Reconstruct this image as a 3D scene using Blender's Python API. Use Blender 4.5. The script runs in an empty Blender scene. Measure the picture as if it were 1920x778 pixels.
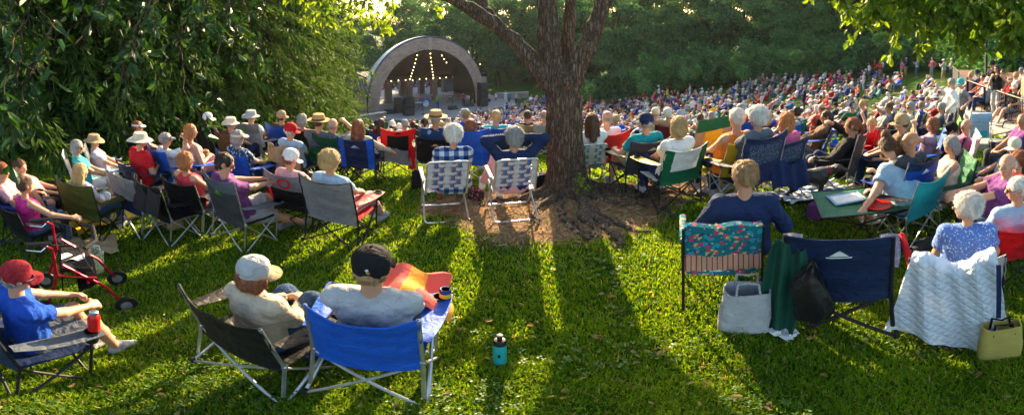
import bpy, math, random
import numpy as np
from mathutils import Vector, Matrix, Euler
random.seed(7); rng = np.random.default_rng(7)
SC = bpy.context.scene; COL = SC.collection
PI = math.pi; sin = math.sin; cos = math.cos
CAMZ = 2.3; FP = 805.0; YH = 36.0          # eye height, pixels per radian, horizon row of the 1920 px wide photograph
# ------------------------------------------------------------------ terrain
AZT = np.array([-1.6,-1.25,-0.95,-0.6,-0.35,-0.1,0.2,0.5,0.8,1.05,1.25,1.6])
DT  = np.array([0,2,3.5,5,7,9,12,16,20,30,40,50,65,100,400])
ZT = np.array([
 [0,-.35,-.6,-.65,-.8,-.95,-1.1,-1.4,-1.6,-2,-2.3,-2.6,-3,-4,-5],
 [0,-.35,-.6,-.68,-.85,-1.0,-1.2,-1.5,-1.8,-2.3,-2.8,-3.2,-3.6,-5,-6],
 [0,-.28,-.52,-.66,-.8,-.92,-1.3,-1.7,-2.1,-3,-4,-5,-6,-7,-8],
 [0,-.12,-.3,-.45,-.58,-.74,-1.6,-2.7,-3.7,-5.6,-7.2,-8.6,-9.4,-9.4,-9],
 [0,-.05,-.15,-.3,-.45,-.72,-1.8,-3.1,-4.2,-6.2,-7.9,-9.4,-9.5,-9.5,-9],
 [0,0,0,-.05,-.35,-.70,-1.8,-3.1,-4.2,-6.2,-7.8,-9.3,-9.5,-9.5,-9],
 [0,0,.03,0,-.30,-.66,-1.75,-3.0,-4.1,-6.0,-7.2,-8.0,-8.4,-8.5,-8],
 [0,.08,.2,.06,-.26,-.62,-1.5,-2.6,-3.5,-4.9,-5.2,-4.6,-4.2,-4,-3],
 [0,-.05,-.12,-.15,-.33,-.62,-1.2,-2.0,-2.7,-3.5,-3.5,-3.0,-2.5,-2,-1],
 [0,-.2,-.33,-.36,-.45,-.65,-1.1,-1.6,-1.9,-2.2,-2.1,-1.8,-1.5,-1,0],
 [0,-.2,-.33,-.36,-.42,-.6,-1.0,-1.4,-1.6,-1.8,-1.6,-1.2,-1,0,0],
 [0,-.1,-.2,-.25,-.3,-.5,-.8,-1.0,-1.2,-1.4,-1.4,-1.2,-1,0,0]], float)
def _h(t, P0, P1, P2, P3):                       # catmull-rom
    return .5*((2*P1)+(-P0+P2)*t+(2*P0-5*P1+4*P2-P3)*t*t+(-P0+3*P1-3*P2+P3)*t**3)
def terrain(x, y):
    x = np.asarray(x, float); y = np.asarray(y, float)
    d = np.hypot(x, y); az = np.clip(np.arctan2(x, y), -1.6, 1.6)
    u = np.interp(az, AZT, np.arange(len(AZT))); v = np.interp(d, DT, np.arange(len(DT)))
    i = np.clip(u.astype(int), 0, len(AZT)-2); fu = u-i
    j = np.clip(v.astype(int), 0, len(DT)-2); fv = v-j
    fu = fu*fu*(3-2*fu)
    def row(k):
        g = lambda n: ZT[k, np.clip(n, 0, len(DT)-1)]
        lin = g(j)*(1-fv)+g(j+1)*fv
        return lin
    z = row(i)*(1-fu)+row(i+1)*fu
    return z
def tz(x, y): return float(terrain(x, y))
def azpx(px): return (px-960)/FP
def slope(py): return math.tan((py-YH)/FP)       # drop per metre
def polar(px, d): a = azpx(px); return d*sin(a), d*cos(a)
def at(px, py, d):                               # 3-D point seen at a pixel, d metres out
    x, y = polar(px, d); return Vector((x, y, CAMZ-d*slope(py)))
def on_ground(px, py, h=0.0, d0=1.2, d1=80):     # where the ray through a pixel meets the ground (+h)
    s = slope(py); a = azpx(px); ds = np.arange(d0, d1, .01)
    t = terrain(ds*sin(a), ds*cos(a))+h-(CAMZ-ds*s)
    k = int(np.argmax(t >= 0)) if (t >= 0).any() else int(np.argmin(np.abs(t)))
    d = float(ds[k]); x, y = polar(px, d); return Vector((x, y, tz(x, y)))
STAGE = Vector((-8, 52, -9))
def face_stage(p, off=0):                        # z rotation that turns +Y towards the stage
    v = STAGE-Vector(p); return -math.atan2(v.x, v.y)+math.radians(off)
# ------------------------------------------------------------------ materials
MATS = {}
def nt(name):
    m = bpy.data.materials.new(name); m.use_nodes = True; t = m.node_tree; t.nodes.clear()
    o = t.nodes.new('ShaderNodeOutputMaterial'); return m, t, o
def N(t, typ, **kw):
    n = t.nodes.new(typ)
    for k, v in kw.items():
        if k.startswith('_'): setattr(n, k[1:], v)
        else:
            k2 = int(k[1:]) if k[0] == 'i' and k[1:].isdigit() else k.replace('__', ' ')
            n.inputs[k2].default_value = v
    return n
def c4(c): return (c[0], c[1], c[2], 1)
def mat(name, col, rough=.7, metal=0, tr=0, bump=0, bs=60, var=.12, vs=12, spec=.35, sheen=0, stretch=None):
    key = (name, tuple(col), rough, metal, tr, bump, bs, var, vs)
    if key in MATS: return MATS[key]
    m, t, o = nt(name); L = t.links.new
    tc = N(t, 'ShaderNodeTexCoord'); vec = tc.outputs['Object']
    if stretch:
        mp = N(t, 'ShaderNodeMapping', Scale=stretch); L(vec, mp.inputs['Vector']); vec = mp.outputs[0]
    nz = N(t, 'ShaderNodeTexNoise', Scale=vs, Detail=5, Roughness=.6); L(vec, nz.inputs['Vector'])
    oi = N(t, 'ShaderNodeObjectInfo')
    mr = N(t, 'ShaderNodeMapRange', i1=.3, i2=.7, i3=1-var, i4=1+var); L(nz.outputs[0], mr.inputs[0])
    vm = N(t, 'ShaderNodeVectorMath', _operation='SCALE', i0=tuple(col)); L(mr.outputs[0], vm.inputs['Scale'])
    p = N(t, 'ShaderNodeBsdfPrincipled', Roughness=rough, Metallic=metal); p.inputs['Specular IOR Level'].default_value = spec
    L(vm.outputs[0], p.inputs['Base Color'])
    if bump:
        n2 = N(t, 'ShaderNodeTexNoise', Scale=bs, Detail=5, Distortion=.8 if bs == 17 else 0); L(vec, n2.inputs['Vector'])
        b = N(t, 'ShaderNodeBump', Strength=min(1, bump*1.0), Distance=.03 if bs == 17 else .01); L(n2.outputs[0], b.inputs['Height']); L(b.outputs[0], p.inputs['Normal'])
    if tr:
        tb = N(t, 'ShaderNodeBsdfTranslucent'); L(vm.outputs[0], tb.inputs[0]); mx = N(t, 'ShaderNodeMixShader', i0=tr)
        L(p.outputs[0], mx.inputs[1]); L(tb.outputs[0], mx.inputs[2]); L(mx.outputs[0], o.inputs[0])
    else: L(p.outputs[0], o.inputs[0])
    MATS[key] = m; return m
def emit(name, col, s):
    if name in MATS: return MATS[name]
    m, t, o = nt(name); e = N(t, 'ShaderNodeEmission', Color=c4(col), Strength=s); t.links.new(e.outputs[0], o.inputs[0]); MATS[name] = m; return m
COLS = dict(navy=(.015,.03,.09), blue=(.012,.07,.42), royal=(.01,.10,.55), sky=(.12,.32,.6), teal=(.01,.28,.33), green=(.01,.14,.06), dgreen=(.008,.07,.04), lime=(.08,.36,.03),
  olive=(.08,.1,.02), red=(.55,.012,.02), dred=(.3,.02,.03), coral=(.65,.09,.07), pink=(.6,.12,.25), magenta=(.6,.03,.22), lpink=(.68,.35,.38), purple=(.17,.05,.2), lav=(.5,.42,.55),
  orange=(.7,.2,.02), yellow=(.7,.45,.02), tan=(.42,.3,.17), beige=(.5,.43,.32), brown=(.14,.08,.045), white=(.75,.75,.74), cream=(.7,.64,.5), lgrey=(.4,.41,.43), grey=(.2,.21,.23), slate=(.1,.12,.15),
  dgrey=(.055,.057,.065), black=(.012,.012,.014), lblue=(.32,.45,.6), denim=(.07,.12,.22), khaki=(.3,.25,.16), maroon=(.16,.02,.04), gold=(.55,.33,.03), aqua=(.05,.4,.45), mauve=(.3,.2,.28), jean=(.04,.08,.16))
def C(c): return COLS[c] if isinstance(c, str) else c
def cloth(c, tr=.12):
    return MATS[c] if isinstance(c, str) and c in MATS else mat('fabric_'+(c if isinstance(c, str) else 'mix'), C(c), .85, 0, tr, .75, 17, .15, 9, .2)
def nylon(c): return mat('nylon_'+(c if isinstance(c, str) else 'mix'), C(c), .55, 0, .22, .6, 17, .16, 7, .3)
def patterned(name, build):                       # a cloth whose colour comes from build(t, coord) -> colour socket
    if name in MATS: return MATS[name]
    m, t, o = nt(name); L = t.links.new; tc = N(t, 'ShaderNodeTexCoord')
    c = build(t, L, tc.outputs['Object'])
    p = N(t, 'ShaderNodeBsdfPrincipled', Roughness=.85); p.inputs['Specular IOR Level'].default_value = .2
    tb = N(t, 'ShaderNodeBsdfTranslucent'); mx = N(t, 'ShaderNodeMixShader', i0=.12)
    n2 = N(t, 'ShaderNodeTexNoise', Scale=35.0); L(tc.outputs['Object'], n2.inputs['Vector']); b = N(t, 'ShaderNodeBump', Strength=.5, Distance=.01); L(n2.outputs[0], b.inputs['Height']); L(b.outputs[0], p.inputs['Normal'])
    L(c, p.inputs['Base Color']); L(c, tb.inputs[0]); L(p.outputs[0], mx.inputs[1]); L(tb.outputs[0], mx.inputs[2]); L(mx.outputs[0], o.inputs[0])
    MATS[name] = m; return m
def bands(t, L, vec, axis, freq, duty, ph=0.0):   # 0/1 stripes along an axis
    s = N(t, 'ShaderNodeSeparateXYZ'); L(vec, s.inputs[0])
    a = N(t, 'ShaderNodeMath', _operation='MULTIPLY_ADD', i1=freq, i2=ph+50.0); L(s.outputs[axis], a.inputs[0])
    f = N(t, 'ShaderNodeMath', _operation='FRACT'); L(a.outputs[0], f.inputs[0])
    g = N(t, 'ShaderNodeMath', _operation='LESS_THAN', i1=duty); L(f.outputs[0], g.inputs[0]); return g.outputs[0]
def mixc(t, L, fac, a, b):
    m = N(t, 'ShaderNodeMix', _data_type='RGBA')
    if hasattr(fac, 'links'): L(fac, m.inputs[0])
    else: m.inputs[0].default_value = fac
    for k, v in ((6, a), (7, b)):
        if hasattr(v, 'links'): L(v, m.inputs[k])
        else: m.inputs[k].default_value = c4(v)
    return m.outputs[2]
def plaid_(t, L, v):
    a = bands(t, L, v, 0, 9, .5); b = bands(t, L, v, 2, 9, .5)
    return mixc(t, L, b, mixc(t, L, a, (.6,.65,.7), (.09,.16,.33)), mixc(t, L, a, (.09,.16,.33), (.01,.03,.12)))
def hstripe_(c1, c2, fr, ax=2, du=.5): return lambda t, L, v: mixc(t, L, bands(t, L, v, ax, fr, du), c1, c2)
def spots_(base, cols, sc):
    def f(t, L, v):
        out = base
        for k, (c, th) in enumerate(cols):
            vo = N(t, 'ShaderNodeTexVoronoi', Scale=sc*(1+.23*k)); mp = N(t, 'ShaderNodeMapping', Location=(k*3.1, k*1.7, k*.9)); L(v, mp.inputs[0])
            nz = N(t, 'ShaderNodeTexNoise', Scale=sc*.8); L(mp.outputs[0], nz.inputs['Vector']); ad = N(t, 'ShaderNodeVectorMath', _operation='ADD'); L(mp.outputs[0], ad.inputs[0])
            sc_ = N(t, 'ShaderNodeVectorMath', _operation='SCALE', Scale=.6/sc); L(nz.outputs[1], sc_.inputs[0]); L(sc_.outputs[0], ad.inputs[1]); L(ad.outputs[0], vo.inputs['Vector'])
            g = N(t, 'ShaderNodeMath', _operation='LESS_THAN', i1=th); L(vo.outputs['Distance'], g.inputs[0]); out = mixc(t, L, g.outputs[0], out, c)
        return out
    return f
patterned('plaid', plaid_)
patterned('blouse', spots_((.10,.2,.55), [((.65,.7,.8), .27), ((.35,.45,.75), .22)], 42))
patterned('floral', spots_((.01,.16,.2), [((.02,.3,.42), .33), ((.5,.05,.13), .3), ((.68,.4,.12), .26), ((.4,.5,.3), .2), ((.01,.05,.2), .22)], 13))
patterned('lace', spots_((.62,.05,.06), [((.42,.02,.03), .3)], 60))
patterned('zigzag', spots_((.02,.06,.12), [((.55,.6,.6), .38)], 26))
patterned('tiedye', spots_((.015,.04,.12), [((.2,.3,.5), .3)], 9))
patterned('stripes_pink', hstripe_((.7,.65,.68), (.5,.1,.3), 22))
patterned('stripes_white', hstripe_((.65,.66,.68), (.45,.48,.52), 40))
patterned('plaid_red', hstripe_((.5,.42,.42), (.4,.05,.08), 26))
patterned('camo', spots_((.04,.035,.03), [((.25,.17,.1), .3), ((.35,.32,.28), .18), ((.1,.02,.04), .2)], 16))
patterned('print_bag', spots_((.02,.03,.07), [((.6,.12,.05), .3), ((.05,.2,.35), .25)], 22))
patterned('towel', hstripe_((.68,.12,.1), (.85,.35,.05), 4.2, 0, .42))
patterned('net', spots_((.03,.05,.1), [((.2,.24,.3), .3)], 55))
patterned('leafy', spots_((.5,.5,.5), [((.25,.3,.35), .3)], 25))
SKIN = mat('skin', (.52,.27,.17), .55, 0, .06, .15, 90, .08, 14, .4); SKIN2 = mat('skin_tanned', (.42,.2,.11), .55, 0, .05, .15, 90, .08, 14, .4); SKIN3 = mat('skin_dark', (.13,.06,.035), .5, 0, 0, .15, 90, .08, 14, .4)
HAIRC = dict(white=(.72,.7,.66), grey=(.34,.33,.32), dark=(.035,.022,.015), brown=(.11,.055,.028), auburn=(.26,.085,.03), orange=(.5,.2,.06), blond=(.55,.38,.17), sandy=(.4,.24,.11))
def hairm(c): return mat('hair_'+c, HAIRC[c], .55, 0, .25, .6, 90, .3, 40, .5, stretch=(1, 1, .25))
STEEL = mat('steel_tube', (.5,.51,.53), .35, .85, 0, 0); ALU = mat('aluminium_tube', (.68,.69,.7), .28, .9, 0, 0); BLKM = mat('black_tube', (.014,.014,.016), .55, 0, 0, 0, spec=.25); PLAS = mat('black_plastic', (.015,.015,.016), .45)
# ------------------------------------------------------------------ meshes
def mesh_np(name, V, F4=None, F3=None, mats=(), smooth=True, midx=None):
    me = bpy.data.meshes.new(name); V = np.ascontiguousarray(V, np.float32)
    me.vertices.add(len(V)); me.vertices.foreach_set('co', V.ravel())
    loops = []; tot = []
    if F4 is not None and len(F4): loops.append(np.asarray(F4, np.int32).ravel()); tot.append(np.full(len(F4), 4, np.int32))
    if F3 is not None and len(F3): loops.append(np.asarray(F3, np.int32).ravel()); tot.append(np.full(len(F3), 3, np.int32))
    lo = np.concatenate(loops); to = np.concatenate(tot); st = np.concatenate([[0], np.cumsum(to)[:-1]]).astype(np.int32)
    me.loops.add(len(lo)); me.loops.foreach_set('vertex_index', lo)
    me.polygons.add(len(to)); me.polygons.foreach_set('loop_start', st); me.polygons.foreach_set('loop_total', to)
    me.polygons.foreach_set('use_smooth', np.full(len(to), bool(smooth)))
    for m in mats: me.materials.append(m)
    if midx is not None: me.polygons.foreach_set('material_index', np.asarray(midx, np.int32))
    me.update(calc_edges=True); return me
def link(name, me, parent=None, loc=None, rz=0):
    o = bpy.data.objects.new(name, me); COL.objects.link(o)
    if parent is not None: o.parent = parent
    if loc is not None: o.location = loc
    if rz: o.rotation_euler[2] = rz
    return o
def tag(o, label=None, cat=None, group=None, kind=None):
    if label: o['label'] = label
    if cat: o['category'] = cat
    if group: o['group'] = group
    if kind: o['kind'] = kind
    return o
def empty(name, loc, rz=0, label=None, cat=None, group=None):
    o = bpy.data.objects.new(name, None); COL.objects.link(o); o.location = loc; o.rotation_euler = (0, 0, rz); o.empty_display_size = .1
    return tag(o, label, cat, group)
class MB:
    def __init__(s): s.v = []; s.f = []; s.m = []
    def add(s, vs, fs, m=0):
        b = len(s.v); s.v += [tuple(v) for v in vs]; s.f += [tuple(i+b for i in f) for f in fs]; s.m += [m]*len(fs); return s
    def tube(s, pts, r, n=8, m=0, cap=True):
        pts = [Vector(p) for p in pts]; k = len(pts); rs = r if isinstance(r, (list, tuple)) else [r]*k
        vs = []; up = None
        for i, p in enumerate(pts):
            d = (pts[min(i+1, k-1)]-pts[max(i-1, 0)]).normalized()
            if up is None or abs(up.dot(d)) > .95: up = Vector((0, 0, 1)) if abs(d.z) < .9 else Vector((1, 0, 0))
            a = d.cross(up).normalized(); b = a.cross(d).normalized(); up = b
            for j in range(n):
                t = 2*PI*j/n; vs.append(p+a*cos(t)*rs[i]+b*sin(t)*rs[i])
        fs = [(i*n+j, i*n+(j+1) % n, (i+1)*n+(j+1) % n, (i+1)*n+j) for i in range(k-1) for j in range(n)]
        if cap: fs += [tuple(range(n))[::-1], tuple(range((k-1)*n, k*n))]
        return s.add(vs, fs, m)
    def box(s, c, size, rot=None, m=0):
        c = Vector(c); hx, hy, hz = [q/2 for q in size]
        M = rot.to_matrix() if isinstance(rot, Euler) else (Euler(rot).to_matrix() if rot else None)
        vs = []
        for x, y, z in ((-1,-1,-1),(1,-1,-1),(1,1,-1),(-1,1,-1),(-1,-1,1),(1,-1,1),(1,1,1),(-1,1,1)):
            v = Vector((x*hx, y*hy, z*hz)); vs.append(c+(M @ v if M else v))
        return s.add(vs, [(0,3,2,1),(4,5,6,7),(0,1,5,4),(1,2,6,5),(2,3,7,6),(3,0,4,7)], m)
    def rbox(s, c, size, r=.01, rot=None, m=0):          # box with bevelled edges
        c = Vector(c); hx, hy, hz = [q/2 for q in size]; r = min(r, hx*.9, hy*.9, hz*.9); M = Euler(rot).to_matrix() if rot else Matrix.Identity(3); vs = []; rings = []
        for z, ins in ((-hz, r), (-hz+r, 0), (hz-r, 0), (hz, r)):
            ring = []
            for sx, sy in ((-1,-1),(1,-1),(1,1),(-1,1)):
                X = hx-ins; Y = hy-ins
                a = (sx*(X-(r if ins == 0 else 0)), sy*Y, z); b = (sx*X, sy*(Y-(r if ins == 0 else 0)), z)
                if sx*sy > 0: a, b = b, a
                ring += [a, b]
            rings.append(ring)
        for ring in rings: vs += [c+M @ Vector(q) for q in ring]
        fs = [(i*8+j, i*8+(j+1) % 8, (i+1)*8+(j+1) % 8, (i+1)*8+j) for i in range(3) for j in range(8)]+[tuple(range(8))[::-1], tuple(range(24, 32))]
        return s.add(vs, fs, m)
    def grid(s, fn, nu, nv, th=0, m=0, mfn=None):        # sheet fn(u,v)->point, optional thickness
        P = [[Vector(fn(i/nu, j/nv)) for j in range(nv+1)] for i in range(nu+1)]
        vs = [p for r in P for p in r]; W = nv+1
        fs = [(i*W+j, (i+1)*W+j, (i+1)*W+j+1, i*W+j+1) for i in range(nu) for j in range(nv)]
        ms = [mfn((i+.5)/nu, (j+.5)/nv) if mfn else m for i in range(nu) for j in range(nv)]
        if th:
            off = []
            for i in range(nu+1):
                for j in range(nv+1):
                    du = P[min(i+1, nu)][j]-P[max(i-1, 0)][j]; dv = P[i][min(j+1, nv)]-P[i][max(j-1, 0)]; nn = du.cross(dv)
                    nn = nn.normalized() if nn.length > 1e-9 else Vector((0, 0, 1)); off.append(P[i][j]-nn*th)
            n0 = len(vs); vs += off; fs2 = [tuple(reversed([a+n0 for a in f])) for f in fs]
            edge = [(i*W, (i+1)*W) for i in range(nu)]+[((i+1)*W+nv, i*W+nv) for i in range(nu)]+[(j+1, j) for j in range(nv)]+[(nu*W+j, nu*W+j+1) for j in range(nv)]
            fs += fs2+[(b, a, a+n0, b+n0) for a, b in edge]; ms = ms+ms+[ms[0]]*len(edge)
        b = len(s.v); s.v += [tuple(v) for v in vs]; s.f += [tuple(i+b for i in f) for f in fs]; s.m += ms; return s
    def lathe(s, prof, n=24, c=(0, 0, 0), m=0, sx=1, sy=1, M=None):
        c = Vector(c); vs = []; k = len(prof)
        for r, z in prof:
            for j in range(n):
                t = 2*PI*j/n; v = Vector((r*cos(t)*sx, r*sin(t)*sy, z)); vs.append(c+(M @ v if M else v))
        fs = [(i*n+j, i*n+(j+1) % n, (i+1)*n+(j+1) % n, (i+1)*n+j) for i in range(k-1) for j in range(n)]+[tuple(range(n))[::-1], tuple(range((k-1)*n, k*n))]
        return s.add(vs, fs, m)
    def ell(s, c, r, m=0, n=12, M=None):
        prof = [(max(sin(PI*i/8), .02), -cos(PI*i/8)) for i in range(9)]
        c = Vector(c); vs = []
        for rr, z in prof:
            for j in range(n):
                t = 2*PI*j/n; v = Vector((rr*cos(t)*r[0], rr*sin(t)*r[1], z*r[2])); vs.append(c+(M @ v if M else v))
        fs = [(i*n+j, i*n+(j+1) % n, (i+1)*n+(j+1) % n, (i+1)*n+j) for i in range(8) for j in range(n)]+[tuple(range(n))[::-1], tuple(range(8*n, 9*n))]
        return s.add(vs, fs, m)
    def build(s, name, mats, parent=None, smooth=True, loc=None, rz=0):
        me = bpy.data.meshes.new(name); me.from_pydata(s.v, [], s.f)
        for q in (mats if isinstance(mats, (list, tuple)) else [mats]): me.materials.append(q)
        me.polygons.foreach_set('material_index', s.m); me.polygons.foreach_set('use_smooth', [bool(smooth)]*len(s.f)); me.update()
        if smooth:
            try: me.set_sharp_from_angle(angle=math.radians(42))
            except Exception: pass
        return link(name, me, parent, loc, rz)
def copy_tree(o, parent=None, loc=None, rz=None, scale=None):
    c = o.copy(); COL.objects.link(c); c.parent = parent
    if loc is not None: c.location = loc
    if rz is not None: c.rotation_euler[2] = rz
    if scale is not None: c.scale = scale if hasattr(scale, '__len__') else (scale,)*3
    for ch in o.children: copy_tree(ch, c)
    return c
# ------------------------------------------------------------------ smooth solids from blended round cones
def V3(p): return np.array((p[0], p[1], p[2]), float)
def cone(a, b, ra, rb, cut=None): return ('c', V3(a), V3(b), ra, rb, cut)
def elli(c, r, M=None): return ('e', V3(c), V3(r), M, None, None)
def prim_box(p, mg):
    if p[0] == 'c':
        lo = np.minimum(p[1]-p[3], p[2]-p[4]); hi = np.maximum(p[1]+p[3], p[2]+p[4])
    else:
        R = max(p[2]) if p[3] is not None else p[2]; lo = p[1]-R; hi = p[1]+R
    return lo-mg, hi+mg
def prim_d(p, X, Y, Z):
    if p[0] == 'c':
        a, b, ra, rb, cut = p[1:]
        ba = b-a; l2 = ba@ba+1e-9
        px, py, pz = X-a[0], Y-a[1], Z-a[2]
        h = np.clip((px*ba[0]+py*ba[1]+pz*ba[2])/l2, 0, 1)
        d = np.sqrt((px-ba[0]*h)**2+(py-ba[1]*h)**2+(pz-ba[2]*h)**2)-(ra+(rb-ra)*h)
        if cut is not None:
            c, nrm = cut; d = np.maximum(d, (X-c[0])*nrm[0]+(Y-c[1])*nrm[1]+(Z-c[2])*nrm[2])
        return d
    c, r, M = p[1], p[2], p[3]
    px, py, pz = X-c[0], Y-c[1], Z-c[2]
    if M is not None: px, py, pz = (M[0][0]*px+M[1][0]*py+M[2][0]*pz, M[0][1]*px+M[1][1]*py+M[2][1]*pz, M[0][2]*px+M[1][2]*py+M[2][2]*pz)
    k0 = np.sqrt((px/r[0])**2+(py/r[1])**2+(pz/r[2])**2); k1 = np.sqrt((px/r[0]**2)**2+(py/r[1]**2)**2+(pz/r[2]**2)**2)+1e-6
    return k0*(k0-1)/k1
def field(prims, h, k=.02, subs=(), lohi=None):
    mg = k+2.5*h
    if lohi is None:
        bs = [prim_box(p, 2*h) for p in prims]; lo = np.min([b[0] for b in bs], 0); hi = np.max([b[1] for b in bs], 0)
    else: lo, hi = lohi
    n = np.ceil((hi-lo)/h).astype(int)+2; F = np.full(n, .3, np.float32)
    ax = [lo[i]+h*np.arange(n[i]) for i in range(3)]
    for q, sub in [(p, 0) for p in prims]+[(p, 1) for p in subs]:
        a, b = prim_box(q, mg); i0 = np.clip(((a-lo)/h).astype(int), 0, n); i1 = np.clip(((b-lo)/h).astype(int)+2, 0, n)
        if (i1 <= i0).any(): continue
        sl = tuple(slice(i0[i], i1[i]) for i in range(3))
        X, Y, Z = np.meshgrid(ax[0][sl[0]], ax[1][sl[1]], ax[2][sl[2]], indexing='ij', sparse=True)
        d = prim_d(q, X, Y, Z); f = F[sl]
        if sub:
            hh = np.clip(.5-.5*(f+d)/(.012), 0, 1); F[sl] = f+(-d-f)*hh+.012*hh*(1-hh)
        else:
            kk = max(k, 1e-4); hh = np.clip(.5+.5*(f-d)/kk, 0, 1); F[sl] = f*(1-hh)+d*hh-kk*hh*(1-hh)
    return F, lo, h
def surface_nets(F, lo, h):
    S = F < 0
    nx, ny, nz = F.shape
    c = [F[i:nx-1+i, j:ny-1+j, k:nz-1+k] for i in (0, 1) for j in (0, 1) for k in (0, 1)]
    cs = sum((q < 0).astype(np.int8) for q in c); act = (cs > 0) & (cs < 8)
    idx = -np.ones(act.shape, np.int64); I = np.argwhere(act); idx[act] = np.arange(len(I))
    vals = np.stack([q[act] for q in c], 1).astype(float); offs = np.array([(i, j, k) for i in (0, 1) for j in (0, 1) for k in (0, 1)], float)
    acc = np.zeros((len(I), 3)); cnt = np.zeros(len(I))
    for a in range(8):
        for b in range(a+1, 8):
            if abs(offs[a]-offs[b]).sum() != 1: continue
            va, vb = vals[:, a], vals[:, b]; m = (va < 0) != (vb < 0); t = np.where(m, va/np.where(m, va-vb, 1), 0)
            acc += m[:, None]*(offs[a]+(offs[b]-offs[a])*t[:, None]); cnt += m
    P = lo+h*(I+acc/np.maximum(cnt, 1)[:, None]); quads = []
    for ax in range(3):
        sl0 = [slice(None)]*3; sl1 = [slice(None)]*3; sl0[ax] = slice(0, -1); sl1[ax] = slice(1, None)
        A = S[tuple(sl0)]; B = S[tuple(sl1)]; E = np.argwhere(A != B)
        o1, o2 = [(1, 2), (2, 0), (0, 1)][ax]
        ok = (E[:, o1] > 0) & (E[:, o2] > 0) & (E[:, o1] < F.shape[o1]-1) & (E[:, o2] < F.shape[o2]-1); E = E[ok]
        def g(d1, d2):
            e = E.copy(); e[:, o1] -= d1; e[:, o2] -= d2; return idx[e[:, 0], e[:, 1], e[:, 2]]
        q = np.stack([g(1, 1), g(0, 1), g(0, 0), g(1, 0)], 1)
        flip = ~A[E[:, 0], E[:, 1], E[:, 2]]; q[flip] = q[flip][:, ::-1]; quads.append(q)
    Q = np.concatenate(quads); Q = Q[(Q >= 0).all(1)]
    return P, Q
def vnormals(P, Q):
    n = np.cross(P[Q[:, 2]]-P[Q[:, 0]], P[Q[:, 3]]-P[Q[:, 1]]); vn = np.zeros_like(P)
    for k in range(4): np.add.at(vn, Q[:, k], n)
    return vn/(np.linalg.norm(vn, axis=1)[:, None]+1e-12)
def solid(name, prims, mats, h, k=.02, subs=(), parent=None, folds=0, post=None):
    F, lo, h = field(prims, h, k, subs); P, Q = surface_nets(F, lo, h)
    if folds:
        vn = vnormals(P, Q); a = np.zeros(len(P))
        for i in range(4):
            w = rng.normal(size=3)*(28+14*i); w[2] *= .6; a += np.sin(P@w+rng.uniform(0, 6))/(1+.4*i)
        P = P+vn*(a*folds)[:, None]
    T = None
    if post: P, Q, T = post(P, Q)
    me = mesh_np(name, P, Q, T, mats if isinstance(mats, (list, tuple)) else [mats]); return link(name, me, parent)
# ------------------------------------------------------------------ people
def two_bone(a, c, l1, l2, hint):
    a, c, hint = Vector(a), Vector(c), Vector(hint); d = c-a; L = d.length
    if L > (l1+l2)*.995: c = a+d*((l1+l2)*.995/L); d = c-a; L = d.length
    x = (l1*l1-l2*l2+L*L)/(2*L); hgt = math.sqrt(max(l1*l1-x*x, 0)); u = d/L
    hp = hint-u*hint.dot(u); hp = hp.normalized() if hp.length > 1e-6 else Vector((0, 0, 1))
    return a+u*x+hp*hgt, c
ARMS = dict(
 lap=((.09,.30,.16),(.09,.30,.16)), rest=((.29,.22,.20),(.29,.22,.20)), clasp=((.05,.32,.22),(.05,.32,.22)), clap=((.045,.36,.42),(.045,.36,.42)), phone=((.07,.33,.34),(.07,.33,.34)),
 head=((.09,-.17,.66),(.09,-.17,.66)), cross=((.12,.20,.27),(.12,.22,.24)), brow=((.27,.26,.20),(.07,.17,.66)), knee=((.12,.46,.22),(.10,.47,.24)), down=((.30,.05,.02),(.30,.05,.02)), lift=((.09,.3,.16),(.42,.38,.62)), out=((.1,.3,.16),(.5,.3,.3)))
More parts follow.
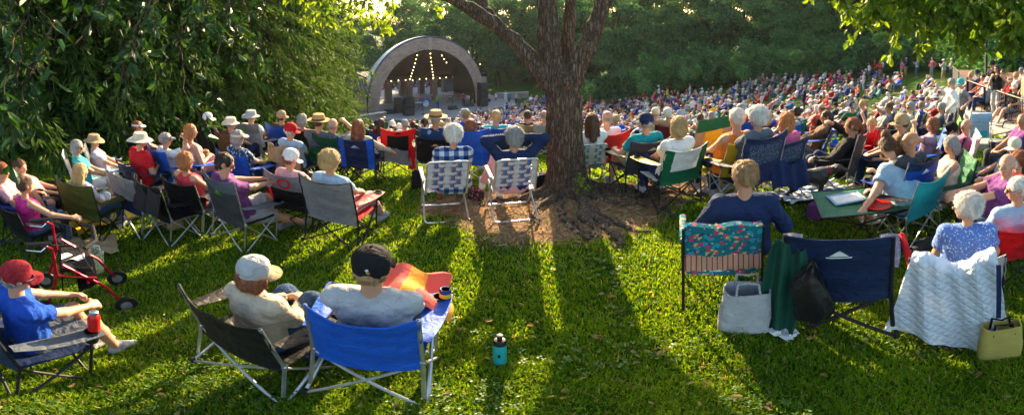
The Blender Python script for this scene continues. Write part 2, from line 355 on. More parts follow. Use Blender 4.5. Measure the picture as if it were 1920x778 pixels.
def joints(S):
    sc = S.get('size', 1.0); st = S.get('stand', False); f = S.get('female', False)
    hz = S.get('hz', .92 if st else .405); lean = math.radians(S.get('lean', 3 if st else 17)); side = math.radians(S.get('side', 0)); tw = math.radians(S.get('twist', 0))
    hip = Vector((0, 0, hz)); sp = Vector((sin(side), -sin(lean), cos(lean)*cos(side))); nb = hip+sp*.50
    R = Matrix.Rotation(tw, 3, 'Z'); sw = .158 if f else .178
    sh = [nb+R @ Vector((s*sw, 0, -.045)) for s in (-1, 1)]
    hl = math.radians(S.get('nod', 0)); hy = math.radians(S.get('turn', 0))
    up = Vector((sin(side)*.6, -sin(lean)*.35+S.get('crane', 0), 1)).normalized(); hc = nb+up*.185+Vector((0, .018, 0))
    HR = Matrix.Rotation(hy, 3, 'Z') @ Matrix.Rotation(-hl, 3, 'X') @ Matrix.Rotation(math.radians(S.get('tilt', 0)), 3, 'Y')
    am = ARMS[S.get('arms', 'lap')]; J = dict(hip=hip, nb=nb, sh=sh, hc=hc, HR=HR, sp=sp, sw=sw); el = []; wr = []
    for i, s in enumerate((-1, 1)):
        t = Vector(S['handL'] if i == 0 and 'handL' in S else S['handR'] if i == 1 and 'handR' in S else (s*am[i][0], am[i][1], am[i][2]+(0 if not st else .05)))+Vector((0, 0, hz))
        mode = S.get('arms', 'lap'); hint = (s*.9, -.3, .25) if mode == 'head' else (s*.6, -.35, -.8)
        if mode == 'brow' and i == 1: hint = (s, .2, -.3)
        e, w = two_bone(sh[i], t, .285, .25, hint); el.append(e); wr.append(w)
    J['el'] = el; J['wr'] = wr; J['hips'] = [hip+Vector((s*.088, 0, 0)) for s in (-1, 1)]; kn = []; an = []
    fd = S.get('legs', 'down'); F = dict(down=((.13,.46,.09),(.13,.50,.09)), out=((.12,.66,.09),(.14,.70,.09)), cross=((.10,.50,.09),(-.10,.62,.32)), wide=((.24,.42,.09),(.24,.42,.09)), tuck=((.12,.22,.09),(.12,.26,.09)), up=((.1,.42,.09),(.12,.36,.45)), cross2=((-.08,.66,.34),(.1,.5,.09)), recl=((.10,.74,.32),(.10,.70,.2)))[fd] if not st else ((.1,.03,.09),(.11,-.02,.09))
    for i, s in enumerate((-1, 1)):
        t = Vector((s*F[i][0], F[i][1], F[i][2]));
        if i == 0 and 'footL' in S: t = Vector(S['footL'])
        if i == 1 and 'footR' in S: t = Vector(S['footR'])
        k, a = two_bone(J['hips'][i], t, .43, .415, (s*.12, 1, .55) if not st else (0, 1, 0)); kn.append(k); an.append(a)
    J['kn'] = kn; J['an'] = an; return J
def torso_prims(S, J, g):
    fat = S.get('fat', 0); f = S.get('female', False); hip, nb, sp = J['hip'], J['nb'], J['sp']; w = .075 if not f else .066; tw = math.radians(S.get('twist', 0)); R = Matrix.Rotation(tw, 3, 'Z'); P = []
    rx = R @ Vector((1, 0, 0)); fy = Vector((0, 1, 0))
    waist = hip+sp*.18+fy*.01; chest = hip+sp*.36+fy*.012
    for s in (-1, 1):
        P.append(cone(hip+Vector((s*.08, 0, .02)), waist+Vector((s*(w-.01), 0, 0)), .115+g+fat*.03, .098+g+fat*.045))
        P.append(cone(waist+Vector((s*(w-.01), 0, 0)), chest+rx*s*w, .098+g+fat*.045, .108+g+fat*.02))
        P.append(cone(chest+rx*s*w, nb+rx*s*.07-sp*.085, .106+g+fat*.02, .078+g))
        P.append(cone(nb+rx*s*.03-sp*.035, J['sh'][(s+1)//2], .05+g, .054+g))
        if f: P.append(elli(chest+rx*s*.075+fy*.07+sp*.01, (.065+g, .06+g, .065+g)))
    if fat: P.append(elli(waist+fy*.06, (.13+fat*.06+g, .12+fat*.05+g, .14+g)))
    return P
def hand_prims(w, e, S, i, fine, grip=.5):
    d = (w-e).normalized(); s = -1 if i == 0 else 1
    nrm = Vector((-s*.55, .1, -.8)); nrm = (nrm-d*nrm.dot(d)).normalized(); side = d.cross(nrm).normalized()*(-s)  # side towards the thumb
    if side.x*s > 0: side = -side
    P = []; kn = w+d*.085
    for o in (-.024, 0, .024): P.append(cone(w+d*.015+side*o*.7, kn+side*o, .016, .0145))
    L = (.055, .068, .072, .062) if True else 0; offs = (-.031, -.011, .010, .030)
    for q in range(4):
        a = kn+side*offs[q]; c1 = (d*cos(.35+grip*.5)+nrm*sin(.35+grip*.5)); b = a+c1*L[q]*.55; c2 = (d*cos(.8+grip*.9)+nrm*sin(.8+grip*.9)); c = b+c2*L[q]*.5
        r = .0088 if fine else .0115
        P.append(cone(a, b, r+.001, r)); P.append(cone(b, c, r, r*.85))
    a = w+d*.03+side*.026; b = a+(d*.6+side*.75+nrm*.25).normalized()*.036; c = b+(d*.85+side*.25+nrm*.35).normalized()*.032
    P += [cone(a, b, .014, .0115), cone(b, c, .0115, .009)]
    return P
def body_parts(S, coarse=False, fine=False):
    """prims of every piece of a figure: body, shirt, trousers, shoes, hair"""
    J = joints(S); f = S.get('female', False); hc, HR = J['hc'], J['HR']; H = lambda x, y, z: hc+HR @ Vector((x, y, z)); M = [list(r) for r in HR]
    B = torso_prims(S, J, -.008)
    B += [elli(H(0,-.014,.032), (.075,.094,.086), M), elli(H(0,.022,-.03), (.058,.066,.078), M), cone(H(-.022,.052,-.085), H(.022,.052,-.085), .02, .02), cone(J['nb']-J['sp']*.05, H(0,-.02,-.05), .054 if not f else .046, .05 if not f else .043)]
    if not coarse:
        B += [cone(H(0,.086,.012), H(0,.104,-.022), .008, .0135), cone(H(-.032,.072,.026), H(.032,.072,.026), .014, .014), elli(H(.04,.058,-.02), (.024,.02,.024), M), elli(H(-.04,.058,-.02), (.024,.02,.024), M)]
        for s in (-1, 1): B += [elli(H(s*.079,-.008,.0), (.009,.019,.031), M), elli(H(s*.084,-.016,.008), (.006,.016,.022), M)]
    out = {}; SH = torso_prims(S, J, .013); g = .014
    slv = S.get('sleeve', 'short')
    if slv == 'none': SH = [p for k, p in enumerate(SH) if not (p[0] == 'c' and abs(p[3]-(.05+.013)) < 1e-6)]
    for i in (0, 1):
        sh, e, w = J['sh'][i], J['el'][i], J['wr'][i]; fa = 1+.25*S.get('fat', 0)
        B += [cone(sh, e, .05*fa, .040*fa), cone(e, w, .041*fa, .026)]
        B += hand_prims(w, e, S, i, fine, S.get('grip', .5)) if not coarse else [cone(w, w+(w-e).normalized()*.13, .03, .022)]
        if slv == 'short':
            t = sh.lerp(e, .62); nn = (e-sh).normalized(); SH.append(cone(sh, sh.lerp(e, .75), .064*fa, .066*fa, (t, nn)))
        elif slv == 'long': SH += [cone(sh, e, .066*fa, .055*fa), cone(e, w, .056*fa, .042, (e.lerp(w, .93), (w-e).normalized()))]
        hp, k, a = J['hips'][i], J['kn'][i], J['an'][i]
        B += [cone(hp, k, .083, .056), cone(k, k.lerp(a, .35), .055, .057), cone(k.lerp(a, .35), a, .057, .034)]
    lo_ = .18 if S.get('stand') else .0
    hemc = J['hip']-J['sp']*(.06+lo_*.3)
    if S.get('stand'): SH = [p[:5]+((hemc, V3((0, 0, -1))),) if p[0] == 'c' and p[5] is None else p for p in SH]
    out['shirt'] = (SH, .035)
    T = [cone(J['hips'][0], J['hips'][1], .122, .122)]; pt = S.get('pants', 'long')
    for i in (0, 1):
        hp, k, a = J['hips'][i], J['kn'][i], J['an'][i]; nn = (k-hp).normalized()
        if pt == 'shorts': T.append(cone(hp, k, .105, .088, (hp.lerp(k, .86), nn)))
        elif pt == 'skirt': T += [cone(hp, k, .115, .095), cone(k, k.lerp(a, .3), .09, .085, (k.lerp(a, .25), (a-k).normalized()))]
        else: T += [cone(hp, k, .102, .074), cone(k, a, .074, .058, (k.lerp(a, .95), (a-k).normalized()))]
    if pt == 'skirt': T.append(cone(J['hip'], (J['kn'][0]+J['kn'][1])/2, .11, .07))
    out['trousers'] = (T, .03)
    shoes = []; fwd = S.get('toe')
    for i in (0, 1):
        a, k = J['an'][i], J['kn'][i]; sd = (a-k).normalized(); fo = Vector((0, 1, 0)); fo = (fo-sd*fo.dot(sd)*.85).normalized(); heel = a+sd*.04-fo*.04; toe = a+sd*.05+fo*.16
        if a.z < .12: heel.z = max(.036, min(heel.z, .045)); toe.z = .032
        shoes.append([cone(heel, toe, .04, .034), cone(a, heel, .037, .04), cone(a+fo*.03, toe, .036, .03)]); B += [cone(a, toe, .032, .024)]
    out['shoe'] = shoes; out['body'] = (B, .022)
    hs = S.get('hair', 'short'); P = []; subs = [elli(H(0,.105,-.035), (.068,.085,.105), M)]
    if hs not in ('bald', 'fringe'): P.append(elli(H(0,-.02,.04), (.087,.104,.090), M))
    if hs == 'short': P.append(elli(H(0,-.045,-.005), (.079,.066,.062), M))
    elif hs == 'fringe': P += [elli(H(0,-.04,-.0), (.084,.076,.05), M)]; subs.append(elli(H(0,.0,.10), (.12,.12,.07), M))
    elif hs == 'bob': P += [elli(H(s*.066,-.015,-.04), (.034,.06,.085), M) for s in (-1, 1)]+[elli(H(0,-.06,-.035), (.082,.058,.095), M)]
    elif hs == 'long': P += [cone(H(s*.062,-.03,0), H(s*.075,-.045,-.2), .045, .04) for s in (-1, 1)]+[cone(H(0,-.065,0), H(0,-.095,-.24), .07, .055)]
    elif hs == 'fluffy': P += [elli(H(0,-.022,.035), (.106,.118,.106), M), elli(H(0,-.06,-.03), (.085,.065,.06), M)]
    elif hs == 'bun': P += [elli(H(0,-.05,.0), (.084,.07,.07), M), elli(H(0,-.075,.135), (.052,.05,.05), M)]
    elif hs == 'pony': P += [elli(H(0,-.04,.0), (.082,.07,.06), M), cone(H(0,-.11,.04), H(0,-.15,-.02), .025, .032), cone(H(0,-.15,-.02), H(0,-.13,-.15), .03, .016)]
    if S.get('beard'): P.append(elli(H(0,.035,-.075), (.058,.06,.045), M)); subs = [elli(H(0,.095,0), (.05,.06,.06), M)]
    out['hair'] = (P, .02, subs) if P else None; out['J'] = J; return out
def hair_post(hc, n, L, curly, hat=False):
    def f(P, Q):
        vn = vnormals(P, Q); T = None; P = P+vn*(.0035*np.sin(P@np.array([90, 70, 60.]))+.003*np.sin(P@np.array([-60, 110, 80.])))[:, None]
        k = rng.integers(0, len(P), n)
        if hat:
            ok = np.nonzero(P[:, 2] < hc[2]-.02)[0]; k = ok[rng.integers(0, len(ok), n)] if len(ok) else k; up_ = P[:, 2] > hc[2]+.0; P[up_] -= vn[up_]*.008
        b = P[k]; nn = vn[k]
        dn = np.array([0, -.25, -1.0]); t = dn-nn*(nn@dn)[:, None]; t /= np.linalg.norm(t, axis=1)[:, None]+1e-6
        dr = nn*(.55 if curly else .2)+t+rng.normal(size=(n, 3))*(.6 if curly else .25); dr /= np.linalg.norm(dr, axis=1)[:, None]
        sd = np.cross(dr, nn); sd /= np.linalg.norm(sd, axis=1)[:, None]+1e-6; l = L*rng.uniform(.5, 1.2, n)[:, None]; w = .0016
        off = b-nn*.002; V = np.concatenate([off-sd*w, off+sd*w, off+dr*l], 0); m = np.arange(n)+len(P)
        return np.concatenate([P, V]), Q, np.stack([m, m+n, m+2*n], 1)
    return f
def head_M(J): M = J['HR'].to_4x4(); M.translation = J['hc']; return M
def add_hat(S, J, par):
    kind = S.get('hat');
    if not kind: return
    M = head_M(J); c1 = S.get('hatc', 'white'); X = lambda x, y, z: M @ Vector((x, y, z)); R3 = J['HR']
    if kind in ('cap', 'backcap'):
        s = -1 if kind == 'backcap' else 1
        mb = MB(); prof = [(.086,-.028),(.093,-.005),(.097,.03),(.097,.055),(.090,.082),(.074,.106),(.048,.124),(.02,.132),(.002,.134)]
        mb.lathe(prof, 28, X(0,-.012,.012), 0, 1, 1.12, R3); h = mb.build('cap_crown', cloth(c1), par)
        h.name = 'hat'
        b = MB()
        def br(u, v):
            a = (u-.5)*2.1; r0 = .092; w = .078*math.sqrt(max(0, 1-(2*u-1)**2*.85)); r = r0+w*v
            return X(sin(a)*r*.98, s*(cos(a)*r*1.1)-.012, .012-.02*v*1.0-.02*(2*u-1)**2)
        b.grid(br, 14, 4, .004); b.build('brim', cloth(S.get('brimc', c1)), h)
        k = MB(); k.ell(X(0,-.012,.147), (.008,.008,.005)); k.build('button', cloth(c1), h)
        if S.get('strap', True):
            q = MB(); q.grid(lambda u, v: X(sin((u-.5)*.75)*.100, -s*(cos((u-.5)*.75)*.113)-.012, -.012+.036*v*math.sqrt(max(0, 1-(2*u-1)**2))), 10, 3, .002); q.build('strap_opening', hairm(S.get('hairc', 'brown')) if kind == 'cap' else S['_skin'], h)
        if S.get('emblem'): e = MB(); e.box(X(0, s*-.115-.012 if kind == 'cap' else -.118, .06), (.012, .006, .012), (0, .78, 0)); e.build('emblem', cloth('white'), h)
    elif kind in ('boonie', 'bucket', 'straw'):
        mb = MB(); st = kind == 'straw'; br = S.get('brimw', .075 if not st else .085)
        prof = [(.094,.02),(.098,.05),(.094,.09),(.082,.118 if not st else .125),(.05,.126 if not st else .135),(.004,.122 if not st else .118)]
        m = cloth(c1) if not st else mat('straw', (.5,.34,.15), .8, 0, .2, .9, 120, .25, 60)
        mb.lathe(prof, 28, X(0,-.012,.0), 0, 1, 1.14, R3); h = mb.build('hat', m, par)
        b = MB(); dr = .03 if not st else -.004
        b.grid(lambda u, v: X(sin(u*2*PI)*(.092+br*v), cos(u*2*PI)*(.105+br*v)-.012, .03-dr*v*v*(1+.5*cos(4*PI*u))+.008*v*sin(u*6*PI)*(.4 if st else 1)), 36, 4, .003); b.build('brim', m, h)
        q = MB(); q.grid(lambda u, v: X(sin(u*2*PI)*.1, cos(u*2*PI)*.1135-.012, .03+v*.03), 28, 1, .003); q.build('hat_band', cloth(S.get('band', 'brown' if st else c1)), h)
    elif kind == 'visor':
        q = MB(); q.grid(lambda u, v: X(sin(u*2*PI)*.095, cos(u*2*PI)*.108-.012, .03+v*.035), 28, 1, .003); h = q.build('hat', cloth(c1), par)
        b = MB(); b.grid(lambda u, v: X(sin((u-.5)*2)*(.095+.075*v*math.sqrt(max(0, 1-(2*u-1)**2*.85))), cos((u-.5)*2)*(.108+.075*v)-.012, .035-.02*v), 12, 3, .003); b.build('brim', cloth(c1), h)
NPEOPLE = []
def person(loc, rz, S, Spx, label, group=None, cat='person'):
    fine = Spx > 230; h = .0085 if Spx > 230 else .0125 if Spx > 150 else .016 if Spx > 105 else .021
    D = body_parts(S, fine=fine); J = D['J']; sk = {1: SKIN, 2: SKIN2, 3: SKIN3}[S.get('skin', 1)]; S['_skin'] = sk
    o = solid('person', D['body'][0], sk, h, D['body'][1]); o.location = loc; o.rotation_euler[2] = rz; s = S.get('size', 1); o.scale = (s, s, s)
    tag(o, label, cat, group)
    if S.get('sleeve') == 'none' or True:
        sh = solid('shirt', D['shirt'][0], cloth(S.get('shirt', 'grey')), h, D['shirt'][1], parent=o, folds=.0028)
    solid('trousers', D['trousers'][0], cloth(S.get('pc', 'navy')), h*1.15, D['trousers'][1], parent=o, folds=.0025)
    for p in D['shoe']: solid('shoe', p, cloth(S.get('shoes', 'lgrey')), max(h, .011), .02, parent=o)
    if D['hair']:
        st = S['hair'] if 'hair' in S else 'short'
        n = 12000 if Spx > 230 else 6000 if Spx > 130 else 2500
        solid('hair', D['hair'][0], hairm(S.get('hairc', 'brown')), min(h, .014), .02, D['hair'][2], o, post=hair_post(J['hc'], n, .028 if st in ('short', 'fluffy', 'fringe') else .04, st == 'fluffy', bool(S.get('hat')) and S.get('hat') != 'visor'))
    M = head_M(J); X = lambda x, y, z: M @ Vector((x, y, z)); R3 = J['HR']
    if Spx > 75:
        for s_ in (-1, 1):
            e = MB(); e.ell(X(s_*.030, .073, .006), (.013, .011, .009), 0, 10, R3); e.ell(X(s_*.030, .0815, .006), (.0065, .005, .0065), 1, 8, R3); e.build('eye', [mat('eye_white', (.6,.58,.55), .3), mat('eye_dark', (.03,.02,.015), .2)], o)
        e = MB(); e.ell(X(0, .082, -.052), (.022, .010, .0045), 0, 10, R3); e.ell(X(0, .081, -.060), (.018, .010, .005), 0, 10, R3); e.build('mouth', mat('lips', (.36,.11,.09), .5), o)
    if S.get('glasses'):
        g = MB(); gm = mat('lens_dark', (.01,.01,.012), .1) if S['glasses'] == 'sun' else mat('lens_clear', (.35,.38,.4), .1)
        for s_ in (-1, 1):
            g.grid(lambda u, v: X(s_*.034+(u-.5)*.046, .098-.012*abs(u-.5 if s_ < 0 else u-.5), .004+(v-.5)*.034), 3, 3, .003, 0 if S['glasses'] == 'sun' else 1)
            g.tube([X(s_*.058, .093, .010), X(s_*.080, .05, .010), X(s_*.083, -.01, .006)], .0028, 6, 1)
        g.tube([X(-.012, .1, .012), X(.012, .1, .012)], .0025, 6, 1); g.build('glasses', [gm, PLAS if S['glasses'] == 'sun' else STEEL], o)
    add_hat(S, J, o)
    NPEOPLE.append(o); return o, J
# ------------------------------------------------------------------ camp chairs
def camp_chair(loc, rz, Cc, label, group='folding chairs on the lawn', cat='chair', size=1.0):
    """folding camp chair; Cc: fab, seat, band, side, frame, w, hb (back top), lean, top (concave / straight / convex), cup"""
    g = Cc.get; w = g('w', .54)/2*1.06; hs = g('hs', .40); hb = g('hb', .86)+.06; ln = g('lean', .17); fr = g('frame', BLKM); fab = nylon(g('fab', 'blue')); seatc = nylon(g('seat', g('fab', 'blue'))); r = g('r', .009)
    root = empty('camp_chair', loc, rz, label, cat, group); root.scale = (size,)*3
    yf, yb = .24, -.20; fy = .25; by = -.25; fw = w+.03
    tz_ = .0
    # legs: two tubes meet at each foot
    feet = {(sx, sy): Vector((sx*fw, fy if sy > 0 else by, .012)) for sx in (-1, 1) for sy in (-1, 1)}
    top = {(sx, sy): Vector((sx*w, yf if sy > 0 else yb, hs if sy > 0 else hs-.02)) for sx in (-1, 1) for sy in (-1, 1)}
    for (sx, sy), f in feet.items():
        mb = MB(); mb.tube([f, top[(-sx, sy)]], r); mb.tube([f+Vector((0, 0, .004)), top[(sx, -sy)]], r)
        l = mb.build('leg', fr, root); k = MB(); k.lathe([(.016, 0), (.02, .008), (.017, .03), (.012, .045)], 10, f-Vector((0, 0, .012))); k.build('foot', PLAS, l)
    for sx in (-1, 1):
        a = Vector((sx*(w+.012), by+.02, .10)); b = Vector((sx*(w+.004), yb-.01, hs)); t = Vector((sx*w, yb-ln, hb))
        mb = MB(); mb.tube([a, b, t], r*1.05); mb.rbox(b, (.028, .03, .035), .006); mb.build('back_pole', fr, root)
        p = Vector((sx*(w+.015), yf, hs)); mb = MB(); mb.tube([Vector((sx*(w+.015), fy-.02, .10)), p, Vector((sx*(w+.02), yf-.02, hs+.19))], r); mb.rbox(p, (.028, .03, .035), .006); mb.build('arm_post', fr, root)
    sg = g('sag', .05)
    def seat(u, v): return Vector(((u-.5)*2*w, yb+(yf-yb)*v+.0, hs-.01-sg*4*u*(1-u)*(.55+.45*sin(PI*min(1, v+.15)))+.01*sin(v*9+u*5)*.4))
    s = MB(); s.grid(seat, 12, 12, .004); s.build('seat', seatc, root)
    tp = g('top', 'concave'); z0 = hs-.06
    def back(u, v):
        hz = z0+(hb-z0)*v; k = v; cur = 4*u*(1-u); y = yb-.005-ln*(max(0, (hz-hs))/(hb-hs))-g('bsag', .05)*cur*(.9-.25*v)
        if tp == 'concave': hz -= .055*cur*v*v
        elif tp == 'convex': hz += .05*cur*v*v
        x = (u-.5)*2*w*(1+.02*sin(v*3))
        return Vector((x+.003*sin(v*30), y+.006*sin(u*13+v*7)*v*cur+.004*sin(v*22+u*4), hz))
    bd = g('band'); sd = g('side'); lo = g('low')
    def mf(u, v):
        if bd and v > 1-g('bandh', .2): return 1
        if sd and (u < g('sidew', .17) or u > 1-g('sidew', .17)): return 2
        if lo and v < .4: return 3
        if g('hole') and .12 < u < .88 and .42 < v < .86: return 4
        return 0
    mats = [fab, nylon(bd or 'black'), nylon(sd or 'black'), nylon(lo or 'black'), cloth('net') if 'net' in MATS else fab]
    b = MB(); b.grid(back, 16, 16, .004, 0, mf); bk = b.build('backrest', mats, root)
    # edge binding
    e = MB(); e.tube([back(0, v/10)+Vector((0, -.003, 0)) for v in range(10)]+[back(u/16, 1)+Vector((0, .002, 0)) for u in range(17)]+[back(1, 1-v/10)+Vector((0, -.003, 0)) for v in range(1, 11)], .006, 6); e.build('piping', nylon(g('pipe', bd or g('fab', 'blue'))), bk)
    if g('logo'):
        lc, shp = g('logo'); q = MB(); p0 = lambda u, v: back(u, v)+Vector((0, -.009, 0)); cv = g('logov', .78)
        if shp == 'ring':
            q.grid(lambda a, b_: p0(.5+cos(a*2*PI)*(.10+.05*b_), cv-.06+sin(a*2*PI)*(.105+.05*b_)), 20, 1, .002)
        elif shp == 'tri':
            q.grid(lambda a, b_: p0(.5+(a-.5)*.18*(1-b_*.95), cv-.02+.075*b_), 4, 3, .002); q.grid(lambda a, b_: p0(.5+(a-.5)*.24, cv-.045+.012*b_), 4, 1, .002)
        elif shp == 'swoosh':
            q.grid(lambda a, b_: p0(.38+.24*a, cv+.03*sin(a*PI)+.028*b_*sin(a*PI)), 8, 1, .002)
        elif shp == 'text':
            for i_, wd in enumerate((.05, .03, .045, .03, .05, .03)): q.grid(lambda a, b_: p0(.3+i_*.068+a*wd, cv+.035*b_), 2, 1, .002)
            q.grid(lambda a, b_: p0(.3+.4*a, cv-.03+.012*b_), 4, 1, .002)
        q.build('logo', cloth(lc), bk)
    if g('arms', True):
        for sx in (-1, 1):
            A = Vector((sx*(w+.005), yb-.06, hs+.235)); B = Vector((sx*(w+.03), yf+.03, hs+.195))
            def arm(u, v):
                p = A.lerp(B, v); wd = .035+.03*v+.012*sin(v*PI); sgv = -.015*sin(PI*v)
                return Vector((p.x+(u-.5)*2*wd+sx*.012*v, p.y, p.z+sgv-.008*abs(2*u-1)))
            m = MB(); m.grid(arm, 4, 10, .006); am = m.build('armrest', nylon(g('armc', g('fab', 'blue'))), root)
            if g('cup', True) and (sx == g('cupside', sx)):
                q = MB(); c = B+Vector((sx*.012, -.05, 0)); q.lathe([(.043, .004), (.046, 0), (.040, -.09), (.002, -.095)], 14, c); q.lathe([(.046, .008), (.046, 0), (.038, .0), (.038, .008)], 14, c); q.build('cup_holder', nylon(g('cupc', 'black')), am)
    return root
def web_chair(loc, rz, cols, label, group='woven aluminium lawn chairs', size=1.0):
    """aluminium tube lawn chair with woven webbing; cols = (light, a, b, c) strap materials"""
    root = empty('lawn_chair', loc, rz, label, 'chair', group); root.scale = (size,)*3; w = .24; r = .0125; hs = .40
    def bent(pts, rad=.06):
        out = []
        P = [Vector(p) for p in pts]
        for i, p in enumerate(P):
            if i in (0, len(P)-1): out.append(p); continue
            a = (P[i-1]-p).normalized()*rad+p; b = (P[i+1]-p).normalized()*rad+p
            for t in (0, .25, .5, .75, 1): out.append(a*(1-t)**2+p*2*t*(1-t)+b*t*t)
        return out
    mb = MB(); mb.tube(bent([(-w,.22,hs),(-w-.02,-.30,.012),(w+.02,-.30,.012),(w,.22,hs)]), r, 10); mb.build('rear_leg_frame', ALU, root)
    mb = MB(); mb.tube(bent([(-w-.02,-.18,hs+.16),(-w-.03,.24,.012),(w+.03,.24,.012),(w+.02,-.18,hs+.16)]), r, 10); mb.build('front_leg_frame', ALU, root)
    mb = MB(); mb.tube(bent([(-w,-.2,hs-.03),(-w,-.38,hs+.46),(w,-.38,hs+.46),(w,-.2,hs-.03)], .05), r, 10); bf = mb.build('back_frame', ALU, root)
    mb = MB(); mb.tube(bent([(-w,-.2,hs-.03),(-w,.24,hs),(w,.24,hs),(w,-.2,hs-.03)], .04), r, 10); mb.build('seat_frame', ALU, root)
    for s in (-1, 1):
        m = MB(); m.rbox((s*(w+.03), .0, hs+.19), (.045, .42, .022), .009); m.build('armrest', mat('white_plastic', (.7,.7,.68), .4), root)
        m = MB(); m.tube([(s*(w+.02), -.18, hs+.18), (s*(w+.02), -.28, hs+.2)], r, 8); m.build('arm_bracket', ALU, root)
    def webbing(name, O, U, Vv, par):        # O corner, U across, V along
        O, U, Vv = Vector(O), Vector(U), Vector(Vv); n = U.cross(Vv).normalized(); m = MB(); nx, ny = 7, 6
        for i in range(nx):
            c = (i+.5)/nx; wd = .82/nx; mi = (1, 2, 0, 0, 0, 1, 2)[i] if len(cols) > 1 else 0
            for (o, f, k) in ((-.5, .16, 1), (-.34, .58, 2), (.24, .12, 3), (.36, .14, 1)) if i in (1, 2, 4, 5) else ((-.5, 1, 0),):
                m.grid(lambda u, v: O+U*(c+wd*(o+f*u))+Vv*v+n*(.005*sin((v*ny+i)*PI)), 1, 30, .0015, k)
        for j in range(ny):
            c = (j+.5)/ny; wd = .66/ny
            m.grid(lambda u, v: O+U*v+Vv*(c+wd*(u-.5))+n*(-.005*sin((v*nx+j+.0)*PI+0)), 1, 35, .0015, 0)
        m.build(name, [cloth(q) if isinstance(q, str) else q for q in cols], par)
    webbing('backrest', (-w+.005, -.225, hs+.06), (2*w-.01, 0, 0), (0, -.155, .385), bf)
    webbing('seat', (-w+.005, -.17, hs-.015), (2*w-.01, 0, 0), (0, .38, .005), root)
    return root
def crowd_chair_mesh(back=True):
    mb = MB(); w = .25
    for sx in (-1, 1):
        mb.tube([(sx*w, .22, .0), (sx*w*-1, .22, .38)], .012, 5, 1); mb.tube([(sx*w, -.22, .0), (-sx*w, -.22, .38)], .012, 5, 1); mb.tube([(sx*w, -.2, .1), (sx*w, -.2, .4), (sx*w, -.34, .82)], .012, 5, 1); mb.tube([(sx*w, .22, .1), (sx*w, .22, .58)], .012, 5, 1)
        mb.box((sx*(w+.02), 0, .59), (.07, .46, .015), m=0)
    mb.grid(lambda u, v: ((u-.5)*2*w, -.2+.42*v, .38-.04*4*u*(1-u)), 4, 2, .01, 0)
    mb.grid(lambda u, v: ((u-.5)*2*w, -.2-.14*v-.03*4*u*(1-u), .34+(.48-.04*4*u*(1-u))*v), 4, 3, .01, 0)
    return mb
# ------------------------------------------------------------------ ground
TREE = Vector((*polar(1058, 5.55), 0)); TREE.z = tz(TREE.x, TREE.y)
def vnoise(x, y, s=1.0, seed=0):
    x = np.asarray(x)*s; y = np.asarray(y)*s; r = np.random.default_rng(seed); a = 0
    for i in range(7):
        th = r.uniform(0, 2*PI); f = r.uniform(.6, 2.2); a = a+np.sin(x*np.cos(th)*f+y*np.sin(th)*f+r.uniform(0, 6)+1.3*np.sin(y*f*.7+x*.3+i))
    return a/7
def dirt(x, y):                                   # 1 on the bare earth round the tree
    dx = x-TREE.x; dy = y-TREE.y
    e1 = np.hypot((dx+.10)/1.55, (dy+.45)/1.25); e2 = np.hypot((dx-1.35)/1.85, (dy+.18)/.62); e3 = np.hypot((dx+1.1)/.7, (dy+.35)/.55)
    e = np.minimum(np.minimum(e1, e2), e3)+.16*vnoise(x, y, 4, 3)+.07*vnoise(x, y, 13, 4)
    return np.clip((1.05-e)/.22, 0, 1)
def bumpz(x, y): return .012*vnoise(x, y, 3, 8)+.006*vnoise(x, y, 11, 9)*1.0
na = 620; ds = np.concatenate([[.05, .4, .8], np.geomspace(1.1, 14, 190), np.geomspace(14.3, 420, 110)])
azs = np.concatenate([np.linspace(-PI, -1.45, 60, endpoint=False), np.linspace(-1.45, 1.45, na), np.linspace(1.45, PI, 61)[1:-1]])
A, D = np.meshgrid(azs, ds, indexing='ij'); GX = D*np.sin(A); GY = D*np.cos(A)
nA, nD = A.shape; DI = dirt(GX, GY)
hum = DI*(.015*vnoise(GX, GY, 9, 21)+.012*vnoise(GX, GY, 23, 22)+.03*np.exp(-((np.hypot(GX-TREE.x, GY-TREE.y)-.2)/.45)**2))
GZ = terrain(GX, GY)+np.where(D < 14, bumpz(GX, GY), 0)+hum
i, j = np.meshgrid(np.arange(nA), np.arange(nD-1), indexing='ij'); i2 = (i+1) % nA
Q = np.stack([i*nD+j, i*nD+j+1, i2*nD+j+1, i2*nD+j], -1).reshape(-1, 4)
m, t, o = nt('lawn_ground'); L = t.links.new; tc = N(t, 'ShaderNodeTexCoord'); v = tc.outputs['Object']
at_ = N(t, 'ShaderNodeAttribute'); at_.attribute_name = 'bare'
n1 = N(t, 'ShaderNodeTexNoise', Scale=1.2, Detail=6); n2 = N(t, 'ShaderNodeTexNoise', Scale=30.0, Detail=6); n3 = N(t, 'ShaderNodeTexNoise', Scale=110.0, Detail=3)
for n in (n1, n2, n3): L(v, n.inputs['Vector'])
cr = N(t, 'ShaderNodeValToRGB'); cr.color_ramp.elements[0].position = .35; cr.color_ramp.elements[0].color = (.018, .05, .006, 1); cr.color_ramp.elements[1].position = .65; cr.color_ramp.elements[1].color = (.05, .12, .012, 1); L(n2.outputs[0], cr.inputs[0])
ce = N(t, 'ShaderNodeValToRGB'); e = ce.color_ramp.elements; e[0].position = .35; e[0].color = (.10, .055, .028, 1); e[1].position = .62; e[1].color = (.38, .24, .13, 1); L(n2.outputs[0], ce.inputs[0])
ce2 = mixc(t, L, n1.outputs[0], ce.outputs[0], (.26, .15, .08)); mx = mixc(t, L, at_.outputs['Fac'], cr.outputs[0], ce2)
p = N(t, 'ShaderNodeBsdfPrincipled', Roughness=.95); p.inputs['Specular IOR Level'].default_value = .1; L(mx, p.inputs['Base Color'])
b = N(t, 'ShaderNodeBump', Strength=.9, Distance=.03); L(n3.outputs[0], b.inputs['Height']); L(b.outputs[0], p.inputs['Normal']); L(p.outputs[0], o.inputs[0])
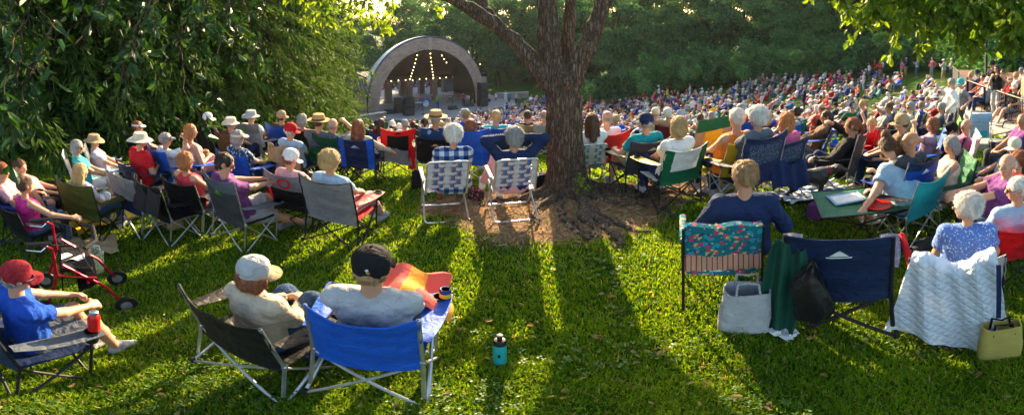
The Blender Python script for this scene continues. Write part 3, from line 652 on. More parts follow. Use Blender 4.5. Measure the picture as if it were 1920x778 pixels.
me = mesh_np('ground', np.stack([GX.ravel(), GY.ravel(), GZ.ravel()], 1), Q[:, ::-1], None, [m])
a_ = me.attributes.new('bare', 'FLOAT', 'POINT'); a_.data.foreach_set('value', DI.ravel().astype(np.float32))
g_ = link('ground', me); tag(g_, 'grassy hillside sloping down to the stage, bare around the big tree', kind='structure')
def gz(x, y): return terrain(x, y)+np.where(np.hypot(x, y) < 14, bumpz(x, y), 0)
# ------------------------------------------------------------------ grass
def leafmat(name, c1, c2, tr=.45, rough=.5, spec=.35, sc=3.0):
    if name in MATS: return MATS[name]
    m, t, o = nt(name); L = t.links.new; tc = N(t, 'ShaderNodeTexCoord'); nz = N(t, 'ShaderNodeTexNoise', Scale=sc, Detail=6, Roughness=.7); L(tc.outputs['Object'], nz.inputs['Vector'])
    ge = N(t, 'ShaderNodeNewGeometry'); ad = N(t, 'ShaderNodeMath', _operation='MULTIPLY_ADD', i1=.35); oi = N(t, 'ShaderNodeObjectInfo'); a0 = N(t, 'ShaderNodeMath', _operation='MULTIPLY_ADD', i1=.28, i2=-.12); L(oi.outputs['Random'], a0.inputs[0]); a1 = N(t, 'ShaderNodeMath', _operation='ADD'); L(a0.outputs[0], a1.inputs[0]); L(nz.outputs[0], a1.inputs[1]); L(ge.outputs['Random Per Island'], ad.inputs[0]); L(a1.outputs[0], ad.inputs[2])
    mr = N(t, 'ShaderNodeMapRange', i1=.45, i2=.9); L(ad.outputs[0], mr.inputs[0]); c = mixc(t, L, mr.outputs[0], c1, c2)
    p = N(t, 'ShaderNodeBsdfPrincipled', Roughness=rough); p.inputs['Specular IOR Level'].default_value = spec; tb = N(t, 'ShaderNodeBsdfTranslucent'); ms = N(t, 'ShaderNodeMixShader', i0=tr)
    L(c, p.inputs['Base Color']); tc2 = N(t, 'ShaderNodeVectorMath', _operation='MULTIPLY', i1=(1.5, 1.3, .35)); L(c, tc2.inputs[0]); L(tc2.outputs[0], tb.inputs[0]); L(p.outputs[0], ms.inputs[1]); L(tb.outputs[0], ms.inputs[2]); L(ms.outputs[0], o.inputs[0])
    MATS[name] = m; return m
nb = 330000
u = rng.random(nb); dd = 1.35*(13/1.35)**u; aa = rng.uniform(-1.42, 1.42, nb)
bx = dd*np.sin(aa); by = dd*np.cos(aa)
cl = vnoise(bx, by, 7, 5)*.6+vnoise(bx, by, 19, 6)*.5
keep = rng.random(nb) < np.clip(1-dirt(bx, by)*1.0, .018, 1); bx, by, dd, cl = bx[keep], by[keep], dd[keep], cl[keep]; nb = len(bx)
bz = gz(bx, by)-.004
hgt = (.028+.022*rng.random(nb)+.016*np.clip(cl, -.5, 1))*(1+.02*dd); wd = (.0016+.0011*dd)*rng.uniform(.7, 1.3, nb)
th = rng.uniform(0, 2*PI, nb); lean = rng.uniform(.1, 1.0, nb)*hgt; fx, fy = np.cos(th+rng.normal(0, .5, nb)), np.sin(th)
sx_, sy_ = -np.sin(th), np.cos(th); Z = lambda *q: np.stack(q, 1)
b0 = Z(bx-sx_*wd, by-sy_*wd, bz); b1 = Z(bx+sx_*wd, by+sy_*wd, bz)
m0 = Z(bx-sx_*wd*.8+fx*lean*.35, by-sy_*wd*.8+fy*lean*.35, bz+hgt*.6); m1 = Z(bx+sx_*wd*.8+fx*lean*.35, by+sy_*wd*.8+fy*lean*.35, bz+hgt*.6); tp = Z(bx+fx*lean, by+fy*lean, bz+hgt*.95)
k = np.arange(nb)
GM = leafmat('grass_blades', (.03, .11, .005), (.22, .35, .008), .55, .45, .22, 2.2)
_t = GM.node_tree; _ge = [n for n in _t.nodes if n.bl_idname == 'ShaderNodeNewGeometry'][0]; _gt = N(_t, 'ShaderNodeMath', _operation='GREATER_THAN', i1=.955); _t.links.new(_ge.outputs['Random Per Island'], _gt.inputs[0])
for _n in [n for n in _t.nodes if n.bl_idname == 'ShaderNodeMix']:
    _o = [l.to_socket for l in _t.links if l.from_node == _n]; _c = mixc(_t, _t.links.new, _gt.outputs[0], _n.outputs[2], (.42, .33, .12))
    for _s in _o: _t.links.new(_c, _s)
    break
me = mesh_np('grass', np.concatenate([b0, b1, m0, m1, tp]), Z(k, k+nb, k+3*nb, k+2*nb), Z(k+2*nb, k+3*nb, k+4*nb), [GM], smooth=False)
tag(link('grass', me), 'lush green lawn grass with long evening shadows', 'grass', kind='stuff')
# clover and small weeds in the lawn
nc = 5000; u = rng.random(nc); dd = 1.4*(6/1.4)**u; aa = rng.uniform(-1.3, 1.3, nc); bx = dd*np.sin(aa); by = dd*np.cos(aa); kp = (vnoise(bx, by, 3.1, 15) > .12) & (dirt(bx, by) < .1); bx, by = bx[kp], by[kp]; nc = len(bx); bz = gz(bx, by)+rng.uniform(.035, .06, nc)
V = []; F = []
for q in range(3):
    th = rng.uniform(0, 2*PI, nc)*0+q*2.1+rng.uniform(0, 6, nc)*.1; r = rng.uniform(.009, .015, nc); tl = rng.uniform(-.004, .006, nc)
    c = Z(bx, by, bz); d = Z(np.cos(th)*r, np.sin(th)*r, tl); s = Z(-np.sin(th)*r*.55, np.cos(th)*r*.55, tl*0); off = len(V)*nc
    V += [c, c+d+s, c+d*1.5, c+d-s]; k = np.arange(nc); F.append(Z(k+off, k+off+nc, k+off+2*nc, k+off+3*nc))
tag(link('clover', mesh_np('clover', np.concatenate(V), np.concatenate(F), None, [leafmat('clover_leaf', (.05, .13, .02), (.1, .22, .04), .35)], smooth=False)), 'low clover leaves scattered through the lawn', 'clover', kind='stuff')
# wood chips, twigs and dead grass on the bare patch
nc = 9000; bx = TREE.x+rng.uniform(-2.2, 3.0, nc); by = TREE.y+rng.uniform(-2.1, 1.1, nc); kp = dirt(bx, by) > .25; bx, by = bx[kp], by[kp]; nc = len(bx)
th = rng.uniform(0, 2*PI, nc); ln = rng.uniform(.012, .05, nc); wdd = rng.uniform(.0015, .005, nc); bz = gz(bx, by)+.022+rng.uniform(0, .02, nc); tz2 = rng.uniform(-.008, .014, nc); c = Z(bx, by, bz); d = Z(np.cos(th)*ln, np.sin(th)*ln, tz2); s = Z(-np.sin(th)*wdd, np.cos(th)*wdd, wdd*.6); k = np.arange(nc)
V = np.concatenate([c-d-s, c+d-s, c+d+s, c-d+s])
tag(link('leaf_litter', mesh_np('leaf_litter', V, Z(k, k+nc, k+2*nc, k+3*nc), None, [leafmat('litter', (.16, .09, .05), (.45, .32, .2), .1, .9, .1)], smooth=False)), 'dry twigs, chips and dead grass on the bare earth', 'litter', kind='stuff')
nf = 420; dd = 1.4*(9/1.4)**rng.random(nf); aa = rng.uniform(-1.25, 1.25, nf); bx = dd*np.sin(aa); by = dd*np.cos(aa); C0 = Z(bx, by, gz(bx, by)+rng.uniform(.04, .07, nf))
def fallen():
    th = rng.uniform(0, 2*PI, nf); V, Q_ = leaf_quads(C0, Z(np.cos(th), np.sin(th), th*0), .05, .55, .1, .25)
    tag(link('fallen_leaves', mesh_np('fallen_leaves', V, Q_, None, [leafmat('dead_leaf', (.10, .06, .02), (.34, .26, .08), .2, .7, .2)], smooth=False)), 'dry fallen leaves scattered over the lawn', 'leaves', kind='stuff')
# ------------------------------------------------------------------ trees
def barkmat(name, c1, c2, sc=14):
    m, t, o = nt(name); L = t.links.new; tc = N(t, 'ShaderNodeTexCoord'); mp = N(t, 'ShaderNodeMapping', Scale=(1, 1, .16)); L(tc.outputs['Object'], mp.inputs[0])
    n1 = N(t, 'ShaderNodeTexNoise', Scale=float(sc), Detail=8, Roughness=.7, Distortion=.6); L(mp.outputs[0], n1.inputs['Vector']); vo = N(t, 'ShaderNodeTexVoronoi', Scale=float(sc)*1.3, _feature='DISTANCE_TO_EDGE'); nd = N(t, 'ShaderNodeVectorMath', _operation='MULTIPLY_ADD', i1=(.12, .12, .12)); L(n1.outputs[1], nd.inputs[0]); L(mp.outputs[0], nd.inputs[2]); L(nd.outputs[0], vo.inputs['Vector'])
    mr = N(t, 'ShaderNodeMapRange', i1=0.0, i2=.25); L(vo.outputs['Distance'], mr.inputs[0]); ml = N(t, 'ShaderNodeMath', _operation='MULTIPLY'); L(mr.outputs[0], ml.inputs[0]); L(n1.outputs[0], ml.inputs[1])
    rp = N(t, 'ShaderNodeMapRange', i1=.1, i2=.6); L(ml.outputs[0], rp.inputs[0]); c = mixc(t, L, rp.outputs[0], c1, c2)
    p = N(t, 'ShaderNodeBsdfPrincipled', Roughness=.9); p.inputs['Specular IOR Level'].default_value = .2; L(c, p.inputs['Base Color']); b = N(t, 'ShaderNodeBump', Strength=.8, Distance=.02); L(ml.outputs[0], b.inputs['Height']); L(b.outputs[0], p.inputs['Normal']); L(p.outputs[0], o.inputs[0]); return m
BARK = barkmat('bark', (.06, .042, .03), (.25, .18, .125), 24); BARK2 = barkmat('bark_dark', (.03, .022, .015), (.13, .09, .06), 8)
MATS['bark'] = BARK
def tree_limb(name, pts, rads, par, h=.025, k=.05):
    pr = []
    for a, b, ra, rb in zip(pts[:-1], pts[1:], rads[:-1], rads[1:]): pr.append(cone(a, b, ra, rb))
    return pr
mt = empty('shade_tree', TREE, 0, 'big rough barked tree with forked limbs standing on bare earth amid the chairs', 'tree')
def TL(px, py, d=None):                           # tree-local point on the plane of the trunk
    p = at(px, py, d or 5.55); return p-TREE
T = []
TR = lambda px, py, r, d=5.55: (TL(px, py, d), r)
def chain(lst, k=1): T.extend(cone(a[0], b[0], a[1], b[1]) for a, b in zip(lst[:-1], lst[1:]))
chain([(Vector((0, 0, -.15)), .33), TR(1062, 340, .275), TR(1061, 300, .235), TR(1060, 240, .225), TR(1058, 190, .22), TR(1052, 150, .205)])
chain([TR(1040, 150, .14, 5.5), TR(1036, 120, .135, 5.5), TR(1031, 90, .13, 5.5), TR(1028, 50, .13, 5.5), TR(1024, -10, .125, 5.5), TR(1000, -120, .12, 5.6), TR(980, -260, .10, 5.8)])
chain([TR(1075, 150, .14), TR(1080, 125, .12), TR(1100, 90, .105), TR(1117, 50, .105), TR(1131, 5, .11), TR(1145, -35, .11), TR(1185, -140, .10), TR(1240, -260, .09, 5.2)])
chain([TR(1060, 130, .12, 5.8), TR(1063, 90, .09, 5.8), TR(1066, 40, .085, 5.85), TR(1070, -10, .085, 5.9), TR(1085, -150, .08, 6.1), TR(1100, -300, .07, 6.4)])
chain([TR(1035, 158, .12, 5.5), TR(1005, 124, .095, 5.45), TR(965, 78, .075, 5.4), TR(925, 42, .07, 5.3), TR(880, 14, .065, 5.2), TR(830, -8, .06, 5.1), TR(760, -50, .055, 4.9), TR(640, -90, .045, 4.5), TR(480, -110, .035, 4.1), TR(330, -60, .03, 3.9)])
chain([TR(960, 78, .07, 5.4), TR(935, 50, .065, 5.5), TR(915, 25, .06, 5.6), TR(893, -10, .055, 5.8), TR(850, -80, .04, 6.2)])
# knots and root flare
for (px, py, r) in ((1064, 152, .085), (1012, 134, .075)): T.append(elli(TL(px, py, 5.36 if px > 1050 else 5.40), (r, .06, r*1.15)))
for a, L_, r in ((-2.7, 1.0, .12), (-2.0, .75, .12), (-1.35, 1.15, .13), (-.75, .7, .11), (-.1, 1.3, .12), (.5, .6, .1), (1.8, .6, .1), (3.0, .7, .12)):
    q = [(Vector((0, 0, .2)), .16)]
    for s in (.35, .6, .85, 1.1): x, y = cos(a+.15*sin(s*5))*L_*s, sin(a+.15*sin(s*5))*L_*s; q.append((Vector((x, y, tz(TREE.x+x, TREE.y+y)-TREE.z+.035-.03*s)), r*(1.05-.62*s)))
    chain(q)
def bark_disp(P, Q):
    vn = vnormals(P, Q); th = np.arctan2(P[:, 1], P[:, 0]); r = np.hypot(P[:, 0], P[:, 1])
    a = .012*np.sin(th*19+3*np.sin(P[:, 2]*2.1)+P[:, 2]*1.5)+.008*np.sin(th*37+4*np.sin(P[:, 2]*3.3+1))+.01*np.sin(P@np.array([9, 7, 3.]))+.006*np.sin(P@np.array([-31, 27, 8.]))
    return P+vn*(a*np.clip(r/.25, .2, 1.0))[:, None], Q, None
tr_ = solid('trunk', T, BARK, .02, .04, [elli(TL(1064, 152, 5.27), (.05, .05, .065)), elli(TL(1012, 134, 5.27), (.045, .05, .06))], mt, post=bark_disp)
# surface roots running out over the bare patch
for a0, pts in enumerate([[(1085, 372), (1110, 400), (1140, 432), (1165, 455), (1150, 468)], [(1100, 360), (1180, 372), (1260, 362), (1340, 372), (1400, 362)], [(1150, 385), (1195, 383), (1240, 390), (1270, 410)], [(1120, 400), (1165, 425), (1215, 440)], [(1090, 380), (1080, 420), (1100, 455)], [(1030, 360), (960, 372), (905, 380)], [(1200, 366), (1270, 380), (1330, 376)], [(1020, 372), (1000, 400), (1010, 430)], [(1050, 385), (1055, 410), (1075, 432), (1120, 445)]]):
    ps = [on_ground(x, y) for x, y in pts]; pr = []
    fine_ = [ps[i].lerp(ps[i+1], t/4) for i in range(len(ps)-1) for t in range(4)]+[ps[-1]]
    for i_, q in enumerate(fine_): q.z = tz(q.x, q.y)+.018+.012*sin(i_*1.3+a0); q.x += .03*sin(i_*2.1+a0); q.y += .03*cos(i_*1.7)
    n_ = len(fine_); rr = [.05*(1-.65*i_/n_) if a0 < 2 else .035*(1-.6*i_/n_) for i_ in range(n_)]
    o_ = solid('root', [cone(p_-TREE, q_-TREE, r1, r2) for p_, q_, r1, r2 in zip(fine_[:-1], fine_[1:], rr[:-1], rr[1:])], BARK, .014, .03, parent=mt, folds=.004)
def leaf_quads(C, Nrm, size, asp=.45, droop=.5, jit=.25):
    """folded leaves: 6 vertices each, centred at C, pointing roughly along Nrm"""
    n = len(C); d = Nrm+rng.normal(0, jit, (n, 3)); d[:, 2] -= droop; d /= np.linalg.norm(d, axis=1)[:, None]+1e-9
    s = np.cross(d, rng.normal(size=(n, 3))); s /= np.linalg.norm(s, axis=1)[:, None]+1e-9; up = np.cross(s, d)
    l = (size*rng.uniform(.65, 1.25, n))[:, None]; w = l*asp*.5
    V = [C, C+d*l*.35+s*w+up*w*.35, C+d*l*.75+s*w*.75+up*w*.3, C+d*l-up*l*.08, C+d*l*.75-s*w*.75+up*w*.3, C+d*l*.35-s*w+up*w*.35]
    k = np.arange(n); Q = np.concatenate([Z(k, k+n, k+2*n, k+3*n), Z(k, k+3*n, k+4*n, k+5*n)])
    return np.concatenate(V), Q
fallen_later = True
def leaf_mesh(name, C, Nn, size, mats, **kw):
    V, Q = leaf_quads(C, Nn, size, **kw); return mesh_np(name, V, Q, None, mats, smooth=False)
fallen()
LEAF_SHADE = leafmat('leaf_shaded', (.010, .042, .008), (.035, .10, .013), .3, .4, .4, 2.5)  # shaded copy of the tree's leaf: the shade is put into the colour
LEAF_LIT = leafmat('leaf_sunlit', (.07, .16, .012), (.2, .3, .02), .55, .4, .45, 2.5)  # sunlit copy of the same leaf, the light painted into its colour
# foliage sprays of the overhanging limbs; each spray: twig + alternate leaves
def spray(p0, p1, sag, n, size, tw, mbt, outC, outN):
    p0, p1 = Vector(p0), Vector(p1); pts = []
    for i in range(9):
        t = i/8; q = p0.lerp(p1, t); q.z -= sag*t*t; q += Vector((random.gauss(0, .012), random.gauss(0, .012), random.gauss(0, .012))); pts.append(q)
    mbt.tube(pts, [tw*(1-.7*i/8) for i in range(9)], 5)
    for i in range(n):
        t = random.uniform(.12, 1)*8; a = min(int(t), 7); q = pts[a].lerp(pts[a+1], t-a); d = (pts[a+1]-pts[a]).normalized(); s = d.cross(Vector((0, 0, 1))).normalized()*random.choice((-1, 1))
        off = s*random.uniform(.2, 1)+d*.6; outC.append(q+off*random.uniform(0, .05)); outN.append(off.normalized())
def canopy(name, sprays, size, matl, twm, droop=.55, asp=.5):
    mb = MB(); Cc, Nn = [], []
    for a, b, sag, n, tw in sprays: spray(a-TREE, b-TREE, sag, n, size, tw, mb, Cc, Nn)
    tw_ = mb.build('twigs', twm, mt); tw_.name = 'twig'; tw_['kind'] = 'stuff'
    Cc = np.array([tuple(c) for c in Cc]); Nn = np.array([tuple(c) for c in Nn])
    f = link('foliage', leaf_mesh('foliage', Cc, Nn, size, [matl], droop=droop, asp=asp), mt); f['kind'] = 'stuff'; return f
sp = []
def near_branch(px0, py0, d0, px1, py1, d1, k, ln, n, sag=.25):      # branch with side sprays
    a, b = at(px0, py0, d0), at(px1, py1, d1); sp.append((a, b, sag*.6, n//2, .012))
    for i in range(k):
        t = random.uniform(.1, 1); q = a.lerp(b, t); q.z -= sag*.6*t*t; dv = (b-a).normalized()
        e = q+(dv*random.uniform(.1, .7)+Vector((random.uniform(-1, 1), random.uniform(-.8, .8), random.uniform(-.5, .45))))*ln*random.uniform(.5, 1); sp.append((q, e, sag, n, .005))
# big leaves in the shaded colour, hanging low on the left
for q in [(330,-70,3.9,260,50,3.5),(330,-70,3.9,215,90,3.3),(380,-80,4.0,330,80,3.6),(240,-60,3.4,140,50,3.0),(120,-80,3.0,20,40,2.8),(60,-60,2.9,-40,110,2.7),(100,40,3.0,40,150,2.9),(40,90,2.9,25,200,2.8),(450,-90,4.1,410,70,3.9),(520,-90,4.3,480,90,4.3),(330,60,3.6,350,150,3.7)]:
    near_branch(*q, 7, .42, 7)
canopy('left', sp, .11, LEAF_SHADE, BARK2, .15, .5)
sp = []
for q in [(640,-90,4.7,690,5,5.2),(700,-90,4.8,745,25,5.4),(760,-80,5,800,-10,5.5),(700,-80,5,655,20,5.6),(560,-90,4.5,580,-10,4.8),(600,-90,4.5,620,15,5.0),(980,-80,5.8,1000,-20,6.2),(720,-60,5,705,45,5.6)]:
    near_branch(*q, 8, .34, 11, .1)
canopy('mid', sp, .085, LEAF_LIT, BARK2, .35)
sp = []
for q in [(1240,-260,5.2,1500,-70,4.2),(1500,-90,4.2,1590,0,4.0),(1500,-90,4.2,1560,-20,4.1),(1600,-70,4.0,1645,15,3.9),(1650,-80,3.9,1700,35,3.8),(1700,-80,3.8,1760,40,3.7),(1760,-80,3.7,1800,60,3.6),(1800,-70,3.6,1850,55,3.5),(1850,-80,3.5,1900,40,3.4),(1900,-80,3.4,1960,40,3.3),(1640,-70,4,1700,10,3.9),(1740,-60,3.7,1840,20,3.6),(1820,-50,3.6,1900,60,3.5),(1700,-90,3.8,1720,60,3.9),(1860,-60,3.5,1930,10,3.2),(1780,-60,3.7,1790,30,3.5)]:
    near_branch(*q, 12, .34, 16, .1)
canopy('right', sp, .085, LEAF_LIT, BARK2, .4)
# the crown above: clumps of leaves up and away from the lens
cc = []
for i in range(110):
    a = random.uniform(0, 2*PI); r = 6.5*math.sqrt(random.random()); z = random.uniform(5.2, 11)+.10*r
    cc.append((r*cos(a)*.95, r*sin(a)*.8-.6, z))
cc = np.array(cc); n = 150; C_ = np.repeat(cc, n, 0)+rng.normal(0, .45, (len(cc)*n, 3))*np.array([1, 1, .55]); kp = C_[:, 2] > 4.6
f = link('crown', leaf_mesh('crown', C_[kp], rng.normal(size=(kp.sum(), 3)), .16, [LEAF_LIT], droop=.3), mt); f['kind'] = 'stuff'
mb = MB(); mb.tube([TL(1088, 352, 5.15), TL(1092, 335, 5.1)], .004, 5)
ccx = np.array([tuple(TL(1092+random.gauss(0, 7), 345+random.gauss(0, 10), 5.12+random.gauss(0, .04))) for _ in range(36)])
iv = link('vine', leaf_mesh('vine', ccx, rng.normal(size=(36, 3)), .05, [LEAF_LIT], asp=.8)); iv.location = TREE; tag(iv, 'small bright green vine sprouting at the foot of the big tree', 'vine')
# ------------------------------------------------------------------ trees beyond the lawn
FAR1 = leafmat('foliage_far', (.02, .09, .045), (.09, .22, .07), .3, .6, .15, .35)
CONI = leafmat('needles', (.007, .026, .008), (.08, .16, .022), .3, .6, .15, .6)
WOOD = leafmat('foliage_wood', (.014, .075, .035), (.10, .25, .08), .25, .6, .15, .3)
def deciduous(name, seed, H=19, R=6.2, z0=3.0, nclump=110, nl=150, ls=.42, m=None, label='', low=False):
    r = np.random.default_rng(seed); root = empty(name, (0, 0, -60), 0, label, 'tree')
    mb = MB(); mb.tube([(0, 0, -.5), (.05, 0, H*.15), (.1, .1, H*.4), (-.1, .1, H*.75)], [.42, .34, .26, .06], 9)
    for k in range(9):
        a = r.uniform(0, 2*PI); z = H*r.uniform(.2, .55); e = (R*.7*cos(a), R*.7*sin(a), z+H*.22); mb.tube([(0, .1, z), (e[0]*.5, e[1]*.5, z+H*.08), e], [.16, .1, .03], 6)
    mb.build('trunk', BARK2, root)
    c = []
    while len(c) < nclump:
        p = r.uniform(-1, 1, 3); q = np.linalg.norm(p)
        if q > 1 or q < .45: continue
        p = p*np.array([R, R, (H-z0)/2]); lump = 1+.18*sin(p[0]*.9+seed)+.15*cos(p[1]*1.1+p[2]*.6); c.append(p*np.array([lump, lump, 1])+np.array([0, 0, (H+z0)/2]))
    c = np.array(c); C_ = np.repeat(c, nl, 0); n = len(C_); rad = np.repeat(r.uniform(.7, 1.5, len(c))*(1.5 if m is WOOD else 1.15), nl)[:, None]; d = r.normal(size=(n, 3)); d /= np.linalg.norm(d, axis=1)[:, None]; C_ = C_+d*rad*r.uniform(.35, 1, (n, 1))*np.array([1.25, 1.25, .6])
    o = link('crown', leaf_mesh('crown', C_, d*.8+np.array([0, 0, .1]), ls, [m or FAR1], asp=.6, droop=.35, jit=.5), root); return root
def conifer(name, seed, H=17, R=4.4, nb=154, nl=230, label='', m=None):
    r = np.random.default_rng(seed); root = empty(name, (0, 0, -60), 0, label, 'tree'); mb = MB(); mb.tube([(0, 0, -.5), (0, 0, H*.5), (.1, 0, H*.98)], [.3, .18, .03], 8)
    CC, NN = [], []; lv = nb//7
    for k in range(nb):
        z = H*((k//7)+.5)/lv*.97+.2+r.normal(0, .06); a = (k % 7)*.8976+(k//7)*.5+r.normal(0, .12); L_ = (R*(1-z/H)**.8+.3)*r.uniform(.6, 1.15); d = np.array([cos(a), sin(a), 0]); s = np.array([-sin(a), cos(a), 0])
        t = r.uniform(.08, 1, nl)**.75; side = r.uniform(-1, 1, nl)*(.10+.30*(1-t))*L_*.45
        p = np.outer(t*L_, d)+np.outer(side, s); hang = np.abs(r.normal(0, .16, nl)); p[:, 2] += z+.16*L_*t-.46*L_*t*t-hang+.14*L_*np.maximum(0, t-.8); CC.append(p); NN.append(np.outer(np.ones(nl), d)*.6+np.outer(np.sign(side), s)*.45)
        if k % 3 == 0: mb.tube([(0, 0, z), tuple(d*L_*.5+np.array([0, 0, z-.03*L_])), tuple(d*L_*.92+np.array([0, 0, z-.25*L_]))], [.035, .025, .01], 4)
    mb.build('trunk', BARK2, root); link('crown', leaf_mesh('crown', np.concatenate(CC), np.concatenate(NN), .21, [m or CONI], asp=.2, droop=.75, jit=.35), root); return root
def bush(name, seed, R=1.6, H=2.2, n=9000, ls=.16, m=None, label=''):
    r = np.random.default_rng(seed); c = r.normal(size=(60, 3))*np.array([R*.42, R*.42, H*.2])+np.array([0, 0, H*.42]); C_ = np.repeat(c, n//60, 0); d = r.normal(size=C_.shape); d /= np.linalg.norm(d, axis=1)[:, None]; C_ = C_+d*.34*r.uniform(.4, 1, (len(C_), 1)); C_[:, 2] = np.maximum(C_[:, 2], .03)
    o = link(name, leaf_mesh(name, C_, d, ls, [m or WOOD], asp=.5, droop=.2, jit=.5)); tag(o, label, 'bush'); return o
D = [deciduous('broadleaf_tree', 11, m=FAR1), deciduous('broadleaf_tree', 12, 22, 7, 4, m=FAR1), deciduous('woodland_tree', 13, 17, 5.8, .3, 62, 330, .4, WOOD), deciduous('woodland_tree', 14, 20, 6.4, .2, 70, 320, .42, WOOD)]
K = [conifer('conifer', 21), conifer('conifer', 22, 14, 4.0, 133, 220)]
B_ = [bush('bush', 31), bush('bush', 32, 2.2, 2.6, 12000, .2)]
used = set()
def plant(proto, px, d, s, label, group, zo=0):
    if group.startswith('dark wood'): d *= .93
    if group.startswith(('dark wood', 'tall trees')): s *= (.6 if d < 58 else .76) if group.startswith('dark') else .8
    x, y = polar(px, d); p = Vector((x, y, tz(x, y)+zo))
    if id(proto) in used: o = copy_tree(proto, None, p, random.uniform(0, 6), s)
    else: used.add(id(proto)); o = proto; o.location = p; o.rotation_euler[2] = random.uniform(0, 6); o.scale = (s,)*3
    o['label'] = label; o['group'] = group; return o
WG = 'dark woodland trees beyond the crowd'; WL = 'dense dark green broadleaf tree in the wood behind the crowded slope'
for px, d, s, k in [(1090,72,1.05,2),(1150,66,1.1,3),(1215,64,1.05,2),(1280,62,1.15,3),(1340,60,1.0,2),(1395,58,1.1,3),(1450,56,1.05,2),(1510,56,1.1,3),(1570,55,1.0,2),(1630,54,1.15,3),(1690,53,1.0,2),(1750,50,1.1,3),(1810,44,1.05,2),(1870,38,1.0,3),(1930,34,1.0,2),(1990,32,1,3),(1120,86,1.3,3),(1240,82,1.3,2),(1360,78,1.35,3),(1480,74,1.3,2),(1600,70,1.35,3),(1720,66,1.3,2),(1840,58,1.3,3),(1950,50,1.3,2),(2060,40,1.2,2)]:
    plant(D[k], px, d, s, WL, WG)
for px, d, s, k in [(575,92,1.15,1),(640,95,1.0,0),(705,88,.8,0),(770,92,1.0,1),(835,80,1.0,0),(885,76,1.05,1),(935,74,1.0,0),(985,78,1.1,1),(1035,76,1.0,0),(790,105,1.25,1),(900,98,1.3,1),(1010,98,1.3,0),(1075,92,1.2,1)]:
    plant(D[k], px, d, s, 'tall hazy green tree rising behind the bandshell', 'tall trees behind the bandshell')
CG = 'conifers along the edge of the lawn'
for px, d, s, k, lb in [(608,30,.8,0,'sunlit conifer nearest the bandshell, its drooping boughs gilded'),(560,20,1.0,1,'sunlit drooping conifer next but one to the bandshell'),(500,17.5,1.05,0,'tall feathery conifer behind the man in a straw hat'),(430,15.5,1.0,1,'conifer behind the man in the black tee'),(365,14.5,1.1,0,'shaded conifer behind the orange haired woman in pink'),(290,14,1.1,1,'shaded conifer behind the man in the red shirt'),(215,13.5,1.1,0,'shaded conifer behind the woman in the tan sun hat'),(135,12.5,1.1,1,'shaded conifer behind the grey haired woman in teal'),(50,12,1.1,0,'dark conifer behind the reclining couple'),(-40,11,1.1,1,'dark conifer at the far edge of the lawn beyond the rollator'),(590,36,1.1,0,'distant conifer between the lawn and the side roof of the bandshell'),(520,26,1.3,1,'high conifer standing in the second row by the bandshell'),(400,22,1.4,0,'high conifer in the second row behind the grey boonie hat'),(260,20,1.4,1,'high conifer in the second row behind the red shirt'),(100,18,1.4,0,'high dark conifer in the second row by the sun hats'),(650,50,.7,1,'small conifer beside the side roof of the bandshell')]:
    plant(K[k], px, d, s, lb, CG)
for i_, (px, d, s, k) in enumerate([(20,12.4,.9,0),(85,12.4,.9,1),(150,12.6,.9,0),(205,13,.8,1),(250,13.2,.8,0),(-40,12,1,1),(300,13.6,.8,0),(350,14,.8,1)]):
    plant(B_[k], px, d, s, 'low dark leafy bush along the shady edge of the lawn', 'bushes at the shady lawn edge')
for i_, px in enumerate(range(600, 1090, 30)):
    plant(B_[i_ % 2], px, 78+6*(i_ % 3), 2.2, 'hazy shrub closing the gaps between the trunks behind the bandshell', 'shrubs behind the bandshell')
for i_, px in enumerate(range(1110, 1960, 48)):
    d = float(np.interp(px, [1100, 1400, 1700, 1940], [50, 47, 44, 27])); plant(B_[i_ % 2], px, d, 1.7, 'shadowy undergrowth bush at the foot of the wood behind the crowd', 'undergrowth at the foot of the wood')
# ------------------------------------------------------------------ bandshell
def brickmat(name, c1, c2, mortar, sc):
    m, t, o = nt(name); L = t.links.new; tc = N(t, 'ShaderNodeTexCoord'); uv = N(t, 'ShaderNodeUVMap'); br = N(t, 'ShaderNodeTexBrick', Scale=float(sc), Color1=c4(c1), Color2=c4(c2), Mortar=c4(mortar)); br.inputs['Mortar Size'].default_value = .012
    s = N(t, 'ShaderNodeSeparateXYZ'); L(tc.outputs['Object'], s.inputs[0]); ad = N(t, 'ShaderNodeMath', _operation='ADD'); L(s.outputs[0], ad.inputs[0]); L(s.outputs[1], ad.inputs[1]); cb = N(t, 'ShaderNodeCombineXYZ'); L(ad.outputs[0], cb.inputs[0]); L(s.outputs[2], cb.inputs[1]); L(cb.outputs[0], br.inputs['Vector'])
    p = N(t, 'ShaderNodeBsdfPrincipled', Roughness=.9); nz = N(t, 'ShaderNodeTexNoise', Scale=1.3, Detail=5); L(tc.outputs['Object'], nz.inputs['Vector']); mr = N(t, 'ShaderNodeMapRange', i3=.75, i4=1.25); L(nz.outputs[0], mr.inputs[0]); sc_ = N(t, 'ShaderNodeVectorMath', _operation='SCALE'); L(br.outputs[0], sc_.inputs[0]); L(mr.outputs[0], sc_.inputs['Scale']); L(sc_.outputs[0], p.inputs['Base Color']); L(p.outputs[0], o.inputs[0]); return m
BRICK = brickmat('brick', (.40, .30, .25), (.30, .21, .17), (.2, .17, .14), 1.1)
BRICK_SHADE = brickmat('brick_shaded', (.2, .13, .10), (.15, .09, .07), (.22, .19, .16), 2.2)  # darker brick for pillars under the shell, their shade painted into the colour
ROOF = mat('roof_metal', (.16, .21, .27), .35, .6, 0, .1, 3); CONC = mat('concrete', (.25, .25, .24), .85, 0, 0, .3, 8, .12, 1.5); DARKW = mat('dark_ceiling', (.028, .022, .018), .7, 0, 0, .2, 6); LIME = mat('limestone', (.34, .32, .28), .85, 0, 0, .8, 9, .25, 2.2)
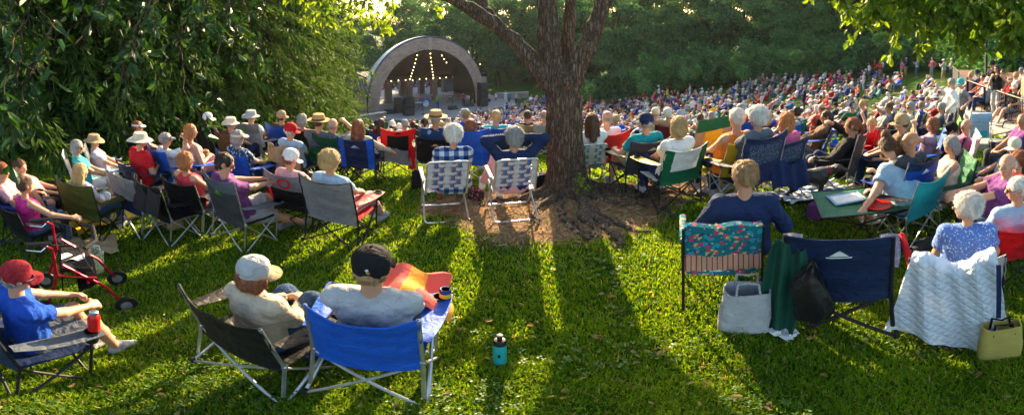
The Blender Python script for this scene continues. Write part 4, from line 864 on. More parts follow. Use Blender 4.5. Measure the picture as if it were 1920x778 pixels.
PL, PR = Vector((*polar(690, 49.6), 0)), Vector((*polar(908, 56.6), 0)); mid = (PL+PR)/2; RZ = math.atan2((PR-PL).y, (PR-PL).x); W2 = (PR-PL).length/2; GZ0 = -9.5
bs = empty('bandshell', (mid.x, mid.y, GZ0), RZ, 'big brick fronted arch bandshell with a curved metal roof over the stage', 'bandshell')
BM = bs.matrix_basis if False else Matrix.Translation((mid.x, mid.y, GZ0)) @ Matrix.Rotation(RZ, 4, 'Z'); BW = lambda x, y, z: BM @ Vector((x, y, z))
Ro, Ri, zc = W2, W2-1.42, 1.55
def arc(a, R): 
    return (R*cos(a), zc+R*1.0*sin(a))
mb = MB(); pts = []
for k in range(-2, 51):
    if k < 0: a = 0; zz = zc*(k+2)/2-.3
    else: a = PI*k/50; zz = None
    pts.append((a, zz))
pts = pts+[(PI, zc*.5-.3), (PI, -.3)]
def ringpt(q, R, y): a, zz = q; x, z = arc(a, R); return (x, y, z if zz is None else zz)
n_ = len(pts)
for q in pts: mb.v += [ringpt(q, Ri, 0), ringpt(q, Ro, 0), ringpt(q, Ro, 1.3), ringpt(q, Ri, 1.3)]
for i_ in range(n_-1):
    a, b = i_*4, (i_+1)*4
    for j_ in range(4): mb.f.append((a+j_, b+j_, b+(j_+1) % 4, a+(j_+1) % 4)); mb.m.append(1 if j_ == 2+1 else 0)
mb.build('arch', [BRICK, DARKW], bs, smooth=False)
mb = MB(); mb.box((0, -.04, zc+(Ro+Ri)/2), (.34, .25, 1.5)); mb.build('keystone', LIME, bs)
mb = MB()                                         # metal roof
def roofp(a, s, off=.0): x, z = arc(a, Ro+.12+off); k = 1-.28*s*s; return (x*k, .35+s*6.2, max(zc+(z-zc)*(1-.42*s*s), .1))
mb.grid(lambda u, v: roofp(PI*u, v), 48, 10, .12)
for k in range(1, 48): mb.tube([roofp(PI*k/48, s/8, .05) for s in range(9)], .05, 4)
mb.grid(lambda u, v: ((Ro+.14)*(1 if u < .5 else -1), .35+v*6, zc*(u*2 if u < .5 else (u-.5)*2)) if False else roofp(0, v), 1, 1) if False else None
mb.build('roof', ROOF, bs)
mb = MB()
BD = 5.4
def ceilp(a, s): x, z = arc(a, Ri-.03); zb = 4.1; k = s; return (x*(1-.03*s), .5+s*(BD-.6), z+(zb-z)*k if z > zb else z)
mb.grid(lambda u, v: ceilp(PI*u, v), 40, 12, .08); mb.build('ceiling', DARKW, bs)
def lx_of(px, y, z):                              # local x of the point of the shell plane y, height z that shows at column px
    xs = np.arange(-9, 9, .05); q = [abs(960+FP*math.atan2(*(BM @ Vector((x, y, z))).xy)-px) for x in xs]; return float(xs[int(np.argmin(q))])
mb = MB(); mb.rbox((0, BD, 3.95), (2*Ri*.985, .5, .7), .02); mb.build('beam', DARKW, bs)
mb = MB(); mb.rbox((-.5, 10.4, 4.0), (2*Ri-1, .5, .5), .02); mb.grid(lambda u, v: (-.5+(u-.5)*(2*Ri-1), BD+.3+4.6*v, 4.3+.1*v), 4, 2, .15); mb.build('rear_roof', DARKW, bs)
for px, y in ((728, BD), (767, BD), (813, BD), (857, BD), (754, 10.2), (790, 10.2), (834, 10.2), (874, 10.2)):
    x = lx_of(px, y, 2); m = MB(); m.rbox((x, y, 1.95), (.8, .8, 3.9), .03); m.rbox((x, y, .75), (.95, .95, .3), .03); m.build('pillar', BRICK_SHADE, bs, smooth=False)
for x, y in ((9.3, 2.5), (9.6, 7)):
    m = MB(); m.rbox((x, y, 1.9), (.85, .85, 3.8), .03); m.build('pillar', BRICK, bs, smooth=False)
mb = MB(); mb.rbox((8.6, 2.6, 4.0), (3.2, .35, .4), .02); mb.rbox((8.6, 7, 4.0), (3.2, .35, .4), .02); mb.rbox((9.5, 4.8, 4.25), (.35, 5.5, .12), .02); mb.build('side_beam', DARKW, bs)
mb = MB(); o_ = [(-13.5, -1.5, 3.3), (-8.1, -1.5, 3.3), (-8.1, 6, 3.3), (-13.5, 6, 3.3), (-11, .8, 4.9), (-8.3, .8, 4.9), (-8.3, 4, 4.9), (-11, 4, 4.9)]
mb.add(o_, [(0, 1, 5, 4), (1, 2, 6, 5), (2, 3, 7, 6), (3, 0, 4, 7), (4, 5, 6, 7), (3, 2, 1, 0)])
for k in range(12):
    t = k/11; mb.tube([(-13.5+5.4*t, -1.52, 3.32), (-11+2.7*t, .8, 4.93)], .04, 4)
for k in range(9): t = k/8; mb.tube([(-13.52, -1.5+7.5*t, 3.32), (-11, .8+3.2*t, 4.93)], .04, 4)
mb.build('side_roof', mat('side_roof_metal', (.05, .05, .055), .4, .4), bs)
for x, y in ((-12.6, -1), (-12.6, 5), (-8.9, -.9)):
    m = MB(); m.rbox((x, y, 1.6), (.7, .7, 3.3), .03); m.build('pillar', BRICK, bs, smooth=False)
# stage slab with a curved brick front
def spoly(k): t = k/24; a = PI+PI*t; return (1.8+10.2*cos(a), -1.0+5.0*sin(a))
sp_ = [spoly(k) for k in range(25)]+[(12, 6), (8, 16), (-8.4, 16)]
mb = MB(); n_ = len(sp_); mb.add([(x, y, .7) for x, y in sp_]+[(x, y, -1.2) for x, y in sp_], [tuple(range(n_))]+[(k, k+n_, (k+1) % n_+n_, (k+1) % n_) for k in range(n_)], 0)
mb.m = [0]+[1]*n_; st = mb.build('stage', [CONC, BRICK], None, smooth=False); st.location = bs.location; st.rotation_euler = bs.rotation_euler; tag(st, 'pale concrete stage floor with a low curved brick front under the arch', 'stage')
# string lights
BULB = emit('bulb_glow', (1, .62, .22), 5)
def lights(name, path, n, label):
    P = [BW(*p) for p in path]; root = empty('string_lights', P[0], 0, label, 'string lights', 'warm string lights in the bandshell'); mb = MB(); mb.tube([p-P[0] for p in P], .02, 4); mb.build('cable', PLAS, root)
    seg = np.linspace(0, len(P)-1.001, n)
    for q in seg: i_ = int(q); p = P[i_].lerp(P[i_+1], q-i_)-P[0]; b = MB(); b.ell(p+Vector((0, 0, -.1)), (.05, .05, .06), 0, 8); b.build('bulb', BULB, root)
for nm, pa, pb in (('left', 782, 768), ('centre', 807, 812), ('right', 828, 856)):
    xa, xb = lx_of(pa, .7, 6.5), lx_of(pb, BD-.3, 4.0); aa_ = math.acos(max(-1, min(1, xa/Ri))); za = arc(aa_, Ri-.1)[1]-.15
    lights(nm, [(xa+(xb-xa)*s/8, .7+(BD-1.1)*s/8, za+(4.1-za)*s/8-.22-.25*sin(PI*s/8)*.5) for s in range(9)], 8, {'left': 'string of warm bulbs slanting down the ceiling nearest the drum kit side', 'centre': 'string of warm bulbs hanging straight from the keystone to the beam', 'right': 'string of warm bulbs slanting down the ceiling above the guitarist'}[nm])
lights('beam', [(-6.2+12.2*k/8, BD-.4, 3.85-.12*sin(k*PI/8*3)**2) for k in range(9)], 13, 'level string of warm bulbs along the back beam of the bandshell')
lights('outside', [(8, 12, 4.1), (13, 14, 3.9), (20, 16, 4.2)], 6, 'string of warm bulbs running out from the bandshell into the trees')
# stage equipment
def on_stage(px, py): 
    s = slope(py); zz = GZ0+.7; d = (CAMZ-zz)/s; x, y = polar(px, d); return Vector((x, y, zz))
SPK = mat('speaker_black', (.02, .02, .022), .6)
def speaker(px, py, n, label, w=1.15, h=1.1):
    p = on_stage(px, py); r = empty('speaker_stack', p, RZ, label, 'speakers')
    for k in range(n):
        m = MB(); m.rbox((0, 0, h*(k+.5)), (w, .9, h-.04), .04); c = m.build('cabinet', SPK, r); g = MB(); g.grid(lambda u, v: ((u-.5)*w*.86, -.47, h*(k+.5)+(v-.5)*h*.84), 2, 2, .01); g.build('grille', mat('grille', (.035, .035, .04), .8), c)
speaker(766, 216, 2, 'tall black speaker stack at the front of the stage beside the keyboard'); speaker(747, 211, 2, 'squat black speaker stack next to the brick leg of the arch', .9, .9); speaker(905, 199, 3, 'black speaker stack at the guitarist end of the stage', 1.15, 1.05)
for px, py, lb in ((731, 213, 'black stage monitor wedge lying next to the arch leg'), (850, 205, 'black stage monitor wedge in front of the singer'), (880, 199, 'black stage monitor wedge in front of the guitarist'), (820, 218, 'black stage monitor wedge at the very lip of the stage')):
    m = MB(); m.add([(-.6,-.35,0),(.6,-.35,0),(.6,.35,0),(-.6,.35,0),(-.6,-.15,.12),(.6,-.15,.12),(.6,.3,.45),(-.6,.3,.45)], [(3,2,1,0),(0,1,5,4),(1,2,6,5),(2,3,7,6),(3,0,4,7),(4,5,6,7)]); o_ = m.build('stage_monitor', SPK, None, False, on_stage(px, py), RZ); tag(o_, lb, 'monitor')
p = on_stage(797, 200); dk = empty('drum_kit', p, RZ, 'blue drum kit with a white bass drum head and cymbals in mid stage', 'drums')
m = MB(); m.lathe([(.0, -.25), (.42, -.25), (.42, .25), (.0, .25)], 20, (0, 0, .45), 0, 1, 1, Matrix.Rotation(PI/2, 3, 'X')); m.build('bass_drum', mat('drum_blue', (.03, .15, .5), .3), dk)
m = MB(); m.lathe([(0, 0), (.40, 0), (.40, .01), (0, .01)], 20, (0, -.27, .45), 0, 1, 1, Matrix.Rotation(PI/2, 3, 'X')); m.build('drum_head', cloth('white'), dk)
for x, y, z, r_ in ((-.35, .1, 1.0, .2), (.35, .1, 1.0, .2), (.8, .4, .6, .26), (-.75, .3, .7, .22)):
    m = MB(); m.lathe([(0, 0), (r_, 0), (r_, .26), (0, .26)], 16, (x, y, z-.2)); m.build('drum', mat('drum_blue', (.03, .15, .5), .3), dk)
for x, y, z in ((-.9, .2, 1.35), (.95, .3, 1.4)):
    m = MB(); m.lathe([(.0, .03), (.3, 0), (.3, .008), (0, .04)], 16, (x, y, z)); m.tube([(x, y, 0), (x, y, z)], .02, 5); m.build('cymbal', mat('brass', (.6, .45, .15), .3, .9), dk)
def keyboard(px, py, col, label, L_=1.5):
    p = on_stage(px, py); r = empty('keyboard', p, RZ-.2, label, 'keyboard'); m = MB(); m.rbox((0, 0, .98), (L_, .4, .12), .02); m.build('body', cloth(col), r); m = MB(); m.box((0, -.07, 1.045), (L_*.9, .16, .01)); m.build('keys', cloth('white'), r)
    for s in (-1, 1): m = MB(); m.tube([(s*.5, -.25, 0), (-s*.5, .0, .92)], .03, 5); m.build('leg', BLKM, r)
keyboard(786, 207, 'lgrey', 'white keyboard on a crossed stand at the front of the stage', 2.0); keyboard(843, 192, 'dred', 'red topped keyboard on a crossed stand behind the singer', 1.9)
for px, py, lb in ((822, 208, 'thin microphone stand right in front of the singer'), (848, 203, 'thin microphone stand next to the red keyboard'), (870, 199, 'thin microphone stand in front of the guitarist'), (793, 214, 'thin microphone stand near the lip of the stage')):
    m = MB(); m.lathe([(.2, 0), (.2, .03), (.02, .05)], 10); m.tube([(0, 0, 0), (0, 0, 1.45), (.15, -.2, 1.6)], .025, 5); o_ = m.build('microphone_stand', BLKM, None, True, on_stage(px, py), RZ); tag(o_, lb, 'mic stand')
p = on_stage(886, 197); gt = empty('guitar', p, RZ, 'sunburst guitar leaning on a stand beside the guitarist', 'guitar'); m = MB(); m.ell((0, 0, .35), (.22, .06, .26)); m.ell((0, 0, .62), (.16, .06, .18)); m.build('body', mat('guitar_wood', (.35, .15, .04), .3), gt); m = MB(); m.box((0, .0, 1.05), (.05, .03, .7)); m.build('neck', BARK2, gt)
# low garden walls by the stage
def brickwall(p0, p1, h, label, capm=LIME):
    a, b = Vector(p0), Vector(p1); v = b-a; rz = math.atan2(v.y, v.x); r = empty('garden_wall', a, rz, label, 'wall'); m = MB(); m.rbox((v.length/2, 0, h/2-.4), (v.length, .45, h+.8), .02); m.build('wall_face', BRICK, r, False); m = MB(); m.rbox((v.length/2, 0, h+.05), (v.length+.1, .55, .1), .02); m.build('cap', capm, r)
a, b = Vector((*polar(655, 41), -8.2)), Vector((*polar(722, 43.5), -8.3)); brickwall(a, b, .9, 'low brick wall capped with stone in front of the arch leg')
a, b = Vector((*polar(932, 60), -9.3)), Vector((*polar(990, 61), -9.0)); brickwall(a, b, 1.1, 'low brick garden wall beyond the end of the stage')
# ------------------------------------------------------------------ stone terrace
P1 = Vector((*polar(1786, 19.5), 0)); P2 = Vector((*polar(1814, 15.4), 0)); P3 = Vector((*polar(1935, 11.2), 0)); P4 = Vector((*polar(2080, 10.5), 0)); TZ = -.88
tp_ = [P1, P2, P3, P4, Vector((*polar(2080, 26), 0)), Vector((*polar(1786, 27), 0))]
mb = MB(); n_ = 6; mb.add([(q.x, q.y, TZ) for q in tp_]+[(q.x, q.y, -3) for q in tp_], [tuple(range(n_))[::-1]]+[(k, k+n_, (k+1) % n_+n_, (k+1) % n_) for k in range(n_)]); mb.m = [0]+[1]*n_
te = mb.build('terrace', [mat('terrace_paving', (.17, .09, .065), .85, 0, 0, .3, 6, .2, 3), LIME], None, False); tag(te, 'raised brick paved terrace above the stone wall', kind='structure')
def stonewall(pts, ztop, zbot, label, rows=3):
    o = empty('stone_wall', pts[0], 0, label, 'wall'); mb = MB(); r = random.Random(5); cp = MB()
    for a, b in zip(pts[:-1], pts[1:]):
        v = b-a; L_ = v.length; rz = math.atan2(v.y, v.x); hh = (ztop-zbot)/rows
        for k in range(rows):
            x = -.1
            while x < L_:
                w_ = min(r.uniform(.5, 1.25), L_-x+.2); c = a+v.normalized()*(x+w_/2)-pts[0]; mb.rbox((c.x, c.y, zbot+hh*(k+.5)-0), (w_-.02, .5+r.uniform(-.04, .08), hh-.02), .035, (r.uniform(-.02, .02), r.uniform(-.02, .02), rz+r.uniform(-.04, .04))); x += w_
        c = (a+b)/2-pts[0]; cp.rbox((c.x, c.y, ztop+.06), (L_+.1, .7, .14), .03, (0, 0, rz))
    mb.build('stonework', LIME, o); cp.build('coping', LIME, o); return o
off_ = lambda p, k=.3: Vector((p.x, p.y, 0))-Vector((p.x, p.y, 0)).normalized()*k
stonewall([off_(P1), off_(P2), off_(P3), off_(P4)], TZ-.05, -2.5, 'pale rough limestone retaining wall holding up the paved terrace')
for i_, (px, d, zt, w_, lb) in enumerate([(1756, 22.5, -1.55, 1.7, 'flat topped pale boulder at the end of the stone wall'), (1772, 20.5, -1.35, 1.5, 'pale boulder second from the end of the stone wall'), (1752, 20, -1.95, 1.5, 'weathered pale boulder standing lowest in front of the stone wall end'), (1785, 18.5, -1.3, 1.6, 'pale boulder right against the mesh fence'), (1768, 18.6, -1.9, 1.5, 'pale boulder in the middle of the rock pile by the wall'), (1757, 17.6, -2.2, 1.3, 'small pale boulder where the rock pile meets the grass'), (1787, 16.8, -1.7, 1.5, 'pale boulder behind the standing man in a teal cap')]):
    x, y = polar(px, d); m = []
    rr = random.Random(i_); pr = [cone((-w_*.3, 0, -.5), (w_*.3, .05, -.5), .35, .38), cone((-w_*.3, -.2, -.15), (w_*.3, .1, -.12), .3, .28), cone((-w_*.2, .25, -.2), (w_*.25, .25, -.25), .3, .3), elli((0, 0, -.35), (w_*.5, .5, .4))]
    o_ = solid('boulder', pr, LIME, .05, .08, folds=.02); o_.location = (x, y, zt+.1); o_.rotation_euler[2] = -azpx(px)+rr.uniform(-.4, .4); tag(o_, lb, 'rock')
def railing(pts, label, h=.95, name='railing', mesh=False, gap=.13):
    o = empty(name, pts[0], 0, label, 'railing'); P = [p-pts[0] for p in pts]
    for q in P: m = MB(); m.rbox(q+Vector((0, 0, h/2)), (.06, .06, h+.06), .008); m.build('post', BLKM, o)
    up = Vector((0, 0, 1))
    for z, r_ in ((h, .028), (.1, .018)): m = MB(); m.tube([q+up*z for q in P], r_, 6); m.build('rail', BLKM, o)
    m = MB()
    for a, b in zip(P[:-1], P[1:]):
        if mesh: m.grid(lambda u, v: a.lerp(b, u)+up*(.1+(h-.15)*v), 2, 2, .01)
        else:
            k = max(2, int((b-a).length/gap))
            for q in range(1, k): p = a.lerp(b, q/k); m.tube([p+up*.1, p+up*h], .009, 4)
    m.build('balusters' if not mesh else 'mesh_panel', BLKM if not mesh else mat('fence_mesh', (.03, .03, .03), .8, 0, .05), o); return o
u_ = lambda p, k=.35: Vector((p.x, p.y, TZ))+Vector((p.x, p.y, 0)).normalized()*k
railing([u_(P1), u_(P1).lerp(u_(P2), .5), u_(P2)], 'dark mesh fence panel climbing the end of the terrace', 1.0, 'mesh_fence', True)
railing([u_(P2), u_(P2).lerp(u_(P3), .33), u_(P2).lerp(u_(P3), .66), u_(P3), u_(P4)], 'black metal railing with thin bars along the terrace edge', .92)
def handrail(pts, label, posts=(), low=True, r=.022):
    o = empty('handrail', pts[0], 0, label, 'handrail'); m = MB(); m.tube([p-pts[0] for p in pts], r, 8); m.build('rail', BLKM, o)
    if low: m = MB(); m.tube([p-pts[0]-Vector((0, 0, .42)) for p in pts], r*.8, 8); m.build('rail', BLKM, o)
    for k in posts:
        p = pts[k]; m = MB(); m.tube([p-pts[0], Vector((p.x, p.y, tz(p.x, p.y)-.1))-pts[0]], r*.9, 8); m.build('post', BLKM, o)
handrail([at(1852, 234, 12.5), at(1880, 236, 12), at(1883, 228, 11.5), at(1925, 222, 10.5), at(1990, 215, 9.5)], 'upper black handrail of the steps below the terrace', (0, 1, 3))
handrail([at(1850, 262, 11.5), at(1862, 253, 11.2), at(1925, 240, 10), at(1990, 230, 9)], 'lower black handrail of the steps, nearest the stroller', (0, 1, 2))
handrail([at(1455, 252, 13), at(1500, 236, 13.5), at(1555, 217, 14.5), at(1590, 212, 15), at(1606, 216, 15)], 'dark handrail running down through the seated crowd', (0, 1, 2, 3))
handrail([at(1388, 150, 36), at(1412, 158, 35), at(1440, 166, 34)], 'short far handrail beside the path through the crowd', (0, 1, 2), True, .03)
for k in range(6):                                # stone steps by the rails
    x, y = polar(1890+k*3, 11.6-.33*k); m = MB(); m.rbox((0, 0, 0), (2.4, .5, .9), .02); o_ = m.build('stone_step', LIME, None, False, (x, y, -1.75+.14*k), -azpx(1890)); tag(o_, 'pale stone step of the flight below the terrace railing', 'step', 'stone steps below the terrace')
x, y = polar(1849, 21); lp = empty('lamp_post', (x, y, TZ-.1), 0, 'slim dark lamp post rising behind the people on the terrace', 'lamp post'); m = MB(); m.lathe([(.12, 0), (.12, .3), (.07, .4), (.06, 4.5)], 10); m.build('pole', BLKM, lp); m = MB(); m.lathe([(.1, 4.5), (.22, 4.75), (.25, 5.1), (.05, 5.3)], 12); m.build('lantern', mat('lantern', (.3, .28, .22), .4), lp)
# ------------------------------------------------------------------ audience near the lens
def seat_at(hx, hy, S, yaw=0, d0=1.3, d1=60, base=None):
    """ground point and heading that put the head of figure S on pixel (hx, hy)"""
    hc = joints(S)['hc']*S.get('size', 1); s = slope(hy); a = azpx(hx); best = None; prev = None
    for d in np.arange(d0, d1, .02):
        h = Vector((d*sin(a), d*cos(a), CAMZ-d*s)); rz = face_stage(h, yaw); l = h-Matrix.Rotation(rz, 3, 'Z') @ hc
        g = (tz(l.x, l.y) if base is None else base); e = l.z-g
        if prev is not None and prev > 0 >= e: return Vector((l.x, l.y, g)), rz, d
        if best is None or abs(e) < best[0]: best = (abs(e), Vector((l.x, l.y, g)), rz, d)
        prev = e
    return best[1], best[2], best[3]
PG = 'seated concert goers on the near lawn'
def P(hx, hy, S, Cc, lp, lc=None, yaw=0, cyaw=0, cdx=0, cdy=.04, far=1.3, cg='folding chairs on the near lawn'):
    S['size'] = S.get('size', 1)*.965
    if Cc is not None and 'hs' in Cc: S.setdefault('hz', Cc['hs']+.01)
    loc, rz, d = seat_at(hx, hy, S, yaw, far, far+1.4 if far > 2 else 60); o, J = person(loc, rz, S, FP/d, lp, PG)
    if Cc is not None:
        f = Matrix.Rotation(rz, 3, 'Z') @ Vector((cdx, cdy, 0)); cl = loc+f; cl.z = tz(cl.x, cl.y)
        if 'web' in Cc: c = web_chair(cl, rz+math.radians(cyaw), Cc['web'], lc, size=Cc.get('size', 1))
        else: c = camp_chair(cl, rz+math.radians(cyaw), Cc, lc, cg, size=Cc.get('size', 1))
        return o, c
    return o, None
def Dn(px, py, Cc, lc, yaw=0, size=1.0):           # empty chair standing at a pixel of its centre on the ground
    p = on_ground(px, py); return camp_chair(p, face_stage(p, yaw), Cc, lc, 'folding chairs on the near lawn', size=size)
F = dict
MATS['grey_web'] = mat('grey_webbing', (.5, .5, .52), .6); MATS['blue_web'] = mat('blue_webbing', (.03, .16, .45), .6)
# ---- foreground
P(697,503,F(hat='cap',hatc='black',hair='short',hairc='sandy',shirt='lgrey',sleeve='short',pants='shorts',pc='slate',arms='lap',emblem=1,lean=14,hz=.43),F(fab='royal',seat='royal',frame=STEEL,w=.475,hb=.80,hs=.42,bsag=.07,lean=.12,armc='royal',r=.011,ln=.12),
  'boy in a backwards black cap and grey tee sitting in the bright blue chair','bright blue camp chair with steel legs under the boy in the black cap',0,-4)
P(478,512,F(hat='cap',hatc='lgrey',brimc='tan',hair='bob',hairc='auburn',female=1,shirt='beige',sleeve='long',pants='long',pc='jean',arms='clasp',turn=-24,lean=8,footL=(.05,.62,.30),footR=(.28,.62,.36),size=.9,shoes='grey',hz=.40),F(fab='black',frame=STEEL,w=.56,hb=.76,hs=.38,top='concave',r=.0105,bsag=.05),
  'auburn haired woman in a grey and tan cap curled up in a black chair','black camp chair with steel legs holding the woman in the beige sweater',-17,0)
P(33,520,F(hat='cap',hatc='dred',hair='short',hairc='grey',shirt='blue',sleeve='short',pants='shorts',pc='slate',arms='knee',glasses='clear',lean=10,footL=(.0,.52,.1),footR=(.16,.60,.1),shoes='lgrey',turn=-12,size=.95),F(fab='navy',seat='navy',frame=BLKM,w=.56,hb=.74,hs=.38,armc='slate',r=.011),
  'man in a dark red cap and blue tee clasping his hands over his knee','dark blue camp chair with a red tumbler in its armrest',-4,0,.0,.0)
P(1395,330,F(hair='short',hairc='sandy',shirt='navy',sleeve='long',pants='long',pc='dgrey',arms='rest',lean=12,shoes='black',fat=.25,turn=34,size=.98,hz=.42,handL=(-.3,.15,.16),handR=(.25,.2,.16)),None,'sandy haired man in a navy fleece sitting in the tropical print chair',None,-36)
P(1812,388,F(hair='fluffy',hairc='white',female=1,fat=.8,shirt='blouse',sleeve='short',pants='long',pc='lblue',arms='lap',turn=74,glasses='sun',lean=-2,size=1.0),F(fab='lgrey',frame=BLKM,w=.58,hb=.84,hs=.42,arms=False),'white haired woman in a blue speckled blouse and sunglasses','grey camp chair hidden under the white quilted jacket',-68,0,-.10,-.14)
P(1906,355,F(hair='short',hairc='white',shirt='lblue',sleeve='long',pants='long',pc='lblue',arms='lap',turn=74,glasses='sun',lean=12,size=1.0),F(fab='red',frame=BLKM,w=.54,hb=.74,hs=.42,arms=False),'white haired man in sunglasses and a pale blue sweater','camp chair with a red back band behind the man in the pale blue sweater',-52)
P(1888,310,F(hair='fringe',hairc='white',shirt='purple',sleeve='short',pants='long',pc='dgrey',arms='clap',turn=34,glasses='clear',lean=22,footL=(.1,.78,.09),footR=(-.05,.86,.09),shoes='black',size=1.05,handL=(-.05,.40,.34),handR=(.05,.40,.36)),F(fab='slate',frame=BLKM,w=.54,hb=.8,hs=.4),'balding man in a purple shirt clapping with legs stretched out','slate grey camp chair under the clapping man in purple',30)
P(1902,275,F(hat='cap',hatc='cream',hair='short',hairc='brown',shirt='navy',sleeve='short',pants='shorts',pc='navy',arms='lap',turn=30,lean=34,footL=(.0,.85,.10),footR=(-.14,.7,.38),shoes='white'),F(fab='slate',frame=STEEL,w=.54,hb=.7,hs=.3,ln=.3,lean=.3),'man in a cream cap reclining with his bare legs crossed','low reclining chair under the man in the cream cap',34)
P(1909,302,F(hair='fluffy',hairc='auburn',female=1,shirt='coral',sleeve='short',pants='long',pc='brown',arms='lap',turn=30,size=.95),None,'curly auburn haired woman half hidden behind the clapping man',None,34)
P(1916,226,F(hair='bald',skin=2,shirt='purple',sleeve='short',pants='long',pc='dgrey',turn=30,arms='lap'),F(fab='black',w=.5),'bald man in a dark purple shirt by the terrace steps','black camp chair by the terrace steps',30)
P(1783,273,F(hair='bob',hairc='grey',female=1,shirt='cream',sleeve='none',pants='skirt',pc='lgrey',arms='phone',turn=24,nod=18,lean=10),F(fab='green',frame=BLKM,w=.52,hb=.86,hs=.42,armc='dgreen'),'grey haired woman with a headband looking down at her phone','dark green camp chair under the woman reading her phone',34)
P(1706,267,F(hair='bald',skin=2,shirt='dgrey',sleeve='long',pants='long',pc='dgrey',turn=44,lean=12,fat=.4,size=1.04),F(fab='blue',seat='navy',frame=STEEL,w=.52,hb=.9,hs=.42,band='navy',logo=('white','tri')),'bald man with sunglasses pushed up on his head and a dark grey jacket','blue camp chair with steel poles under the bald man in grey',-18)
P(1664,276,F(hair='bun',hairc='brown',female=1,shirt='lblue',sleeve='short',pants='shorts',pc='lgrey',arms='knee',lean=-34,side=14,nod=40,fat=1.1,crane=.3,handL=(-.55,.2,.05),size=1.08,turn=-20),F(fab='teal',frame=STEEL,w=.54,hb=.82,hs=.42,armc='black'),'big woman with a hair bun in a pale blue tee bending over a lead','dark teal camp chair of the woman bending over towards the dog',-8,-6)
# ---- left group
P(48,348,F(hair='bun',hairc='brown',female=1,shirt='magenta',sleeve='none',pants='long',pc='denim',arms='out',lean=8,turn=-8,size=.94),F(fab='black',frame=BLKM,w=.58,hb=.70,hs=.36),'woman in a magenta tank top with curly brown hair pinned up','low black camp chair behind the rollator under the woman in magenta',0)
P(4,322,F(hair='short',hairc='auburn',shirt='lpink',sleeve='short',pants='shorts',pc='navy',arms='rest',glasses='sun',turn=-30,lean=26,legs='up'),F(fab='blue',frame=BLKM,w=.54,hb=.8),'auburn haired person in sunglasses leaning back in a blue chair','blue camp chair beyond the woman in magenta',-30)
P(38,314,F(hair='short',hairc='brown',female=1,shirt='lpink',sleeve='short',pants='shorts',pc='black',arms='lap',lean=40,turn=-30,footL=(-.1,.45,.12),footR=(.1,.72,.1)),F(fab='black',frame=BLKM,w=.54,hb=.66,hs=.34,ln=.3),'person in a pale pink top sprawled back with bare knees raised','low black camp chair under the person with raised bare knees',-34)
P(152,322,F(hair='long',hairc='blond',female=1,shirt='lav',sleeve='short',pants='long',pc='denim',arms='rest',turn=-10,size=.95),F(fab='olive',seat='olive',frame=BLKM,w=.58,hb=.88,hs=.42,pipe='dgreen',armc='olive'),'woman with long blond hair in the olive green chair','olive green camp chair in front of the yellow blanket',2,10)
P(145,276,F(hair='bob',hairc='grey',female=1,shirt='aqua',sleeve='short',pants='long',pc='white',arms='lap',turn=-34,glasses='sun'),F(fab='white',frame=ALU,w=.52,hb=.86,arms=False),'grey haired woman in a teal top and sunglasses by the bushes','white aluminium lawn chair of the woman in the teal top',-26)
P(177,264,F(hat='boonie',hatc='tan',brimw=.09,hair='short',hairc='brown',female=1,shirt='lav',sleeve='short',pants='shorts',pc='lblue',arms='lap',turn=-30,lean=20,footL=(-.1,.52,.09),footR=(.1,.56,.09)),F(fab='slate',frame=STEEL,w=.54,hb=.84,armc='lblue'),'woman in a tan sun hat and lavender tee at the edge of the bushes','grey camp chair under the woman in the tan sun hat',-36)
P(264,262,F(hat='boonie',hatc='cream',brimw=.11,hair='short',hairc='brown',shirt='red',sleeve='short',pants='long',pc='denim',arms='cross',turn=-26,fat=.6,lean=4,size=1.06),F(fab='navy',frame=BLKM,w=.54,hb=.74),'big man in a red shirt and a cream wide brimmed hat','navy camp chair under the man in the red shirt',-12)
P(258,238,F(hat='visor',hatc='white',hair='short',hairc='auburn',shirt='dred',sleeve='short',turn=-20),F(fab='black'),'person in a white and red visor just behind the wide brimmed hat','black camp chair hidden behind the man in the red shirt',-20)
P(311,262,F(hair='short',hairc='grey',female=1,shirt='white',sleeve='short',arms='brow',turn=-15,hat='visor',hatc='grey'),F(fab='royal',frame=STEEL,w=.54,hb=.86),'person in a white tee and grey visor raising a hand','royal blue camp chair next to the red shirt',-16)
P(358,247,F(hair='bob',hairc='orange',female=1,shirt='lpink',sleeve='none',pants='long',pc='lpink',arms='cross',turn=-34,fat=.3,lean=6,size=1.05),F(fab='royal',frame=BLKM,w=.52,hb=.72),'orange haired woman in a pale pink sleeveless top with folded arms','blue camp chair under the woman in pale pink',-24)
P(349,301,F(hair='bob',hairc='orange',female=1,shirt='lace',sleeve='none',pants='long',pc='denim',arms='lap',turn=-24,glasses='clear',size=1.0),F(fab='black',frame=STEEL,w=.54,hb=.76,hs=.4),'short haired redhead in a sleeveless red lace top','black camp chair under the woman in red lace',-10,6)
P(422,308,F(hair='short',hairc='dark',shirt='purple',sleeve='short',pants='shorts',pc='lgrey',arms='phone',glasses='sun',turn=-34,nod=14,lean=22,footL=(-.02,.56,.09),footR=(.1,.78,.09),shoes='grey',size=1.06),F(fab='dgrey',band='slate',bandh=.22,seat='black',frame=STEEL,w=.52,hb=.92,hs=.4,logo=('lime','tri'),logov=.72,armc='slate'),'dark haired man in a purple polo and khaki shorts looking at his phone','high backed charcoal camp chair with a small green mountain logo',-30,10)
P(390,223,F(hat='cap',hatc='white',hair='short',hairc='dark',shirt='black',sleeve='short',arms='rest',turn=-12,skin=2,fat=.3),F(fab='black',frame=STEEL,w=.54,hb=.84),'man in a white cap and black tee beside the conifers','black camp chair with a steel frame under the man in the black tee',-14)
P(433,231,F(hat='bucket',hatc='cream',hair='short',hairc='grey',shirt='brown',sleeve='short',turn=-20),F(fab='brown',w=.5,arms=False),'person in a small cream bucket hat','brown chair of the person in the cream bucket hat',-10)
